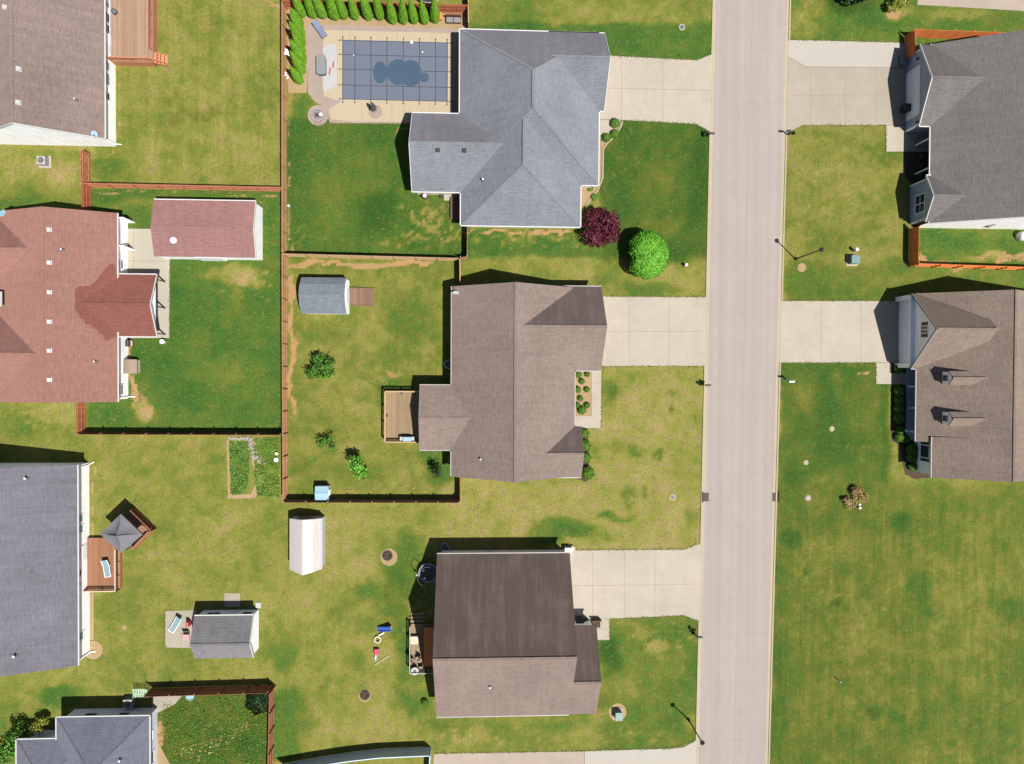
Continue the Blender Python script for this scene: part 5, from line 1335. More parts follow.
def ball_shrub(name, label, cat, loc, r, h, n, size, mat, seed, group=None):
    """clipped or mounded shrub: leaves on an uneven mound over a twiggy core"""
    rng_ = np.random.default_rng(seed)
    t = thing(name, label, cat, (loc.x, loc.y, 0), group, world_parts=False)
    d = rng_.normal(0, 1, (n, 3)); d /= np.linalg.norm(d, axis=1)[:, None]; d[:, 2] = np.abs(d[:, 2]) * 1.0 - .12
    bumps = 1 + .10 * np.sin(d[:, 0] * 5 + seed) * np.cos(d[:, 1] * 6 + seed * 2) + rng_.normal(0, .045, n)
    p = d * np.array([r, r, h * .56]) * bumps[:, None]; p[:, 2] += h * .44
    V, F = quads(p[p[:, 2] > .02], d[p[:, 2] > .02], size, rng_, .5)
    o = mesh_np('foliage', V, F, M[mat], t)
    co = MB().ball((0, 0, h * .43), r * .86, r * .86, h * .48, 12, 8, .05, seed); co.build('twigs', M['core'], t)
    return t

# red maple by the grey house, clipped round shrub-tree beside it
p = at(597, 229.5)
L = [(.1, .1, 2.1, 1.5, 1.5, 1.1), (-.9, .7, 1.7, 1.1, 1.1, .8), (1.0, .6, 1.8, 1.1, 1.0, .8), (.9, -.8, 1.6, 1.1, 1.1, .8), (-.8, -.9, 1.5, 1.2, 1.1, .8), (0, 1.3, 1.5, .9, .8, .7), (0, -1.4, 1.3, 1.0, .8, .7), (1.6, -.1, 1.4, .7, .8, .6)]
tree('dark maroon Japanese maple at the south east corner of the grey hip-roofed house', 'tree', p, L, 9000, .075, 'leaf_maple', 3, trunk_h=.8, tr=.12, limbs=9)
p = at(640, 258.5)
L = [(.25, .85, 2.15, 1.85, 1.7, 1.5), (.3, -.85, 2.1, 1.8, 1.65, 1.45), (.95, 0, 2.15, 1.55, 2.1, 1.48)]
rng_ = np.random.default_rng(5)
t = thing('tree', 'bright green clipped double-lobed tree in the front lawn right of the maroon maple', 'tree', (p.x, p.y, 0), None, world_parts=False)
PP, NN = [], []
for i, (cx, cy, cz, rx, ry, rz) in enumerate(L):
    n = 6500; d = rng_.normal(0, 1, (n, 3)); d /= np.linalg.norm(d, axis=1)[:, None]; d[:, 2] = np.where(d[:, 2] < -.5, -d[:, 2], d[:, 2])
    k = 1 + .05 * np.sin(d[:, 0] * 9 + i) * np.cos(d[:, 1] * 8) + rng_.normal(0, .035, n)
    q = np.array([cx, cy, cz]) + d * np.array([rx, ry, rz]) * k[:, None]
    ok = np.ones(n, bool)
    for j, (ax, ay, az, sx, sy, sz) in enumerate(L):
        if j != i: ok &= (((q - np.array([ax, ay, az])) / np.array([sx, sy, sz])) ** 2).sum(1) > .85
    PP.append(q[ok]); NN.append(d[ok])
V, F = quads(np.concatenate(PP), np.concatenate(NN), .075, rng_, .4)
mesh_np('crown', V, F, M['leaf_lime'], t)
cm = MB()
for (cx, cy, cz, rx, ry, rz) in L: cm.ball((cx, cy, cz), rx * .88, ry * .88, rz * .88, 16, 10, .04, 2)
cm.build('twigs', M['core'], t)
MB().tube((.3, 0, -.1), (.3, 0, 1.6), .14, .1).build('trunk', M['trunk'], t)

def small_tree(label, px, py, lobes, n, size, mat, seed, **kw):
    return tree(label, 'tree', at(px, py), lobes, n, size, mat, seed, name='young_tree', **kw)
small_tree('bushy green young tree in the fenced yard below the barn-roofed shed', 323, 368, [(.0, -.1, 1.3, 1.0, .9, .8), (.8, .3, 1.2, .7, .6, .6), (-.8, -.5, 1.1, .6, .7, .6), (.6, -.7, 1.0, .7, .6, .5), (-.3, .8, 1.1, .6, .6, .6)], 2200, .085, 'leaf_mid', 11, trunk_h=.7, tr=.06, spread=.26)
small_tree('sparse bronze-green sapling left of the bright green sapling', 329, 440, [(.1, -.1, 1.0, .8, .7, .6), (.4, -.6, .8, .7, .5, .5), (-.7, -.3, .9, .45, .4, .4)], 520, .08, 'leaf_mid', 12, trunk_h=.6, tr=.04, spread=.34)
small_tree('bright green sapling near the south fence of the taupe house yard', 360, 464, [(0, .1, 1.8, .8, .9, .8), (.2, -.6, 1.3, .75, .7, .6), (-.2, .6, 1.6, .6, .5, .6)], 1500, .095, 'leaf_fresh', 13, trunk_h=.8, tr=.045, spread=.27)
small_tree('thin dark sapling close to the south west corner of the taupe house', 438, 470, [(0, .1, 1.3, .55, .6, .6), (-.3, .3, 1.2, .4, .4, .4)], 100, .085, 'leaf_dark', 14, trunk_h=.9, tr=.035, spread=.4)
tree('large leafy bush standing west of the blue-grey house', 'bush', at(27, 729), [(0, 0, 1.5, 1.0, 1.1, 1.1), (.9, -.8, 1.1, .8, .8, .8), (-.8, -1.2, 1.1, .9, .9, .8), (-1.6, -2.2, .9, .9, .9, .6)], 2800, .09, 'leaf_mid', 15, name='bush', trunk_h=.4, tr=.06, spread=.2)
tree('yellow-green bush at the north west corner of the blue-grey house', 'bush', at(46, 721), [(0, 0, 1.0, .7, .7, .7), (.3, .5, .9, .5, .4, .5)], 1500, .07, 'leaf_yellow', 16, name='bush', trunk_h=.3, tr=.04)
for i, (x, y, r_) in enumerate([(8, 743, .9), (17, 733, .7), (2, 752, 1.0)]):
    ball_shrub('shrub', ['sunlit low shrub strip west of the blue-grey house, middle clump', 'small sunlit clump nearest the roof of the blue-grey house', 'broad low shrub cut by the left edge beside the blue-grey house'][i], 'shrub', at(x, y), r_, .6, 500, .07, 'leaf_yellow', 20 + i)
tree('dark evergreen bush beside the street at the top edge right of the road', 'bush', at(848, 4), [(0, 0.4, .7, 1.5, .9, .6), (1.5, .8, .6, 1.0, .7, .5), (-1.4, .9, .6, .9, .7, .5)], 2600, .09, 'leaf_dark', 31, name='bush', trunk_h=.3, tr=.05)
tree('yellow-green bush beside the top right driveway', 'bush', at(893, 8), [(0, .3, .8, .8, .7, .6), (.9, .5, .6, .6, .5, .5), (-.6, -.3, .6, .6, .6, .4)], 1800, .075, 'leaf_yellow', 32, name='bush', trunk_h=.3, tr=.05)

# arborvitae: one built, the rest copied
def arborvitae(loc):
    rng_ = np.random.default_rng(9)
    t = thing('arborvitae', None, None, (loc.x, loc.y, 0), None, world_parts=False)
    n = 5200; z = rng_.beta(1.1, 1.3, n) * 4.7; a = rng_.uniform(0, 6.283, n)
    r = .53 * np.clip(1 - np.clip((z - .8) / 4.0, 0, 1) ** 1.7, 0.0, 1); r = np.where(z < .8, .40 + .13 * z / .8, r)
    r *= 1 + .05 * np.sin(a * 7 + z * 2) + rng_.normal(0, .035, n)
    P_ = np.stack([r * np.cos(a), r * np.sin(a), z + .05], 1); N_ = np.stack([np.cos(a), np.sin(a), np.full(n, .5)], 1)
    V, F = quads(P_, N_, .05, rng_, .35); mesh_np('foliage', V, F, M['leaf_arb'], t)
    MB().lathe((0, 0, 0), [(.34, .1), (.46, .8), (.42, 2.0), (.3, 3.1), (.06, 4.4)], 14).build('twigs', M['core'], t)
    MB().tube((0, 0, -.1), (0, 0, .5), .06).build('trunk', M['trunk'], t)
    return t
row = [(303, 14.5), (313.6, 15.5), (323.6, 15.5), (335.4, 17), (344.6, 16.5), (355.8, 17.5), (369.3, 17.5), (380.5, 17.5), (393.3, 21), (403.8, 21.5), (414.4, 21), (425, 21.6), (435.6, 20.5)]
colm = [(300.5, 25.5), (301.5, 34.5), (302, 43.5), (302.4, 52.5), (302.6, 61.5), (302.4, 71), (300.5, 81.5)]
ordn = ['first', 'second', 'third', 'fourth', 'fifth', 'sixth', 'seventh', 'eighth', 'ninth', 'tenth', 'eleventh', 'twelfth', 'thirteenth']
proto = None; rr = random.Random(4)
for lst, fmt, grp in ((row, '%s arborvitae from the west in the row above the covered pool', 'arborvitae row above the pool'), (colm, '%s arborvitae from the top in the column left of the covered pool', 'arborvitae column left of the pool')):
    for i, q in enumerate(lst):
        p = at(*q)
        if proto is None: proto = arborvitae(p); o = proto
        else: o = copy_tree(proto); o.location = (p.x, p.y, 0)
        s = rr.uniform(.86, 1.1); o.scale = (s, s, s * rr.uniform(.92, 1.06)); o.rotation_euler = (R(rr.uniform(-2.5, 2.5)), R(rr.uniform(-2.5, 2.5)), rr.uniform(0, 6.28))
        lab = fmt % ordn[i]
        if i == len(lst) - 1: lab = 'last arborvitae at the east end of the row above the covered pool' if lst is row else 'rounder arborvitae at the lower end of the column left of the covered pool'
        tag(o, lab, 'arborvitae', grp)

# clipped box shrubs: copies of one
box0 = ball_shrub('boxwood', None, None, at(0, 0), .5, .72, 1600, .034, 'leaf_box', 41)
first = True
def boxw(px, py, s, label, group, sz=1.0):
    global first
    o = box0 if first else copy_tree(box0)
    first = False
    p = at(px, py); o.location = (p.x, p.y, 0); o.scale = (s, s, s * sz); o.rotation_euler = (0, 0, px * 1.7)
    tag(o, label, 'shrub', group)
g_ = 'round shrubs in the bed beside the grey house walk'
boxw(614.6, 124, 1.0, 'round boxwood nearest the driveway of the grey hip-roofed house', g_)
boxw(614.4, 134.8, .95, 'round boxwood in the curve of the edging by the grey house walk', g_)
boxw(606.2, 138.4, .95, 'round boxwood closest to the east wall of the grey hip-roofed house', g_)
boxw(594, 197.5, .75, 'low shrub tucked in the south east wall corner of the grey house', g_, .6)
boxw(590, 189, .6, 'small dark shrub by the step in the east wall of the grey house', g_, .6)
g_ = 'round shrubs in the tan bed of the taupe house'
for px, py, s, lab in [(578, 374.5, .75, 'upper shrub against the wall of the taupe house bed'), (587, 374.3, .6, 'upper shrub beside the walk of the taupe house bed'), (581.6, 381.2, .65, 'second shrub from the top of the bed, set mid bed at the taupe house'), (577.5, 389.5, .7, 'middle shrub against the wall of the taupe house bed'), (586.6, 389.6, .62, 'middle shrub beside the walk of the taupe house bed'), (580.2, 398.3, .62, 'small shrub just above the largest one in the taupe house bed'), (586.9, 405.3, .66, 'lower shrub beside the walk of the taupe house bed'), (577.3, 405, .6, 'lower shrub half under the eave of the taupe house bed'), (581.6, 410, .9, 'largest round shrub at the foot of the tan bed of the taupe house')]:
    boxw(px, py, s, lab, g_)
g_ = 'shrubs along the east end of the taupe house'
boxw(584, 433, 1.0, 'yellow-green shrub below the porch slab of the taupe house', g_); boxw(585, 445, 1.15, 'upper middle shrub under the small east gable of the taupe house', g_); boxw(585.5, 457, 1.05, 'lower middle shrub under the small east gable of the taupe house', g_); boxw(587.5, 472.5, 1.4, 'large round shrub at the south east corner of the taupe house', g_)
g_ = 'shrubs in front of the porch of the tan house'
for i, (px, py, s, lab) in enumerate([(897, 368.4, 1.1, 'shrub above the front walk of the tan house with dormers'), (897, 391.5, 1.2, 'porch shrub right below the front walk of the tan house'), (897, 400, 1.15, 'second porch shrub below the front walk of the tan house'), (897, 408.5, 1.2, 'third porch shrub below the front walk of the tan house'), (897, 418, 1.2, 'fourth and last shaded porch shrub of the tan house'), (898.5, 430, .95, 'half-sunlit shrub at the south end of the porch shrubs'), (897.5, 437, 1.05, 'sunlit round shrub bulging into the lawn south of the porch shrubs'), (905, 439, .85, 'bright green shrub at the foot of the porch of the tan house'), (910, 449, 1.3, 'upper dark shrub under the shuttered window of the tan house'), (910, 456.5, 1.2, 'lower dark shrub under the shuttered window of the tan house'), (911, 466.2, 1.0, 'sunlit shrub at the south west corner bed of the tan house')]):
    boxw(px, py, s, lab, g_)
g_ = 'plants in the shaded bed of the blue-sided house'
boxw(921, 157, .6, 'pinkish-leaved plant in the shaded bed of the blue-sided house', g_, .7); boxw(920.5, 166, .5, 'small middle plant in the shaded bed of the blue-sided house', g_, .7); boxw(920, 176, .5, 'lowest plant in the shaded bed of the blue-sided house', g_, .7)
boxw(425, 701.5, .75, 'small dark shrub left of the south west corner of the dark brown roofed house', 'lone shrubs')
bpy.context.view_layer.update()
# ornamental dry clumps in the right lawn
tree('larger tan dry clump beside the white standpipes in the right hand lawn', 'ornamental grass', at(857, 494.5), [(0, 0, .5, .8, .7, .5), (.5, -.3, .4, .6, .5, .4), (-.4, .5, .45, .6, .5, .45)], 2600, .05, 'leaf_dry', 51, name='ornamental_grass', trunk_h=0, spread=.24)
tree('smaller tan dry clump below left of its twin in the right hand lawn', 'ornamental grass', at(848, 502.5), [(0, 0, .45, .65, .6, .45), (-.4, .3, .4, .45, .4, .4), (.5, -.1, .3, .4, .4, .3)], 1800, .05, 'leaf_dry', 52, name='ornamental_grass', trunk_h=0, spread=.24)
# planted patches
ball_shrub('bush', 'dark bush in the inner corner of the tall red-brown fence', 'bush', at(260, 699), 1.4, .8, 1500, .08, 'leaf_dark', 53)
ball_shrub('bush', 'yellow-green bush below the dark bush by the tall red-brown fence', 'bush', at(256, 708), .9, .5, 700, .07, 'leaf_yellow', 54)

# overgrown garden plot between the fences
def ground_cover(name, poly, n, size, mat, seed, zmax=.35):
    rng_ = np.random.default_rng(seed)
    P2 = [(q.x, q.y) for q in P(poly)]
    xs, ys = [q[0] for q in P2], [q[1] for q in P2]; out = []
    def inside(x, y):
        c = False
        for i in range(len(P2)):
            (x0, y0), (x1, y1) = P2[i], P2[i - 1]
            if (y0 > y) != (y1 > y) and x < (x1 - x0) * (y - y0) / (y1 - y0) + x0: c = not c
        return c
    while len(out) < n:
        x, y = rng_.uniform(min(xs), max(xs)), rng_.uniform(min(ys), max(ys))
        if inside(x, y): out.append((x, y, .03 + zmax * rng_.random() ** 2 * (.5 + .5 * math.sin(x * 2.3) * math.cos(y * 2.9))))
    p = np.array(out); V, F = quads(p, np.tile([0, 0, 1.0], (n, 1)), size, rng_, .6)
    o = mesh_np(name, V, F, M[mat]); o['kind'] = 'stuff'; return tag(o, None, None)
slab('mulch_bed', rough_edge([(226.5, 440), (229, 440), (230, 494), (250, 494), (258, 480), (252, 462), (250, 440), (252.5, 440), (256, 462), (262, 482), (255, 498), (228, 499)], 3, .6), 'mulch', .010)
o = ground_cover('garden_weeds', [(229.5, 441), (249, 441), (249.5, 470), (246, 494), (231.5, 495)], 2200, .06, 'leaf_mid', 61, .25); tag(o, 'bright green weedy strip inside the tan bordered garden plot', 'plants')
o = ground_cover('garden_plants', [(254, 438), (280, 437), (280, 497), (258, 496), (255, 480)], 3600, .055, 'leaf_box', 62, .35); tag(o, 'mixed grey-green plants between the garden plot and the fence', 'plants')
o = ground_cover('lawn_weeds', [(162, 702), (255, 694), (268, 706), (268, 770), (176, 770), (160, 725)], 2600, .06, 'leaf_mid', 63, .2); tag(o, 'loose weeds over the shaggy lawn inside the tall red-brown fence', 'weeds')
o = ground_cover('lawn_weeds', [(170, 752), (200, 742), (222, 735), (246, 722), (256, 715), (254, 722), (228, 745), (196, 762)], 160, .07, 'leaf_dry', 64, .1); tag(o, 'pale straw line of cut stalks across the shaggy lawn', 'weeds')
tsn = MB(); rnd = random.Random(2)
for k in range(46):
    t_ = rnd.random(); q = at(251 + t_ * 12 - (4 if k % 3 else 0) + rnd.uniform(-2, 2), 441 + t_ * 22 + rnd.uniform(-3, 3)); r_ = rnd.uniform(.07, .2)
    tsn.ball((q.x, q.y, r_ * .35), r_, r_ * rnd.uniform(.7, 1.1), r_ * .6, 7, 5, .12, k)
for k in range(20):
    q = at(229 + k * 1.2, 438.2 + rnd.uniform(-1, 1)); r_ = rnd.uniform(.1, .18); tsn.ball((q.x, q.y, .05), r_, r_, r_ * .6, 7, 5, .15, k + 90)
o = tsn.build('garden_stones', M['stone'], None); tag(o, 'scattered pale and dark stones along the garden plot border', 'stones', kind='stuff')
for i, (x, y, r_) in enumerate([(277.5, 453.5, .16), (277, 459.5, .24)]):
    q = at(x, y); o = MB().lathe((q.x, q.y, 0), [(r_ * .7, 0), (r_, .3), (r_, .34), (r_ * .85, .34), (r_ * .8, .28)], 16).build('bucket', M['white'])
    tag(o, ['smaller white bucket by the fence beside the garden plot', 'larger white bucket by the fence beside the garden plot'][i], 'bucket')

# blades creeping over the edges of the concrete
M['edge_grass'] = leaf('edge_grass_blades', seen(120, 132, 60), seen(138, 146, 66), seen(176, 168, 100))
rg = np.random.default_rng(77); EP = []
for ln in [[(612, 55.8), (696, 60.4), (711, 54.5)], [(621, 120), (696, 124), (709, 131.6)], [(606, 296.4), (705, 297)], [(602, 366.6), (704, 366.2)], [(573, 550), (684, 549.2), (698, 543)], [(610, 619), (684, 615.6), (697.5, 621)], [(584, 750.6), (672, 748), (696, 740)], [(434, 753.2), (584, 750.8)], [(791, 39.6), (905, 42.6)], [(804, 125.6), (886, 125.6)], [(788, 134.4), (803, 125.6)], [(784, 300.6), (896, 300.6)], [(783, 363), (876, 363)], [(876, 363), (876, 384)], [(886, 126), (886, 151.8)], [(602, 367), (601.4, 428)], [(609.8, 619), (609.6, 640)], [(170, 262), (169.6, 338)],
           [(165, 610), (165, 648)], [(314, 124), (410, 124.4)], [(596, 640.4), (609, 640.2)]]:
    w_ = [at(*q_) for q_ in ln]
    for a_, b_ in zip(w_, w_[1:]):
        L_ = (b_ - a_).length; n_ = int(L_ * 20); d_ = (b_ - a_) / L_; s_ = Vector((-d_.y, d_.x, 0))
        for k in range(n_):
            t_ = rg.random() * L_; o_ = rg.normal(0, .045) * (.5 + abs(math.sin(t_ * .9 + a_.x)) + .6 * abs(math.sin(t_ * 2.7 + a_.y)))
            q_ = a_ + d_ * t_ + s_ * o_; EP.append((q_.x, q_.y, .05 + rg.random() * .06))
EP = np.array(EP); V, F = quads(EP, np.tile([0, 0, 1.0], (len(EP), 1)), .04, rg, .5)
o = mesh_np('edge_grass', V, F, M['edge_grass']); tag(o, 'grass blades creeping over the edges of driveways and kerbs', 'grass', kind='stuff')

# ---------------------------------------------------------------- pool
z0 = .06
pc = [at(342.4, 40.8), at(447.8, 42.3), at(447.8, 100.6), at(342.7, 101)]
poolc = sum(pc, Vector()) / 4
pool = thing('pool_cover', 'grey-blue safety cover with dark straps stretched over the swimming pool', 'pool cover', (poolc.x, poolc.y, 0))
M['cover'] = plain('pool_cover_mesh', seen(132, 140, 160), 0.75, 0.25, 0.06, 0.8)
M['strap'] = plain('dark_strap', seen(74, 78, 100), 0.8, 0.2, 0.1)
M['puddle'], pg = newmat('rain_water_on_cover', 0.12, 0.5)
pg.base(pg.mix(pg.noise(.5, 3), seen(90, 114, 138), seen(102, 124, 148)))
x0, x1 = at(342.5, 70).x, at(447.8, 70).x; y0, y1 = at(400, 100.8).y, at(400, 41.5).y
cm = MB(); nxs, nys = 42, 24
for j in range(nys + 1):
    for i in range(nxs + 1):
        u, v = i / nxs, j / nys
        cm.v.append((x0 + (x1 - x0) * u, y0 + (y1 - y0) * v, z0 - .03 * math.sin(math.pi * u) * math.sin(math.pi * v)))
cm.f = [(j * (nxs + 1) + i, j * (nxs + 1) + i + 1, (j + 1) * (nxs + 1) + i + 1, (j + 1) * (nxs + 1) + i) for j in range(nys) for i in range(nxs)]
cm.build('cover_sheet', M['cover'], pool, smooth=True)
sag = lambda x, y: z0 - .03 * math.sin(math.pi * min(1, max(0, (x - x0) / (x1 - x0)))) * math.sin(math.pi * min(1, max(0, (y - y0) / (y1 - y0))))
for px in (342.9, 355, 371, 387, 403.3, 419.4, 435.5, 447.2):
    x = at(px, 70).x; m_ = MB(); e = .33
    ysn = [y0 - e] + [y0 + (y1 - y0) * k / 16 for k in range(17)] + [y1 + e]
    for a, b in zip(ysn, ysn[1:]): m_.bar((x, a, sag(x, a) + .004), (x, b, sag(x, b) + .004), .065, .008)
    for y in (y0 - e, y1 + e): m_.cbox((x, y, z0), (.12, .12, .03))
    m_.build('strap', M['strap'], pool)
for py in (41.9, 56, 70.7, 86.4, 100.4):
    y = at(395, py).y; m_ = MB(); e = .33
    xsn = [x0 - e] + [x0 + (x1 - x0) * k / 24 for k in range(25)] + [x1 + e]
    for a, b in zip(xsn, xsn[1:]): m_.bar((a, y, sag(a, y) + .006), (b, y, sag(b, y) + .006), .06, .008)
    for x in (x0 - e, x1 + e): m_.cbox((x, y, z0), (.12, .12, .03))
    m_.build('strap', M['strap'], pool)
def blob(el):
    pts = []
    c = (sum(e[0] for e in el) / len(el), sum(e[1] for e in el) / len(el))
    for k in range(64):
        a = 2 * math.pi * k / 64; best = 0
        for (cx, cy, rx, ry) in el:
            for s in range(1, 90):
                r_ = s * .35; x, y = c[0] + r_ * math.cos(a), c[1] + r_ * math.sin(a)
                if ((x - cx) / rx) ** 2 + ((y - cy) / ry) ** 2 <= 1: best = max(best, r_)
        pts.append(at(c[0] + best * math.cos(a), c[1] + best * math.sin(a)))
    return pts
wb = MB()
for el in ([(380.3, 72.6, 7.2, 11.2)], [(398, 72.4, 11, 13.2), (411, 73.5, 11, 13.4)], [(424.3, 77.6, 4.8, 5.2)]):
    b = blob(el); wb.prism(b, z0 - .035, z0 - .001 + .0022 * len(wb.v) / 128)
wb.build('puddle', M['puddle'], pool)
for i, (x, y, r_) in enumerate([(411.6, 43, .18), (422.6, 52.6, .08), (353.8, 55.4, .06)]):
    q = at(x, y); o = MB().ball((q.x, q.y, z0 + r_ * .7), r_, r_, r_ * .75, 12, 8).build('ball', M['white'], smooth=True)
    tag(o, ['large white ball on the upper edge of the pool cover', 'small white ball on the right part of the pool cover', 'tiny white ball on the left part of the pool cover'][i], 'ball')
# pale drop cloth, ottoman and toys on the deck
ck = rough_edge([(323, 49), (327, 45), (336, 44), (336.5, 70), (336.5, 84), (331, 89), (323.4, 92.5), (322.6, 80), (323.5, 60)], 3, .5)
M['sheet'] = plain('pale_plastic_sheet', seen(226, 226, 226), 0.5, 0.3, 0.06, 3)
o = MB().prism(P(ck), .027, .036).build('plastic_sheet', M['sheet']); tag(o, 'pale plastic sheet spread on the pool deck left of the cover', 'sheet')
q = at(322.3, 67)
t = thing('storage_box', 'grey lidded storage box standing between the arborvitae and the pool', 'storage box', (q.x, q.y, 0))
w2, l2 = .5, 1.05
oct_ = lambda w, l, c: [(q.x - w + c, q.y - l), (q.x + w - c, q.y - l), (q.x + w, q.y - l + c), (q.x + w, q.y + l - c), (q.x + w - c, q.y + l), (q.x - w + c, q.y + l), (q.x - w, q.y + l - c), (q.x - w, q.y - l + c)]
MB().prism(oct_(w2 * .92, l2 * .95, .15), .03, .55).build('body', M['dark_grey'], t); MB().prism(oct_(w2, l2, .18), .551, .66).build('lid', M['mid_grey'], t, bevel=.02)
for i, (x, y, l) in enumerate([(333.5, 65, .8), (330, 71.5, .95)]):
    a = at(x, y); o = MB().cbox((a.x, a.y, .09), (.11, l * .8, .1), R(-8)).build('pool_toy', M['red_plastic']); tag(o, ['shorter thin red pool toy on the pale sheet nearer the cover', 'longer red pool toy on the pale sheet beside the storage box'][i], 'toy')

def lounger(label, p, rz, fab, back=35, frame='white', group='loungers', L=1.9, w=.62):
    t = thing('lounger', label, 'lounger', (p.x, p.y, p.z), group, world_parts=False, rz=rz)
    fr = MB()
    for x in (-w / 2, w / 2): fr.bar((x, -L / 2, .3), (x, L * .12, .3), .05, .05)
    a = R(back); by = L * .12; bl = L * .40
    for x in (-w / 2, w / 2): fr.bar((x, by, .3), (x, by + bl * math.cos(a), .3 + bl * math.sin(a)), .05, .05)
    fr.bar((-w / 2, -L / 2, .3), (w / 2, -L / 2, .3), .05, .05)
    fr.build('frame', M[frame], t)
    for x in (-w / 2, w / 2):
        for y in (-L * .4, L * .1): MB().box(x - .025, x + .025, y - .025, y + .025, 0, .28).build('leg', M[frame], t)
    s = MB().cbox((0, (-L / 2 + by) / 2, .31), (w - .07, L * .61, .03)); s.build('seat', M[fab], t)
    b = MB().cbox((0, by + bl * math.cos(a) / 2, .315 + bl * math.sin(a) / 2), (w - .07, bl, .03), 0, a); b.build('backrest', M[fab], t)
    return t
q = at(320.5, 31); q.z = .03; lounger('blue-grey lounger by the arborvitae corner of the pool deck', q, R(35), 'blue_fabric', 30, 'dark_grey')
q = at(110.6, 566); q.z = .5; lounger('pale aqua lounger standing on the red-brown deck', q, R(8), 'aqua_fabric', 25)
q = at(177, 623); q.z = .03; lounger('blue lounger on the small patio of the garden shed', q, R(-32), 'aqua_fabric', 25)
# fire ring on round stone pad
q = at(318, 115.5)
t = thing('fire_ring', 'round stone fire pit at the lower left corner of the pool paving', 'fire pit', (q.x, q.y, 0))
MB().lathe((q.x, q.y, 0), [(1.1, -.05), (1.1, .035)], 32).build('stone_pad', M['paver'], t)
rs = MB()
for k in range(14):
    a = 2 * math.pi * k / 14; rs.cbox((q.x + .62 * math.cos(a), q.y + .62 * math.sin(a), .14), (.2, .25, .22), a)
rs.build('stone_ring', M['stone'], t); MB().lathe((q.x, q.y, 0), [(.52, .03), (.5, .06)], 20).build('ash', M['mid_grey'], t)
lgm = MB()
for k in range(4): lgm.tube((q.x - .3, q.y + (k - 1.5) * .14, .12), (q.x + .35, q.y + (k - 1.5) * .1, .16 + .05 * (k % 2)), .06, n=7)
lgm.build('logs', M['dark_wood'], t)
MB().cbox((q.x + .35, q.y + .02, .3), (.3, .3, .06), .4).build('grate', M['white'], t)
# closed umbrella on round base
q = at(375.5, 112)
t = thing('umbrella', 'closed dark patio umbrella on a round base below the pool cover', 'umbrella', (q.x, q.y, 0))
MB().lathe((q.x, q.y, .03), [(.72, 0), (.72, .03), (.2, .05), (.06, .2)], 26).build('base', M['paver'], t)
MB().tube((q.x, q.y, .05), (q.x - .05, q.y + .05, 2.5), .03).build('pole', M['dark_grey'], t)
um = MB()
n = 12; vs = []
for z, r_ in ((2.5, .05), (2.2, .14), (1.4, .22), (.9, .3), (.75, .2)):
    for i in range(n):
        a = 2 * math.pi * i / n; rr_ = r_ * (1.25 if i % 2 else .7); vs.append((q.x - .02 + rr_ * math.cos(a), q.y + .03 + rr_ * math.sin(a), z))
um.add(vs, [(k * n + i, (k + 1) * n + i, (k + 1) * n + (i + 1) % n, k * n + (i + 1) % n) for k in range(4) for i in range(n)]); um.build('canopy_cloth', M['dark_grey'], t)
# bench by the grey house
q = at(453.6, 21.5)
t = thing('bench', 'brown wooden bench with a grey cushion between the arborvitae row and the grey house', 'bench', (q.x, q.y, 0))
MB().box(q.x - .8, q.x + .8, q.y - .3, q.y + .25, .12, .38).build('seat', M['brown_wood'], t); MB().box(q.x - .86, q.x + .86, q.y + .27, q.y + .37, .1, .85).build('backrest', M['brown_wood'], t)
for s in (-1, 1): MB().box(q.x + s * .4 - .37, q.x + s * .4 + .37, q.y - .32, q.y + .22, .384, .5).build('cushion', M['mid_grey'], t, bevel=.03)
for s in (-1, 1): MB().box(q.x + s * .75 - .05, q.x + s * .75 + .05, q.y - .28, q.y + .24, 0, .118).build('leg', M['brown_wood'], t)
q = at(438, 13.5); o = MB().box(q.x - .5, q.x + .45, q.y - .8, q.y - .1, .02, .45).build('wood_planter', M['orange_cedar']); tag(o, 'orange wooden planter box between the last arborvitae and the bench', 'planter')
# white lawn things along the fence
for i, (x, y) in enumerate([(287.8, 55), (287, 77)]):
    q = at(x, y); t = thing('lawn_ornament', ['white lawn ornament by the fence beside the middle arborvitae', 'smaller white lawn ornament by the fence near the lowest arborvitae'][i], 'ornament', (q.x, q.y, 0))
    MB().lathe((q.x, q.y, 0), [(.2, 0), (.16, .1), (.07, .3), (.07, .6), (.3 - .1 * i, .7), (.32 - .1 * i, .75), (.1, .74)], 14).build('basin', M['white'], t)
q = at(289, 206); o = MB().lathe((q.x, q.y, 0), [(.12, 0), (.12, .25), (.05, .3)], 12).build('sprinkler_box', M['white']); tag(o, 'small white post at the fence beside the pool yard lawn', 'post')

# trampolines
def trampoline(label, px, py, r_, h, netmat, posts=6, net=True):
    q = at(px, py); t = thing('trampoline', label, 'trampoline', (q.x, q.y, 0))
    MB().lathe((q.x, q.y, h), [(r_ * .86, -.004), (r_ * .86, .004)], 36).build('mat', M['black'], t)
    MB().torus((q.x, q.y, h), r_, .035).build('rim', M['light_grey'], t, smooth=True)
    pd = MB().lathe((q.x, q.y, h), [(r_ * .87, .0), (r_ * .87, .03), (r_ * .99, .03), (r_ * .99, 0)], 36, cap=False); pd.build('pad', M[netmat], t)
    for k in range(posts):
        a = 2 * math.pi * k / posts + .3; x, y = q.x + r_ * 1.02 * math.cos(a), q.y + r_ * 1.02 * math.sin(a)
        MB().tube((x, y, 0), (x, y, h + (1.5 if net else 0)), .025, n=8).build('leg', M['light_grey'], t)
    if net: MB().torus((q.x, q.y, h + 1.5), r_ * 1.02, .02).build('net_hoop', M['dark_grey'], t, smooth=True)
    return t
t = trampoline('round dark blue trampoline in the shade of the dark brown roofed house', 428.5, 571, 1.02, .7, 'blue_fabric', 6, True)
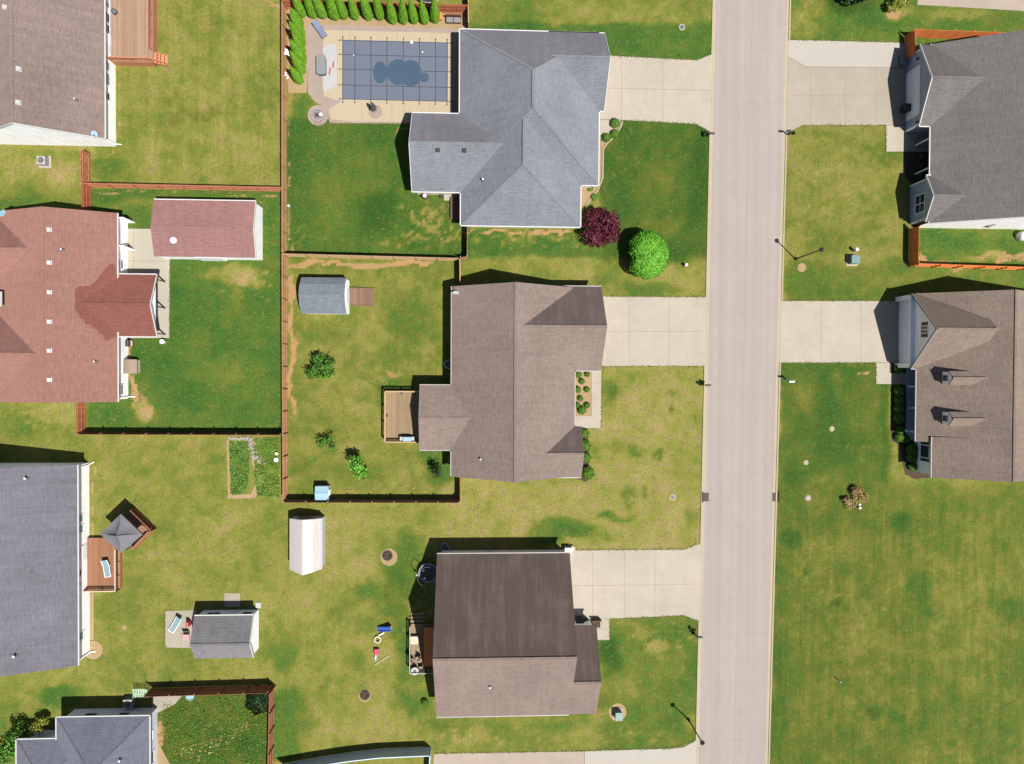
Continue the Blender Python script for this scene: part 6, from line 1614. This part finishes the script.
for i, (x, y) in enumerate([(423.5, 570.5), (417, 575), (424.6, 578.4)]):
    q = at(x, y, .8); o = MB().ball((q.x, q.y, .82), .13, .13, .13, 12, 8).build('ball', M['white'], smooth=True); tag(o, ['upper white ball on the dark blue trampoline', 'left white ball on the edge of the dark blue trampoline', 'lower white ball on the dark blue trampoline'][i], 'ball')
trampoline('big black trampoline with a pale rim cut by the top edge above the arborvitae', 429.5, -9.5, 1.75, .8, 'black', 8, False)

# air conditioners
def ac(label, px, py, pad=1.25, s=.82, pad_mat='patio'):
    q = at(px, py); t = thing('air_conditioner', label, 'air conditioner', (q.x, q.y, 0), 'outdoor air conditioners')
    MB().box(q.x - pad / 2, q.x + pad / 2, q.y - pad / 2, q.y + pad / 2, -.02, .07).build('pad', M[pad_mat], t)
    b = MB(); b.box(q.x - s / 2, q.x + s / 2, q.y - s / 2, q.y + s / 2, .075, .82)
    b.build('body', M['light_grey'], t, bevel=.03)
    lv = MB()
    for k in range(9):
        z = .15 + k * .07
        lv.box(q.x - s / 2 - .012, q.x + s / 2 + .012, q.y - s / 2 - .012, q.y + s / 2 + .012, z, z + .025)
    lv.build('louvre', M['mid_grey'], t)
    MB().lathe((q.x, q.y, .82), [(s * .4, -.01), (s * .4, .012), (.001, .014)], 24).build('fan_opening', M['black'], t)
    gr_ = MB()
    for rr_ in (.12, .2, .28): gr_.torus((q.x, q.y, .845), rr_, .008, 24, 4)
    for k in range(4):
        a = math.pi * k / 4; gr_.bar((q.x - .33 * math.cos(a), q.y - .33 * math.sin(a), .85), (q.x + .33 * math.cos(a), q.y + .33 * math.sin(a), .85), .012, .012)
    gr_.build('grille', M['light_grey'], t)
ac('air conditioner on its pad in the lawn below the brown roofed house', 45.5, 162.4)
ac('air conditioner in the shade of the blue-grey house at bottom left', 131, 700.5, 1.1, .9, 'paver')
q = at(143, 690)
t = thing('lattice_planter', 'pale green lattice trellis leaning beside the air conditioner at bottom left', 'trellis', (q.x, q.y, 0))
lt = MB()
for k in range(7): lt.bar((q.x - .8 + k * .26, q.y - .55, .55), (q.x - .5 + k * .26, q.y + .5, .9), .05, .02); lt.bar((q.x - .75, q.y - .5 + k * .16, .53 + .05 * k), (q.x + .9, q.y - .35 + k * .14, .6 + .05 * k), .05, .02)
M['mint'] = plain('mint_lattice', (.3, .42, .32, 1), .7, .2, .1); lt.build('lattice', M['mint'], t)
for x, y in ((-.7, -.5), (.9, -.4), (-.4, .5), (1.0, .45)): MB().tube((q.x + x, q.y + y, 0), (q.x + x, q.y + y, .7), .03, n=6).build('leg', M['mint'], t)

# utility cabinets, hydrant, pedestals
def cabinet(label, px, py, w, d, h, rz=0.0):
    q = at(px, py); t = thing('utility_box', label, 'utility box', (q.x, q.y, 0), 'green utility boxes', world_parts=False, rz=rz)
    MB().box(-w / 2 - .2, w / 2 + .2, -d / 2 - .2, d / 2 + .2, -.02, .08).build('pad', M['curb'], t)
    MB().box(-w / 2, w / 2, -d / 2, d / 2, .085, h).build('cabinet', M['teal_box'], t, bevel=.03)
    MB().box(-w / 2 - .03, w / 2 + .03, -d / 2 - .03, d / 2 + .03, h + .003, h + .05).build('lid', M['teal_box'], t, bevel=.015)
    MB().box(-.02, .02, -d / 2 - .02, -d / 2 - .004, .2, h - .1).build('door_seam', M['dark_grey'], t)
cabinet('grey-green transformer box on the front lawn of the blue-sided house', 851.6, 260.6, .9, .85, .85)
cabinet('smaller grey-green utility box in a ring of bare soil near the street', 617.6, 713.2, .75, .85, .8)
q = at(617.6, 712); structure('soil_ring', MB().prism(rough_edge([(q.x + 1.0 * math.cos(a * .4), q.y + 1.0 * math.sin(a * .4)) for a in range(16)], .3, .06), 0, .012), M['mulch'])
def pedestal(label, px, py, r_=.12, h=.7, mat='white', top=None):
    q = at(px, py); t = thing('pedestal', label, 'pedestal', (q.x, q.y, 0))
    MB().lathe((q.x, q.y, 0), [(r_, -.05), (r_, h)], 14).build('post', M['light_grey'], t); MB().lathe((q.x, q.y, h), [(r_ * 1.25, .002), (r_ * 1.25, .08), (r_ * .6, .14)], 14).build('cap', M[mat], t)
pedestal('white capped pedestal beside the grey-green transformer box', 853, 250.6, .15, .8)
pedestal('upper white standpipe beside the tan dry clumps', 857.9, 503.8, .1, .35); pedestal('lower white standpipe beside the tan dry clumps', 858.1, 507.3, .11, .35)
pedestal('white capped post at the patio corner below the gabled patio cover', 164.8, 341.8, .2, .6)
pedestal('pale marker post standing alone in the mown field at right', 836.8, 678.5, .05, .8)
q = at(684.6, 265.8)
t = thing('fire_hydrant', 'red fire hydrant with a white cap on the lawn beside the street', 'fire hydrant', (q.x, q.y, 0))
MB().lathe((q.x, q.y, 0), [(.17, -.05), (.17, .06), (.11, .09), (.11, .5), (.14, .52), (.13, .6), (.05, .68)], 16).build('barrel', M['hydrant_red'], t)
hm = MB()
for a in (0, 2.1, 4.2): hm.tube((q.x, q.y, .42), (q.x + .24 * math.cos(a + .4), q.y + .24 * math.sin(a + .4), .42), .06, n=8)
hm.build('nozzle', M['hydrant_red'], t); MB().lathe((q.x, q.y, .68), [(.16, .0), (.16, .05), (.04, .1)], 14).build('cap', M['white'], t)
# manholes, clean-outs, drains
def cover(label, px, py, r_, mat='brass', ring=True, cat='manhole cover', name='manhole_cover'):
    q = at(px, py); t = thing(name, label, cat, (q.x, q.y, 0))
    MB().lathe((q.x, q.y, 0), [(r_, -.05), (r_, .035), (r_ * .72, .035), (r_ * .7, .02)], 24).build('ring', M[mat], t)
    MB().lathe((q.x, q.y, 0), [(r_ * .62, -.04), (r_ * .6, .045), (.001, .05)], 20).build('lid', M['dark_grey' if ring else mat], t)
cover('pale ringed manhole in the lawn above the driveway of the grey house', 682, 27.3, .36); cover('pale ringed manhole in the lawn below the taupe house', 672.6, 497.2, .36, 'curb')
cover('pale round cover in the lawn straight above the ringed cover by the storm drain', 806, 462.5, .28, 'curb', False); cover('round cover in the green lawn up left of the tan dry clumps', 831.8, 428.8, .3, 'curb', False); cover('pale round cover near the right hand storm drain', 808, 498, .32, 'brass', False)
cover('tan round cover in the lawn beside the lamp post of the blue-sided house', 801.6, 267.6, .5, 'mulch', False)
cover('dark round cover in the yellow lawn right of the slate roofed house', 124.5, 627.5, .26, 'mulch', False)
for i, (x, y) in enumerate([(706, 497), (775, 497)]):
    q = at(x, y); t = thing('storm_drain', ['rusty storm drain in the left gutter of the street', 'rusty storm drain in the right gutter of the street'][i], 'storm drain', (q.x, q.y, 0), 'storm drains')
    MB().box(q.x - .3, q.x + .3, q.y - .48, q.y + .48, -.05, .03).build('frame', M['rust'], t)
    sl = MB()
    for k in range(8): sl.box(q.x - .24, q.x + .24, q.y - .42 + k * .11, q.y - .36 + k * .11, .031, .045)
    sl.build('grate', M['dark_wood'], t)
    xx = q.x - .42 if i == 0 else q.x + .42
    MB().box(xx - .07, xx + .07, q.y - .6, q.y + .6, .0, .14).build('hood', M['rust'], t)

# mailboxes
def mailbox(label, px, py, face, plant=True, mat='black'):
    q = at(px, py); t = thing('mailbox', label, 'mailbox', (q.x, q.y, 0), 'kerbside mailboxes')
    s = face
    MB().box(q.x - .06, q.x + .06, q.y - .06, q.y + .06, -.1, 1.05).build('post', M[mat], t)
    MB().bar((q.x - s * .1, q.y, .98), (q.x + s * .5, q.y, .98), .09, .09).build('arm', M[mat], t)
    bx = MB(); n = 10; w = .1; L0, L1 = q.x + s * .02, q.x + s * .54; vs = []
    prof = [(-w, 0), (w, 0), (w, .12)] + [(w * math.cos(a), .12 + w * math.sin(a)) for a in [math.pi * k / n for k in range(1, n)]] + [(-w, .12)]
    for x in (L0, L1): vs += [(x, q.y + y, 1.03 + z) for y, z in prof]
    m_ = len(prof); bx.add(vs, [tuple(range(m_)), tuple(range(2 * m_ - 1, m_ - 1, -1))] + [(i, m_ + i, m_ + (i + 1) % m_, (i + 1) % m_) for i in range(m_)])
    bx.build('box', M[mat if mat != 'white' else 'white'], t)
    MB().box(q.x + s * .2, q.x + s * .22, q.y + .105, q.y + .125, 1.1, 1.35).build('flag', M['red_plastic'], t)
mailbox('dark mailbox at the driveway of the grey hip-roofed house', 706.4, 136.8, 1)
mailbox('dark mailbox at the kerb below the driveway of the blue-sided house', 786.8, 134.8, -1)
mailbox('dark mailbox at the kerb below the driveway of the taupe house', 702.6, 385, 1)
mailbox('dark mailbox at the kerb below the driveway of the tan house with dormers', 786, 379.5, -1)
mailbox('dark mailbox at the kerb below the driveway of the dark brown roofed house', 694.4, 633.4, 1)
for i, (x, y) in enumerate([(704.2, 135), (700, 383.4), (692.2, 629.4), (790.6, 133.4)]):
    tree(['small dark plant at the foot of the mailbox by the grey house driveway', 'small dark plant at the foot of the mailbox by the taupe house driveway', 'small dark plant at the foot of the mailbox by the dark brown roofed house', 'small bronze plant at the foot of the mailbox before the blue-sided house'][i], 'plant', at(x, y), [(0, 0, .3, .3, .35, .25)], 130, .08, 'leaf_dark' if i < 3 else 'leaf_bronze', 70 + i, name='small_plant', trunk_h=0)
q = at(791, 381.6); o = MB().cbox((q.x, q.y, .14), (.62, .16, .2)).build('newspaper_tube', M['white']); tag(o, 'white box lying by the mailbox of the tan house', 'box')

# street lamps
def lamp(label, px, py, h):
    q = at(px, py); t = thing('street_lamp', label, 'street lamp', (q.x, q.y, 0), 'street lamps')
    MB().lathe((q.x, q.y, 0), [(.16, -.1), (.16, .25), (.09, .4), (.07, .6)], 14).build('base', M['black'], t)
    MB().tube((q.x, q.y, .55), (q.x, q.y, h - .45), .075, .06, 12).build('pole', M['black'], t)
    MB().lathe((q.x, q.y, h - .45), [(.06, 0), (.14, .1), (.2, .35), (.19, .4)], 16).build('lantern', M['mid_grey'], t)
    MB().lathe((q.x, q.y, h - .05), [(.25, 0), (.22, .1), (.1, .2), (.03, .3)], 16).build('lamp_cap', M['black'], t)
lamp('black street lamp leaning out over the kerb at the bottom driveway', 688.4, 719.4, 4.9)
lamp('black street lamp on the lawn of the blue-sided house across the street', 795.5, 259, 5.9)

# satellite dishes
def dish(label, p, r_, face, mat, mast=.5):
    t = thing('satellite_dish', label, 'satellite dish', p, 'satellite dishes')
    p = Vector(p); f_ = Vector(face).normalized(); c = p + Vector((0, 0, mast))
    MB().tube(p - Vector((0, 0, .1)), c, .03, n=8).build('mast', M['dark_grey'], t)
    u = f_.cross(Vector((0, 0, 1))).normalized(); v = u.cross(f_); d = MB(); n = 20; vs = [c]
    for k, rr_ in ((1, .5), (2, 1.0)):
        for i in range(n):
            a = 2 * math.pi * i / n; vs.append(c + (u * math.cos(a) + v * math.sin(a)) * r_ * rr_ + f_ * (.16 * r_ * rr_ * rr_ * 1.5))
    d.add(vs, [(0, 1 + i, 1 + (i + 1) % n) for i in range(n)] + [(1 + i, 1 + n + i, 1 + n + (i + 1) % n, 1 + (i + 1) % n) for i in range(n)])
    o = d.build('reflector', M[mat], t, smooth=True); s_ = o.modifiers.new('t', 'SOLIDIFY'); s_.thickness = .02
    MB().bar(c - v * r_ * .9, c + f_ * r_ * 1.1 - v * r_ * .2, .03, .03).build('arm', M['dark_grey'], t); MB().cbox(c + f_ * r_ * 1.1 - v * r_ * .15, (.1, .1, .12)).build('receiver', M['dark_grey'], t)
p = at(97.4, 135.6, HE + .1); dish('grey-blue satellite dish on the eave corner of the brown roofed house', (p.x, p.y, p.z), .34, (.1, -.5, .8), 'pale_blue')
p = at(455.6, 293.6, HE + .1); dish('white satellite dish on the north west roof corner of the taupe house', (p.x, p.y, p.z), .38, (.0, .75, .55), 'white')
p = at(4, 214, 3.0); dish('blue-grey satellite dish at the left edge on the red-brown roof', (p.x, p.y, 2.9), .42, (0, .35, .9), 'pale_blue', .35)

# play house, dog house, garden clutter
def gabled_box(name, label, cat, px, py, w, l, hw, hr, wallm, roofm, axis='y', base=0.0):
    q = at(px, py); t = thing(name, label, cat, (q.x, q.y, base)); rf, wl = MB(), MB()
    roof_block(rf, wl, MB(), q.x - w / 2, q.x + w / 2, q.y - l / 2, q.y + l / 2, axis, hw, hr, .08, .06, gutters='')
    return t, rf, wl, q
t, rf, wl, q = gabled_box('dog_house', 'small tan gabled dog house against the white wall of the red-brown roofed house', 'dog house', 133.2, 366.6, 1.62, 1.5, .85, 1.35, 'a', 'b')
M['tan_panel'] = plain('tan_panel', seen(196, 172, 150), .7, .2, .06); rf.build('roof', M['tan_panel'], t); wl.build('wall', M['cream'], t); MB().box(q.x - .22, q.x + .22, q.y + .695, q.y + .72, .05, .7).build('doorway', M['dark_wood'], t)
q = at(131.6, 343.6)
t = thing('grill', 'dark barbecue grill under the patio roof corner beside the white wall', 'grill', (q.x, q.y, 0))
MB().box(q.x - .22, q.x + .22, q.y - .35, q.y + .35, .05, .7).build('cart', M['dark_wood'], t); MB().tube((q.x, q.y - .3, .85), (q.x, q.y + .3, .85), .22, n=14).build('hood', M['black'], t); MB().box(q.x + .24, q.x + .45, q.y - .3, q.y + .3, .66, .71).build('shelf', M['pink_fabric'], t)
q = at(324.6, 491.2)
t = thing('playhouse', 'small pale blue-topped play hut at the south fence of the taupe house yard', 'playhouse', (q.x, q.y, 0)); rf, wl = MB(), MB()
roof_block(rf, wl, MB(), q.x - .72, q.x + .7, q.y - .8, q.y + .75, 'x', 1.25, 1.42, .08, .06, gutters='')
rf.build('roof', M['pale_blue'], t); wl.build('wall', M['cream'], t); MB().box(q.x + .64, q.x + .72, q.y - .3, q.y + .3, .05, 1.0).build('door', M['white'], t)
q = at(408.3, 438.3)
t = thing('grill', 'covered pale blue gas grill in the corner of the weathered square deck', 'grill', (q.x, q.y, .6))
MB().box(q.x - .75, q.x + .75, q.y - .28, q.y + .3, .62, 1.25).build('cart', M['dark_grey'], t); MB().box(q.x - .45, q.x + .45, q.y - .3, q.y + .3, 1.252, 1.5).build('hood', M['pale_blue'], t, bevel=.08)
for s in (-1, 1): MB().box(q.x + s * .62 - .15, q.x + s * .62 + .15, q.y - .28, q.y + .28, 1.26, 1.31).build('shelf', M['light_grey'], t)
for s in (-1, 1): MB().box(q.x + s * .6 - .05, q.x + s * .6 + .05, q.y - .2, q.y + .2, .6, .618).build('foot', M['dark_grey'], t)
for i, (x, y) in enumerate([(402, 393), (387, 415.5)]):
    q = at(x, y, .6); o = MB().lathe((q.x, q.y, .6), [(.12, .0), (.17, .25), (.17, .28), (.13, .24)], 12).build('flower_pot', M['dark_wood']); tag(o, ['dark flower pot at the upper rail of the weathered square deck', 'dark flower pot at the left rail of the weathered square deck'][i], 'pot')
# window well
q = at(447.5, 364.3)
t = thing('window_well', 'white rimmed window well in the shade at the west wall of the taupe house', 'window well', (q.x, q.y, 0))
ww_ = MB(); n = 14
for k in range(n):
    a0, a1 = math.pi / 2 + math.pi * k / n, math.pi / 2 + math.pi * (k + 1) / n
    ww_.bar((q.x + .4 + .75 * math.cos(a0), q.y + .48 * math.sin(a0), .12), (q.x + .4 + .75 * math.cos(a1), q.y + .48 * math.sin(a1), .12), .05, .26)
ww_.build('rim', M['white'], t); MB().prism([(q.x + .4 + .7 * math.cos(math.pi / 2 + math.pi * k / n), q.y + .44 * math.sin(math.pi / 2 + math.pi * k / n)) for k in range(n + 1)], 0, .02).build('floor', M['dark_grey'], t)
q = at(445, 546.5)
t = thing('window_well', 'grey window well in the shade at the north wall of the dark brown roofed house', 'window well', (q.x, q.y, 0))
ww_ = MB()
for k in range(n):
    a0, a1 = math.pi * k / n, math.pi * (k + 1) / n
    ww_.bar((q.x + .42 * math.cos(a0), q.y - .3 + .75 * math.sin(a0), .12), (q.x + .42 * math.cos(a1), q.y - .3 + .75 * math.sin(a1), .12), .06, .26)
ww_.build('rim', M['light_grey'], t); MB().prism([(q.x + .38 * math.cos(math.pi * k / n), q.y - .3 + .7 * math.sin(math.pi * k / n)) for k in range(n + 1)], 0, .02).build('floor', M['dark_grey'], t)
# meter etc at the dark brown house
q = at(489, 547); t = thing('gas_meter', 'dark gas meter at the north wall of the dark brown roofed house', 'gas meter', (q.x, q.y, 0))
MB().box(q.x - .15, q.x + .15, q.y - .12, q.y + .12, .5, .9).build('body', M['mid_grey'], t); MB().tube((q.x - .2, q.y, 0), (q.x - .2, q.y, 1.0), .03, n=8).build('pipe', M['mid_grey'], t)
q = at(567.6, 548.8); t = thing('trash_bin', 'white bin beside the garage corner of the dark brown roofed house', 'bin', (q.x, q.y, 0))
MB().box(q.x - .38, q.x + .38, q.y - .28, q.y + .28, 0, .8).build('body', M['white'], t, bevel=.03); MB().box(q.x - .42, q.x + .42, q.y - .32, q.y + .32, .802, .87).build('lid', M['light_grey'], t, bevel=.02)
q = at(572, 547.6); o = MB().ball((q.x, q.y, .2), .35, .3, .3, 10, 7, .12, 4).build('sack', M['cream']); tag(o, 'pale sack beside the white bin at the garage corner', 'sack')
# firepit rings in the lawn
for i, (x, y, r_, off) in enumerate([(387.3, 556, .62, (.18, -.12)), (364.8, 695.6, .6, (0, -.03))]):
    q = at(x, y); t = thing('planting_ring', ['dug tree ring of tan soil with a dark round hole near the white metal shed', 'dark round planting ring in the lawn left of the dark shrub and two-tone roof'][i], 'planting ring', (q.x, q.y, 0))
    big = .95 if i == 0 else .68
    MB().prism(rough_edge([(q.x + off[0] + big * math.cos(a * .4), q.y + off[1] + big * math.sin(a * .4)) for a in range(16)], .3, .05), 0, .014).build('soil', M['mulch'], t)
    MB().prism(rough_edge([(q.x + r_ * .95 * math.cos(a * .4), q.y + .08 + r_ * .95 * math.sin(a * .4)) for a in range(16)], .3, .04), .005, .02).build('dark_soil', M['rust'], t)
    tw = MB(); rnd = random.Random(i)
    for k in range(14):
        a = rnd.uniform(0, 6.28); tw.tube((q.x + .2 * math.cos(a), q.y + .08 + .2 * math.sin(a), .02), (q.x + .5 * math.cos(a + .6), q.y + .08 + .5 * math.sin(a + .6), rnd.uniform(.15, .35)), .03, .01, 5)
    tw.build('stems', M['dark_wood'], t)
# children's toys on the lawn
q = at(384.6, 627.4); t = thing('toy_slide', 'blue toddler slide lying in the lawn left of the cluttered deck', 'toy', (q.x, q.y, 0))
sl = MB(); sl.bar((q.x - .7, q.y - .1, .12), (q.x + .75, q.y + .1, .75), .42, .05); sl.build('chute', M['blue_plastic'], t)
for s in (-1, 1): MB().bar((q.x - .7, q.y - .1 + s * .22, .17), (q.x + .75, q.y + .1 + s * .22, .8), .05, .14).build('side', M['blue_plastic'], t)
MB().bar((q.x + .72, q.y + .1, 0), (q.x + .72, q.y + .1, .7), .36, .06, (1, 0, 0)).build('ladder', M['cream'], t)
q = at(377.8, 639); t = thing('toy_ring', 'cream ring-shaped toy seat below the blue slide', 'toy', (q.x, q.y, 0))
MB().torus((q.x, q.y, .16), .33, .1, 20, 8).build('ring', M['cream'], t, smooth=True); MB().bar((q.x + .1, q.y + .45, .2), (q.x + .75, q.y + .8, .3), .1, .08).build('handle', M['white'], t)
q = at(376.4, 650.4); t = thing('toy_car', 'red toddler ride-on below the cream ring toy', 'toy', (q.x, q.y, 0))
MB().box(q.x - .2, q.x + .28, q.y - .35, q.y + .3, .12, .45).build('body', M['red_plastic'], t, bevel=.06)
for a in (-1, 1):
    for b in (-1, 1): MB().tube((q.x + .04 + a * .22, q.y + b * .22, .1), (q.x + .04 + a * .3, q.y + b * .22, .1), .1, n=10).build('wheel', M['dark_grey'], t)
MB().bar((q.x, q.y - .4, .3), (q.x - .1, q.y - .85, .35), .08, .06).build('handle', M['white'], t)
a, b = at(375, 664.6), at(389, 655.4); o = MB().tube((a.x, a.y, .06), (b.x, b.y, .06), .05, n=8).build('toy_bat', M['cream']); tag(o, 'long cream stick lying in the lawn below the red ride-on', 'stick')
q = at(375.6, 659); o = MB().tube((q.x, q.y - .3, .05), (q.x + .12, q.y + .4, .05), .05, n=8).build('toy_bat', M['pale_blue']); tag(o, 'short pale blue stick lying beside the long cream stick', 'stick')
# deck clutter on the dark brown house
q = at(414.6, 638.6, .55); t = thing('storage_bench', 'cream deck box near the top of the cluttered deck', 'deck box', (q.x, q.y, .55))
MB().box(q.x - .4, q.x + .42, q.y - .4, q.y + .38, .556, 1.0).build('body', M['cream'], t, bevel=.02); MB().box(q.x - .44, q.x + .46, q.y - .44, q.y + .42, 1.002, 1.06).build('lid', M['cream'], t, bevel=.02)
q = at(415.4, 668.6, .55); t = thing('patio_table', 'round grey patio table on the lower end of the cluttered deck', 'table', (q.x, q.y, .55))
MB().lathe((q.x, q.y, 1.22), [(.42, 0), (.42, .03)], 24).build('tabletop', M['light_grey'], t); MB().lathe((q.x, q.y, .55), [(.25, 0.003), (.22, .05), (.04, .08), (.04, .67)], 12).build('pedestal', M['dark_grey'], t); MB().lathe((q.x, q.y, 1.25), [(.16, .001), (.18, .04), (.1, .03)], 14).build('tray', M['dark_grey'], t)
def patio_chair(label, px, py, rz):
    q = at(px, py, .55); t = thing('patio_chair', label, 'chair', (q.x, q.y, .55), 'patio chairs on the cluttered deck', world_parts=False, rz=rz)
    MB().box(-.26, .26, -.26, .24, .4, .45).build('seat', M['dark_wood'], t); MB().cbox((0, .27, .68), (.52, .04, .5), 0, R(-12)).build('backrest', M['dark_wood'], t)
    for x in (-.23, .23):
        for y in (-.23, .23): MB().box(x - .02, x + .02, y - .02, y + .02, .003, .398).build('leg', M['dark_grey'], t)
        MB().bar((x, -.25, .62), (x, .28, .64), .05, .03).build('armrest', M['cream'], t)
patio_chair('dark patio chair above left of the round grey table', 412.4, 659, R(40)); patio_chair('dark patio chair above right of the round grey table', 419, 657, R(-30)); patio_chair('dark patio chair right of the round grey table', 421.6, 667, R(-90))
# barrel, pots at grey house corner
q = at(425.3, 197.4); t = thing('rain_barrel', 'dark barrel with a white lid at the south wall of the grey house west wing', 'barrel', (q.x, q.y, 0))
MB().lathe((q.x, q.y, 0), [(.26, 0), (.32, .4), (.28, .85)], 18).build('body', M['dark_grey'], t); MB().lathe((q.x, q.y, .85), [(.2, .002), (.17, .05)], 14).build('lid', M['white'], t)
slab('patio', [(444, 193), (460, 193), (460, 200.5), (444, 200.5)], 'patio', .03)
q = at(441.5, 196.8); o = MB().lathe((q.x, q.y, 0), [(.1, 0), (.2, .35), (.2, .38), (.15, .34)], 14).build('flower_pot', M['black']); tag(o, 'black pot beside the small slab at the grey house corner', 'pot')
t = thing('step_platform', 'dark brown timber landing in the wall corner south of the grey house west wing', 'steps', (at(455, 210).x, at(455, 210).y, 0))
a, b = at(450.6, 220), at(463, 198); fl = MB(); board_floor(fl, a.x, b.x, a.y, b.y, .4, 'x'); fl.build('floor', M['dark_wood'], t); sk_ = MB().box(a.x + .05, b.x - .05, a.y + .05, b.y - .05, 0, .35); sk_.build('skirt', M['dark_wood'], t)
# stone edging curve at the grey house
ed = [(622, 121.4), (621.6, 125), (616, 135.6), (607, 143.6), (603, 150), (602.6, 178), (597.6, 190.6), (586, 205.6)]
em = MB(); acc = [at(*q) for q in ed]
for a, b in zip(acc, acc[1:]):
    n = max(1, int((b - a).length / .3)); d = (b - a) / n
    for k in range(n): em.bar(a + d * (k + .03) + Vector((0, 0, .06)), a + d * (k + .97) + Vector((0, 0, .06)), .16, .14)
o = em.build('stone_edging', M['curb']); tag(o, 'cream stone edging curving round the bed of the grey house', 'edging')
# things at the dark brown house front
q = at(578.6, 619); t = thing('trash_bin', 'black wheeled bin in the corner between garage and porch roof of the dark brown house', 'bin', (q.x, q.y, 0))
MB().box(q.x - .4, q.x + .4, q.y - .4, q.y + .4, .1, 1.0).build('body', M['black'], t, bevel=.04); MB().box(q.x - .43, q.x + .43, q.y - .43, q.y + .43, 1.003, 1.08).build('lid', M['black'], t, bevel=.03)
for s in (-1, 1): MB().tube((q.x + s * .3, q.y - .42, .1), (q.x + s * .36, q.y - .42, .1), .1, n=10).build('wheel', M['dark_grey'], t)
q = at(586.4, 621.5); t = thing('bicycle_trailer', 'small white-topped child trailer parked by the porch roof of the dark brown house', 'trailer', (q.x, q.y, 0))
MB().cbox((q.x, q.y, .35), (.5, .8, .4), R(35)).build('body', M['black'], t, bevel=.05); MB().cbox((q.x + .02, q.y, .58), (.36, .62, .05), R(35)).build('cover', M['white'], t, bevel=.02)
for s in (-1, 1): MB().tube((q.x + s * .3, q.y - s * .2, .2), (q.x + s * .35, q.y - s * .22, .2), .2, n=12).build('wheel', M['dark_grey'], t)
q = at(596, 622.6); t = thing('bench', 'small brown bench at the north end of the porch roof of the dark brown house', 'bench', (q.x, q.y, 0))
MB().box(q.x - .5, q.x + .4, q.y - .4, q.y + .4, .4, .46).build('seat', M['rust'], t); MB().box(q.x - .52, q.x + .5, q.y + .42, q.y + .48, .0, .9).build('backrest', M['dark_wood'], t)
for x in (-.45, .35):
    for y in (-.35, .35): MB().box(q.x + x - .03, q.x + x + .03, q.y + y - .03, q.y + y + .03, 0, .398).build('leg', M['dark_wood'], t)
# shed patio things
q = at(187.5, 635.5); t = thing('folding_chair', 'pink and white folding chair on the patio of the garden shed', 'chair', (q.x, q.y, 0))
MB().box(q.x - .3, q.x + .35, q.y - .35, q.y + .25, .38, .44).build('seat', M['pink_fabric'], t); MB().cbox((q.x + .02, q.y + .42, .62), (.7, .05, .5), 0, R(-20)).build('backrest', M['black'], t)
for x in (-.25, .3):
    for y in (-.3, .3): MB().tube((q.x + x, q.y + y, .03), (q.x + x, q.y + y, .4), .02, n=6).build('leg', M['white'], t)
q = at(190.4, 622); o = MB().cbox((q.x, q.y, .5), (.25, .55, .9)).build('cooler', M['red_plastic'], bevel=.04); tag(o, 'red cooler standing against the west wall of the garden shed', 'cooler')
# black car-like grill in front of the blue house garage: a dark bin
q = at(903, 110.4); t = thing('trash_bin', 'black wheeled bin standing before the garage door of the blue-sided house', 'bin', (q.x, q.y, 0))
MB().box(q.x - .38, q.x + .38, q.y - .36, q.y + .36, .1, .95).build('body', M['black'], t, bevel=.04); MB().box(q.x - .42, q.x + .42, q.y - .4, q.y + .4, .953, 1.02).build('lid', M['black'], t, bevel=.03)
for s in (-1, 1): MB().tube((q.x + .38, q.y + s * .3, .1), (q.x + .38, q.y + s * .36, .1), .1, n=10).build('wheel', M['dark_grey'], t)
q = at(900.6, 62.2); t = thing('hose_reel', 'grey box against the orange fence at the garage corner of the blue-sided house', 'box', (q.x, q.y, 0))
MB().box(q.x - .3, q.x + .15, q.y - .5, q.y + .5, .03, .6).build('body', M['dark_grey'], t, bevel=.03); MB().box(q.x - .33, q.x + .18, q.y - .53, q.y + .53, .603, .66).build('lid', M['mid_grey'], t, bevel=.02)
q = at(1019, 237); t = thing('propane_tank', 'white tank at the right edge beside the white end wall of the blue-sided house', 'tank', (q.x, q.y, 0))
MB().lathe((q.x, q.y, 0), [(.4, 0), (.5, .1), (.5, .8), (.35, 1.0), (.05, 1.06)], 20).build('body', M['white'], t, smooth=True); MB().lathe((q.x, q.y, 1.05), [(.12, 0), (.12, .12)], 12).build('valve', M['dark_grey'], t)
q = at(150 + 400 * .156 - 22, 695.8); o = MB().lathe((q.x, q.y, 0), [(.42, .0), (.46, .16), (.4, .16), (.38, .06)], 20).build('wading_pool', M['pale_blue']); tag(o, 'small pale blue basin by the tall red-brown fence at bottom left', 'basin')
q = at(223, 779); MB_ = None
q = at(904.5, 433); o = MB().lathe((q.x - .1, q.y + .3, .22), [(.14, .003), (.18, .3), (.14, .28)], 12).build('flower_pot', M['white']); tag(o, 'white pot on the porch of the tan house with dormers', 'pot')
# bookkeeping values used only while building
for o in scene.objects:
    if '_at' in o: del o['_at']
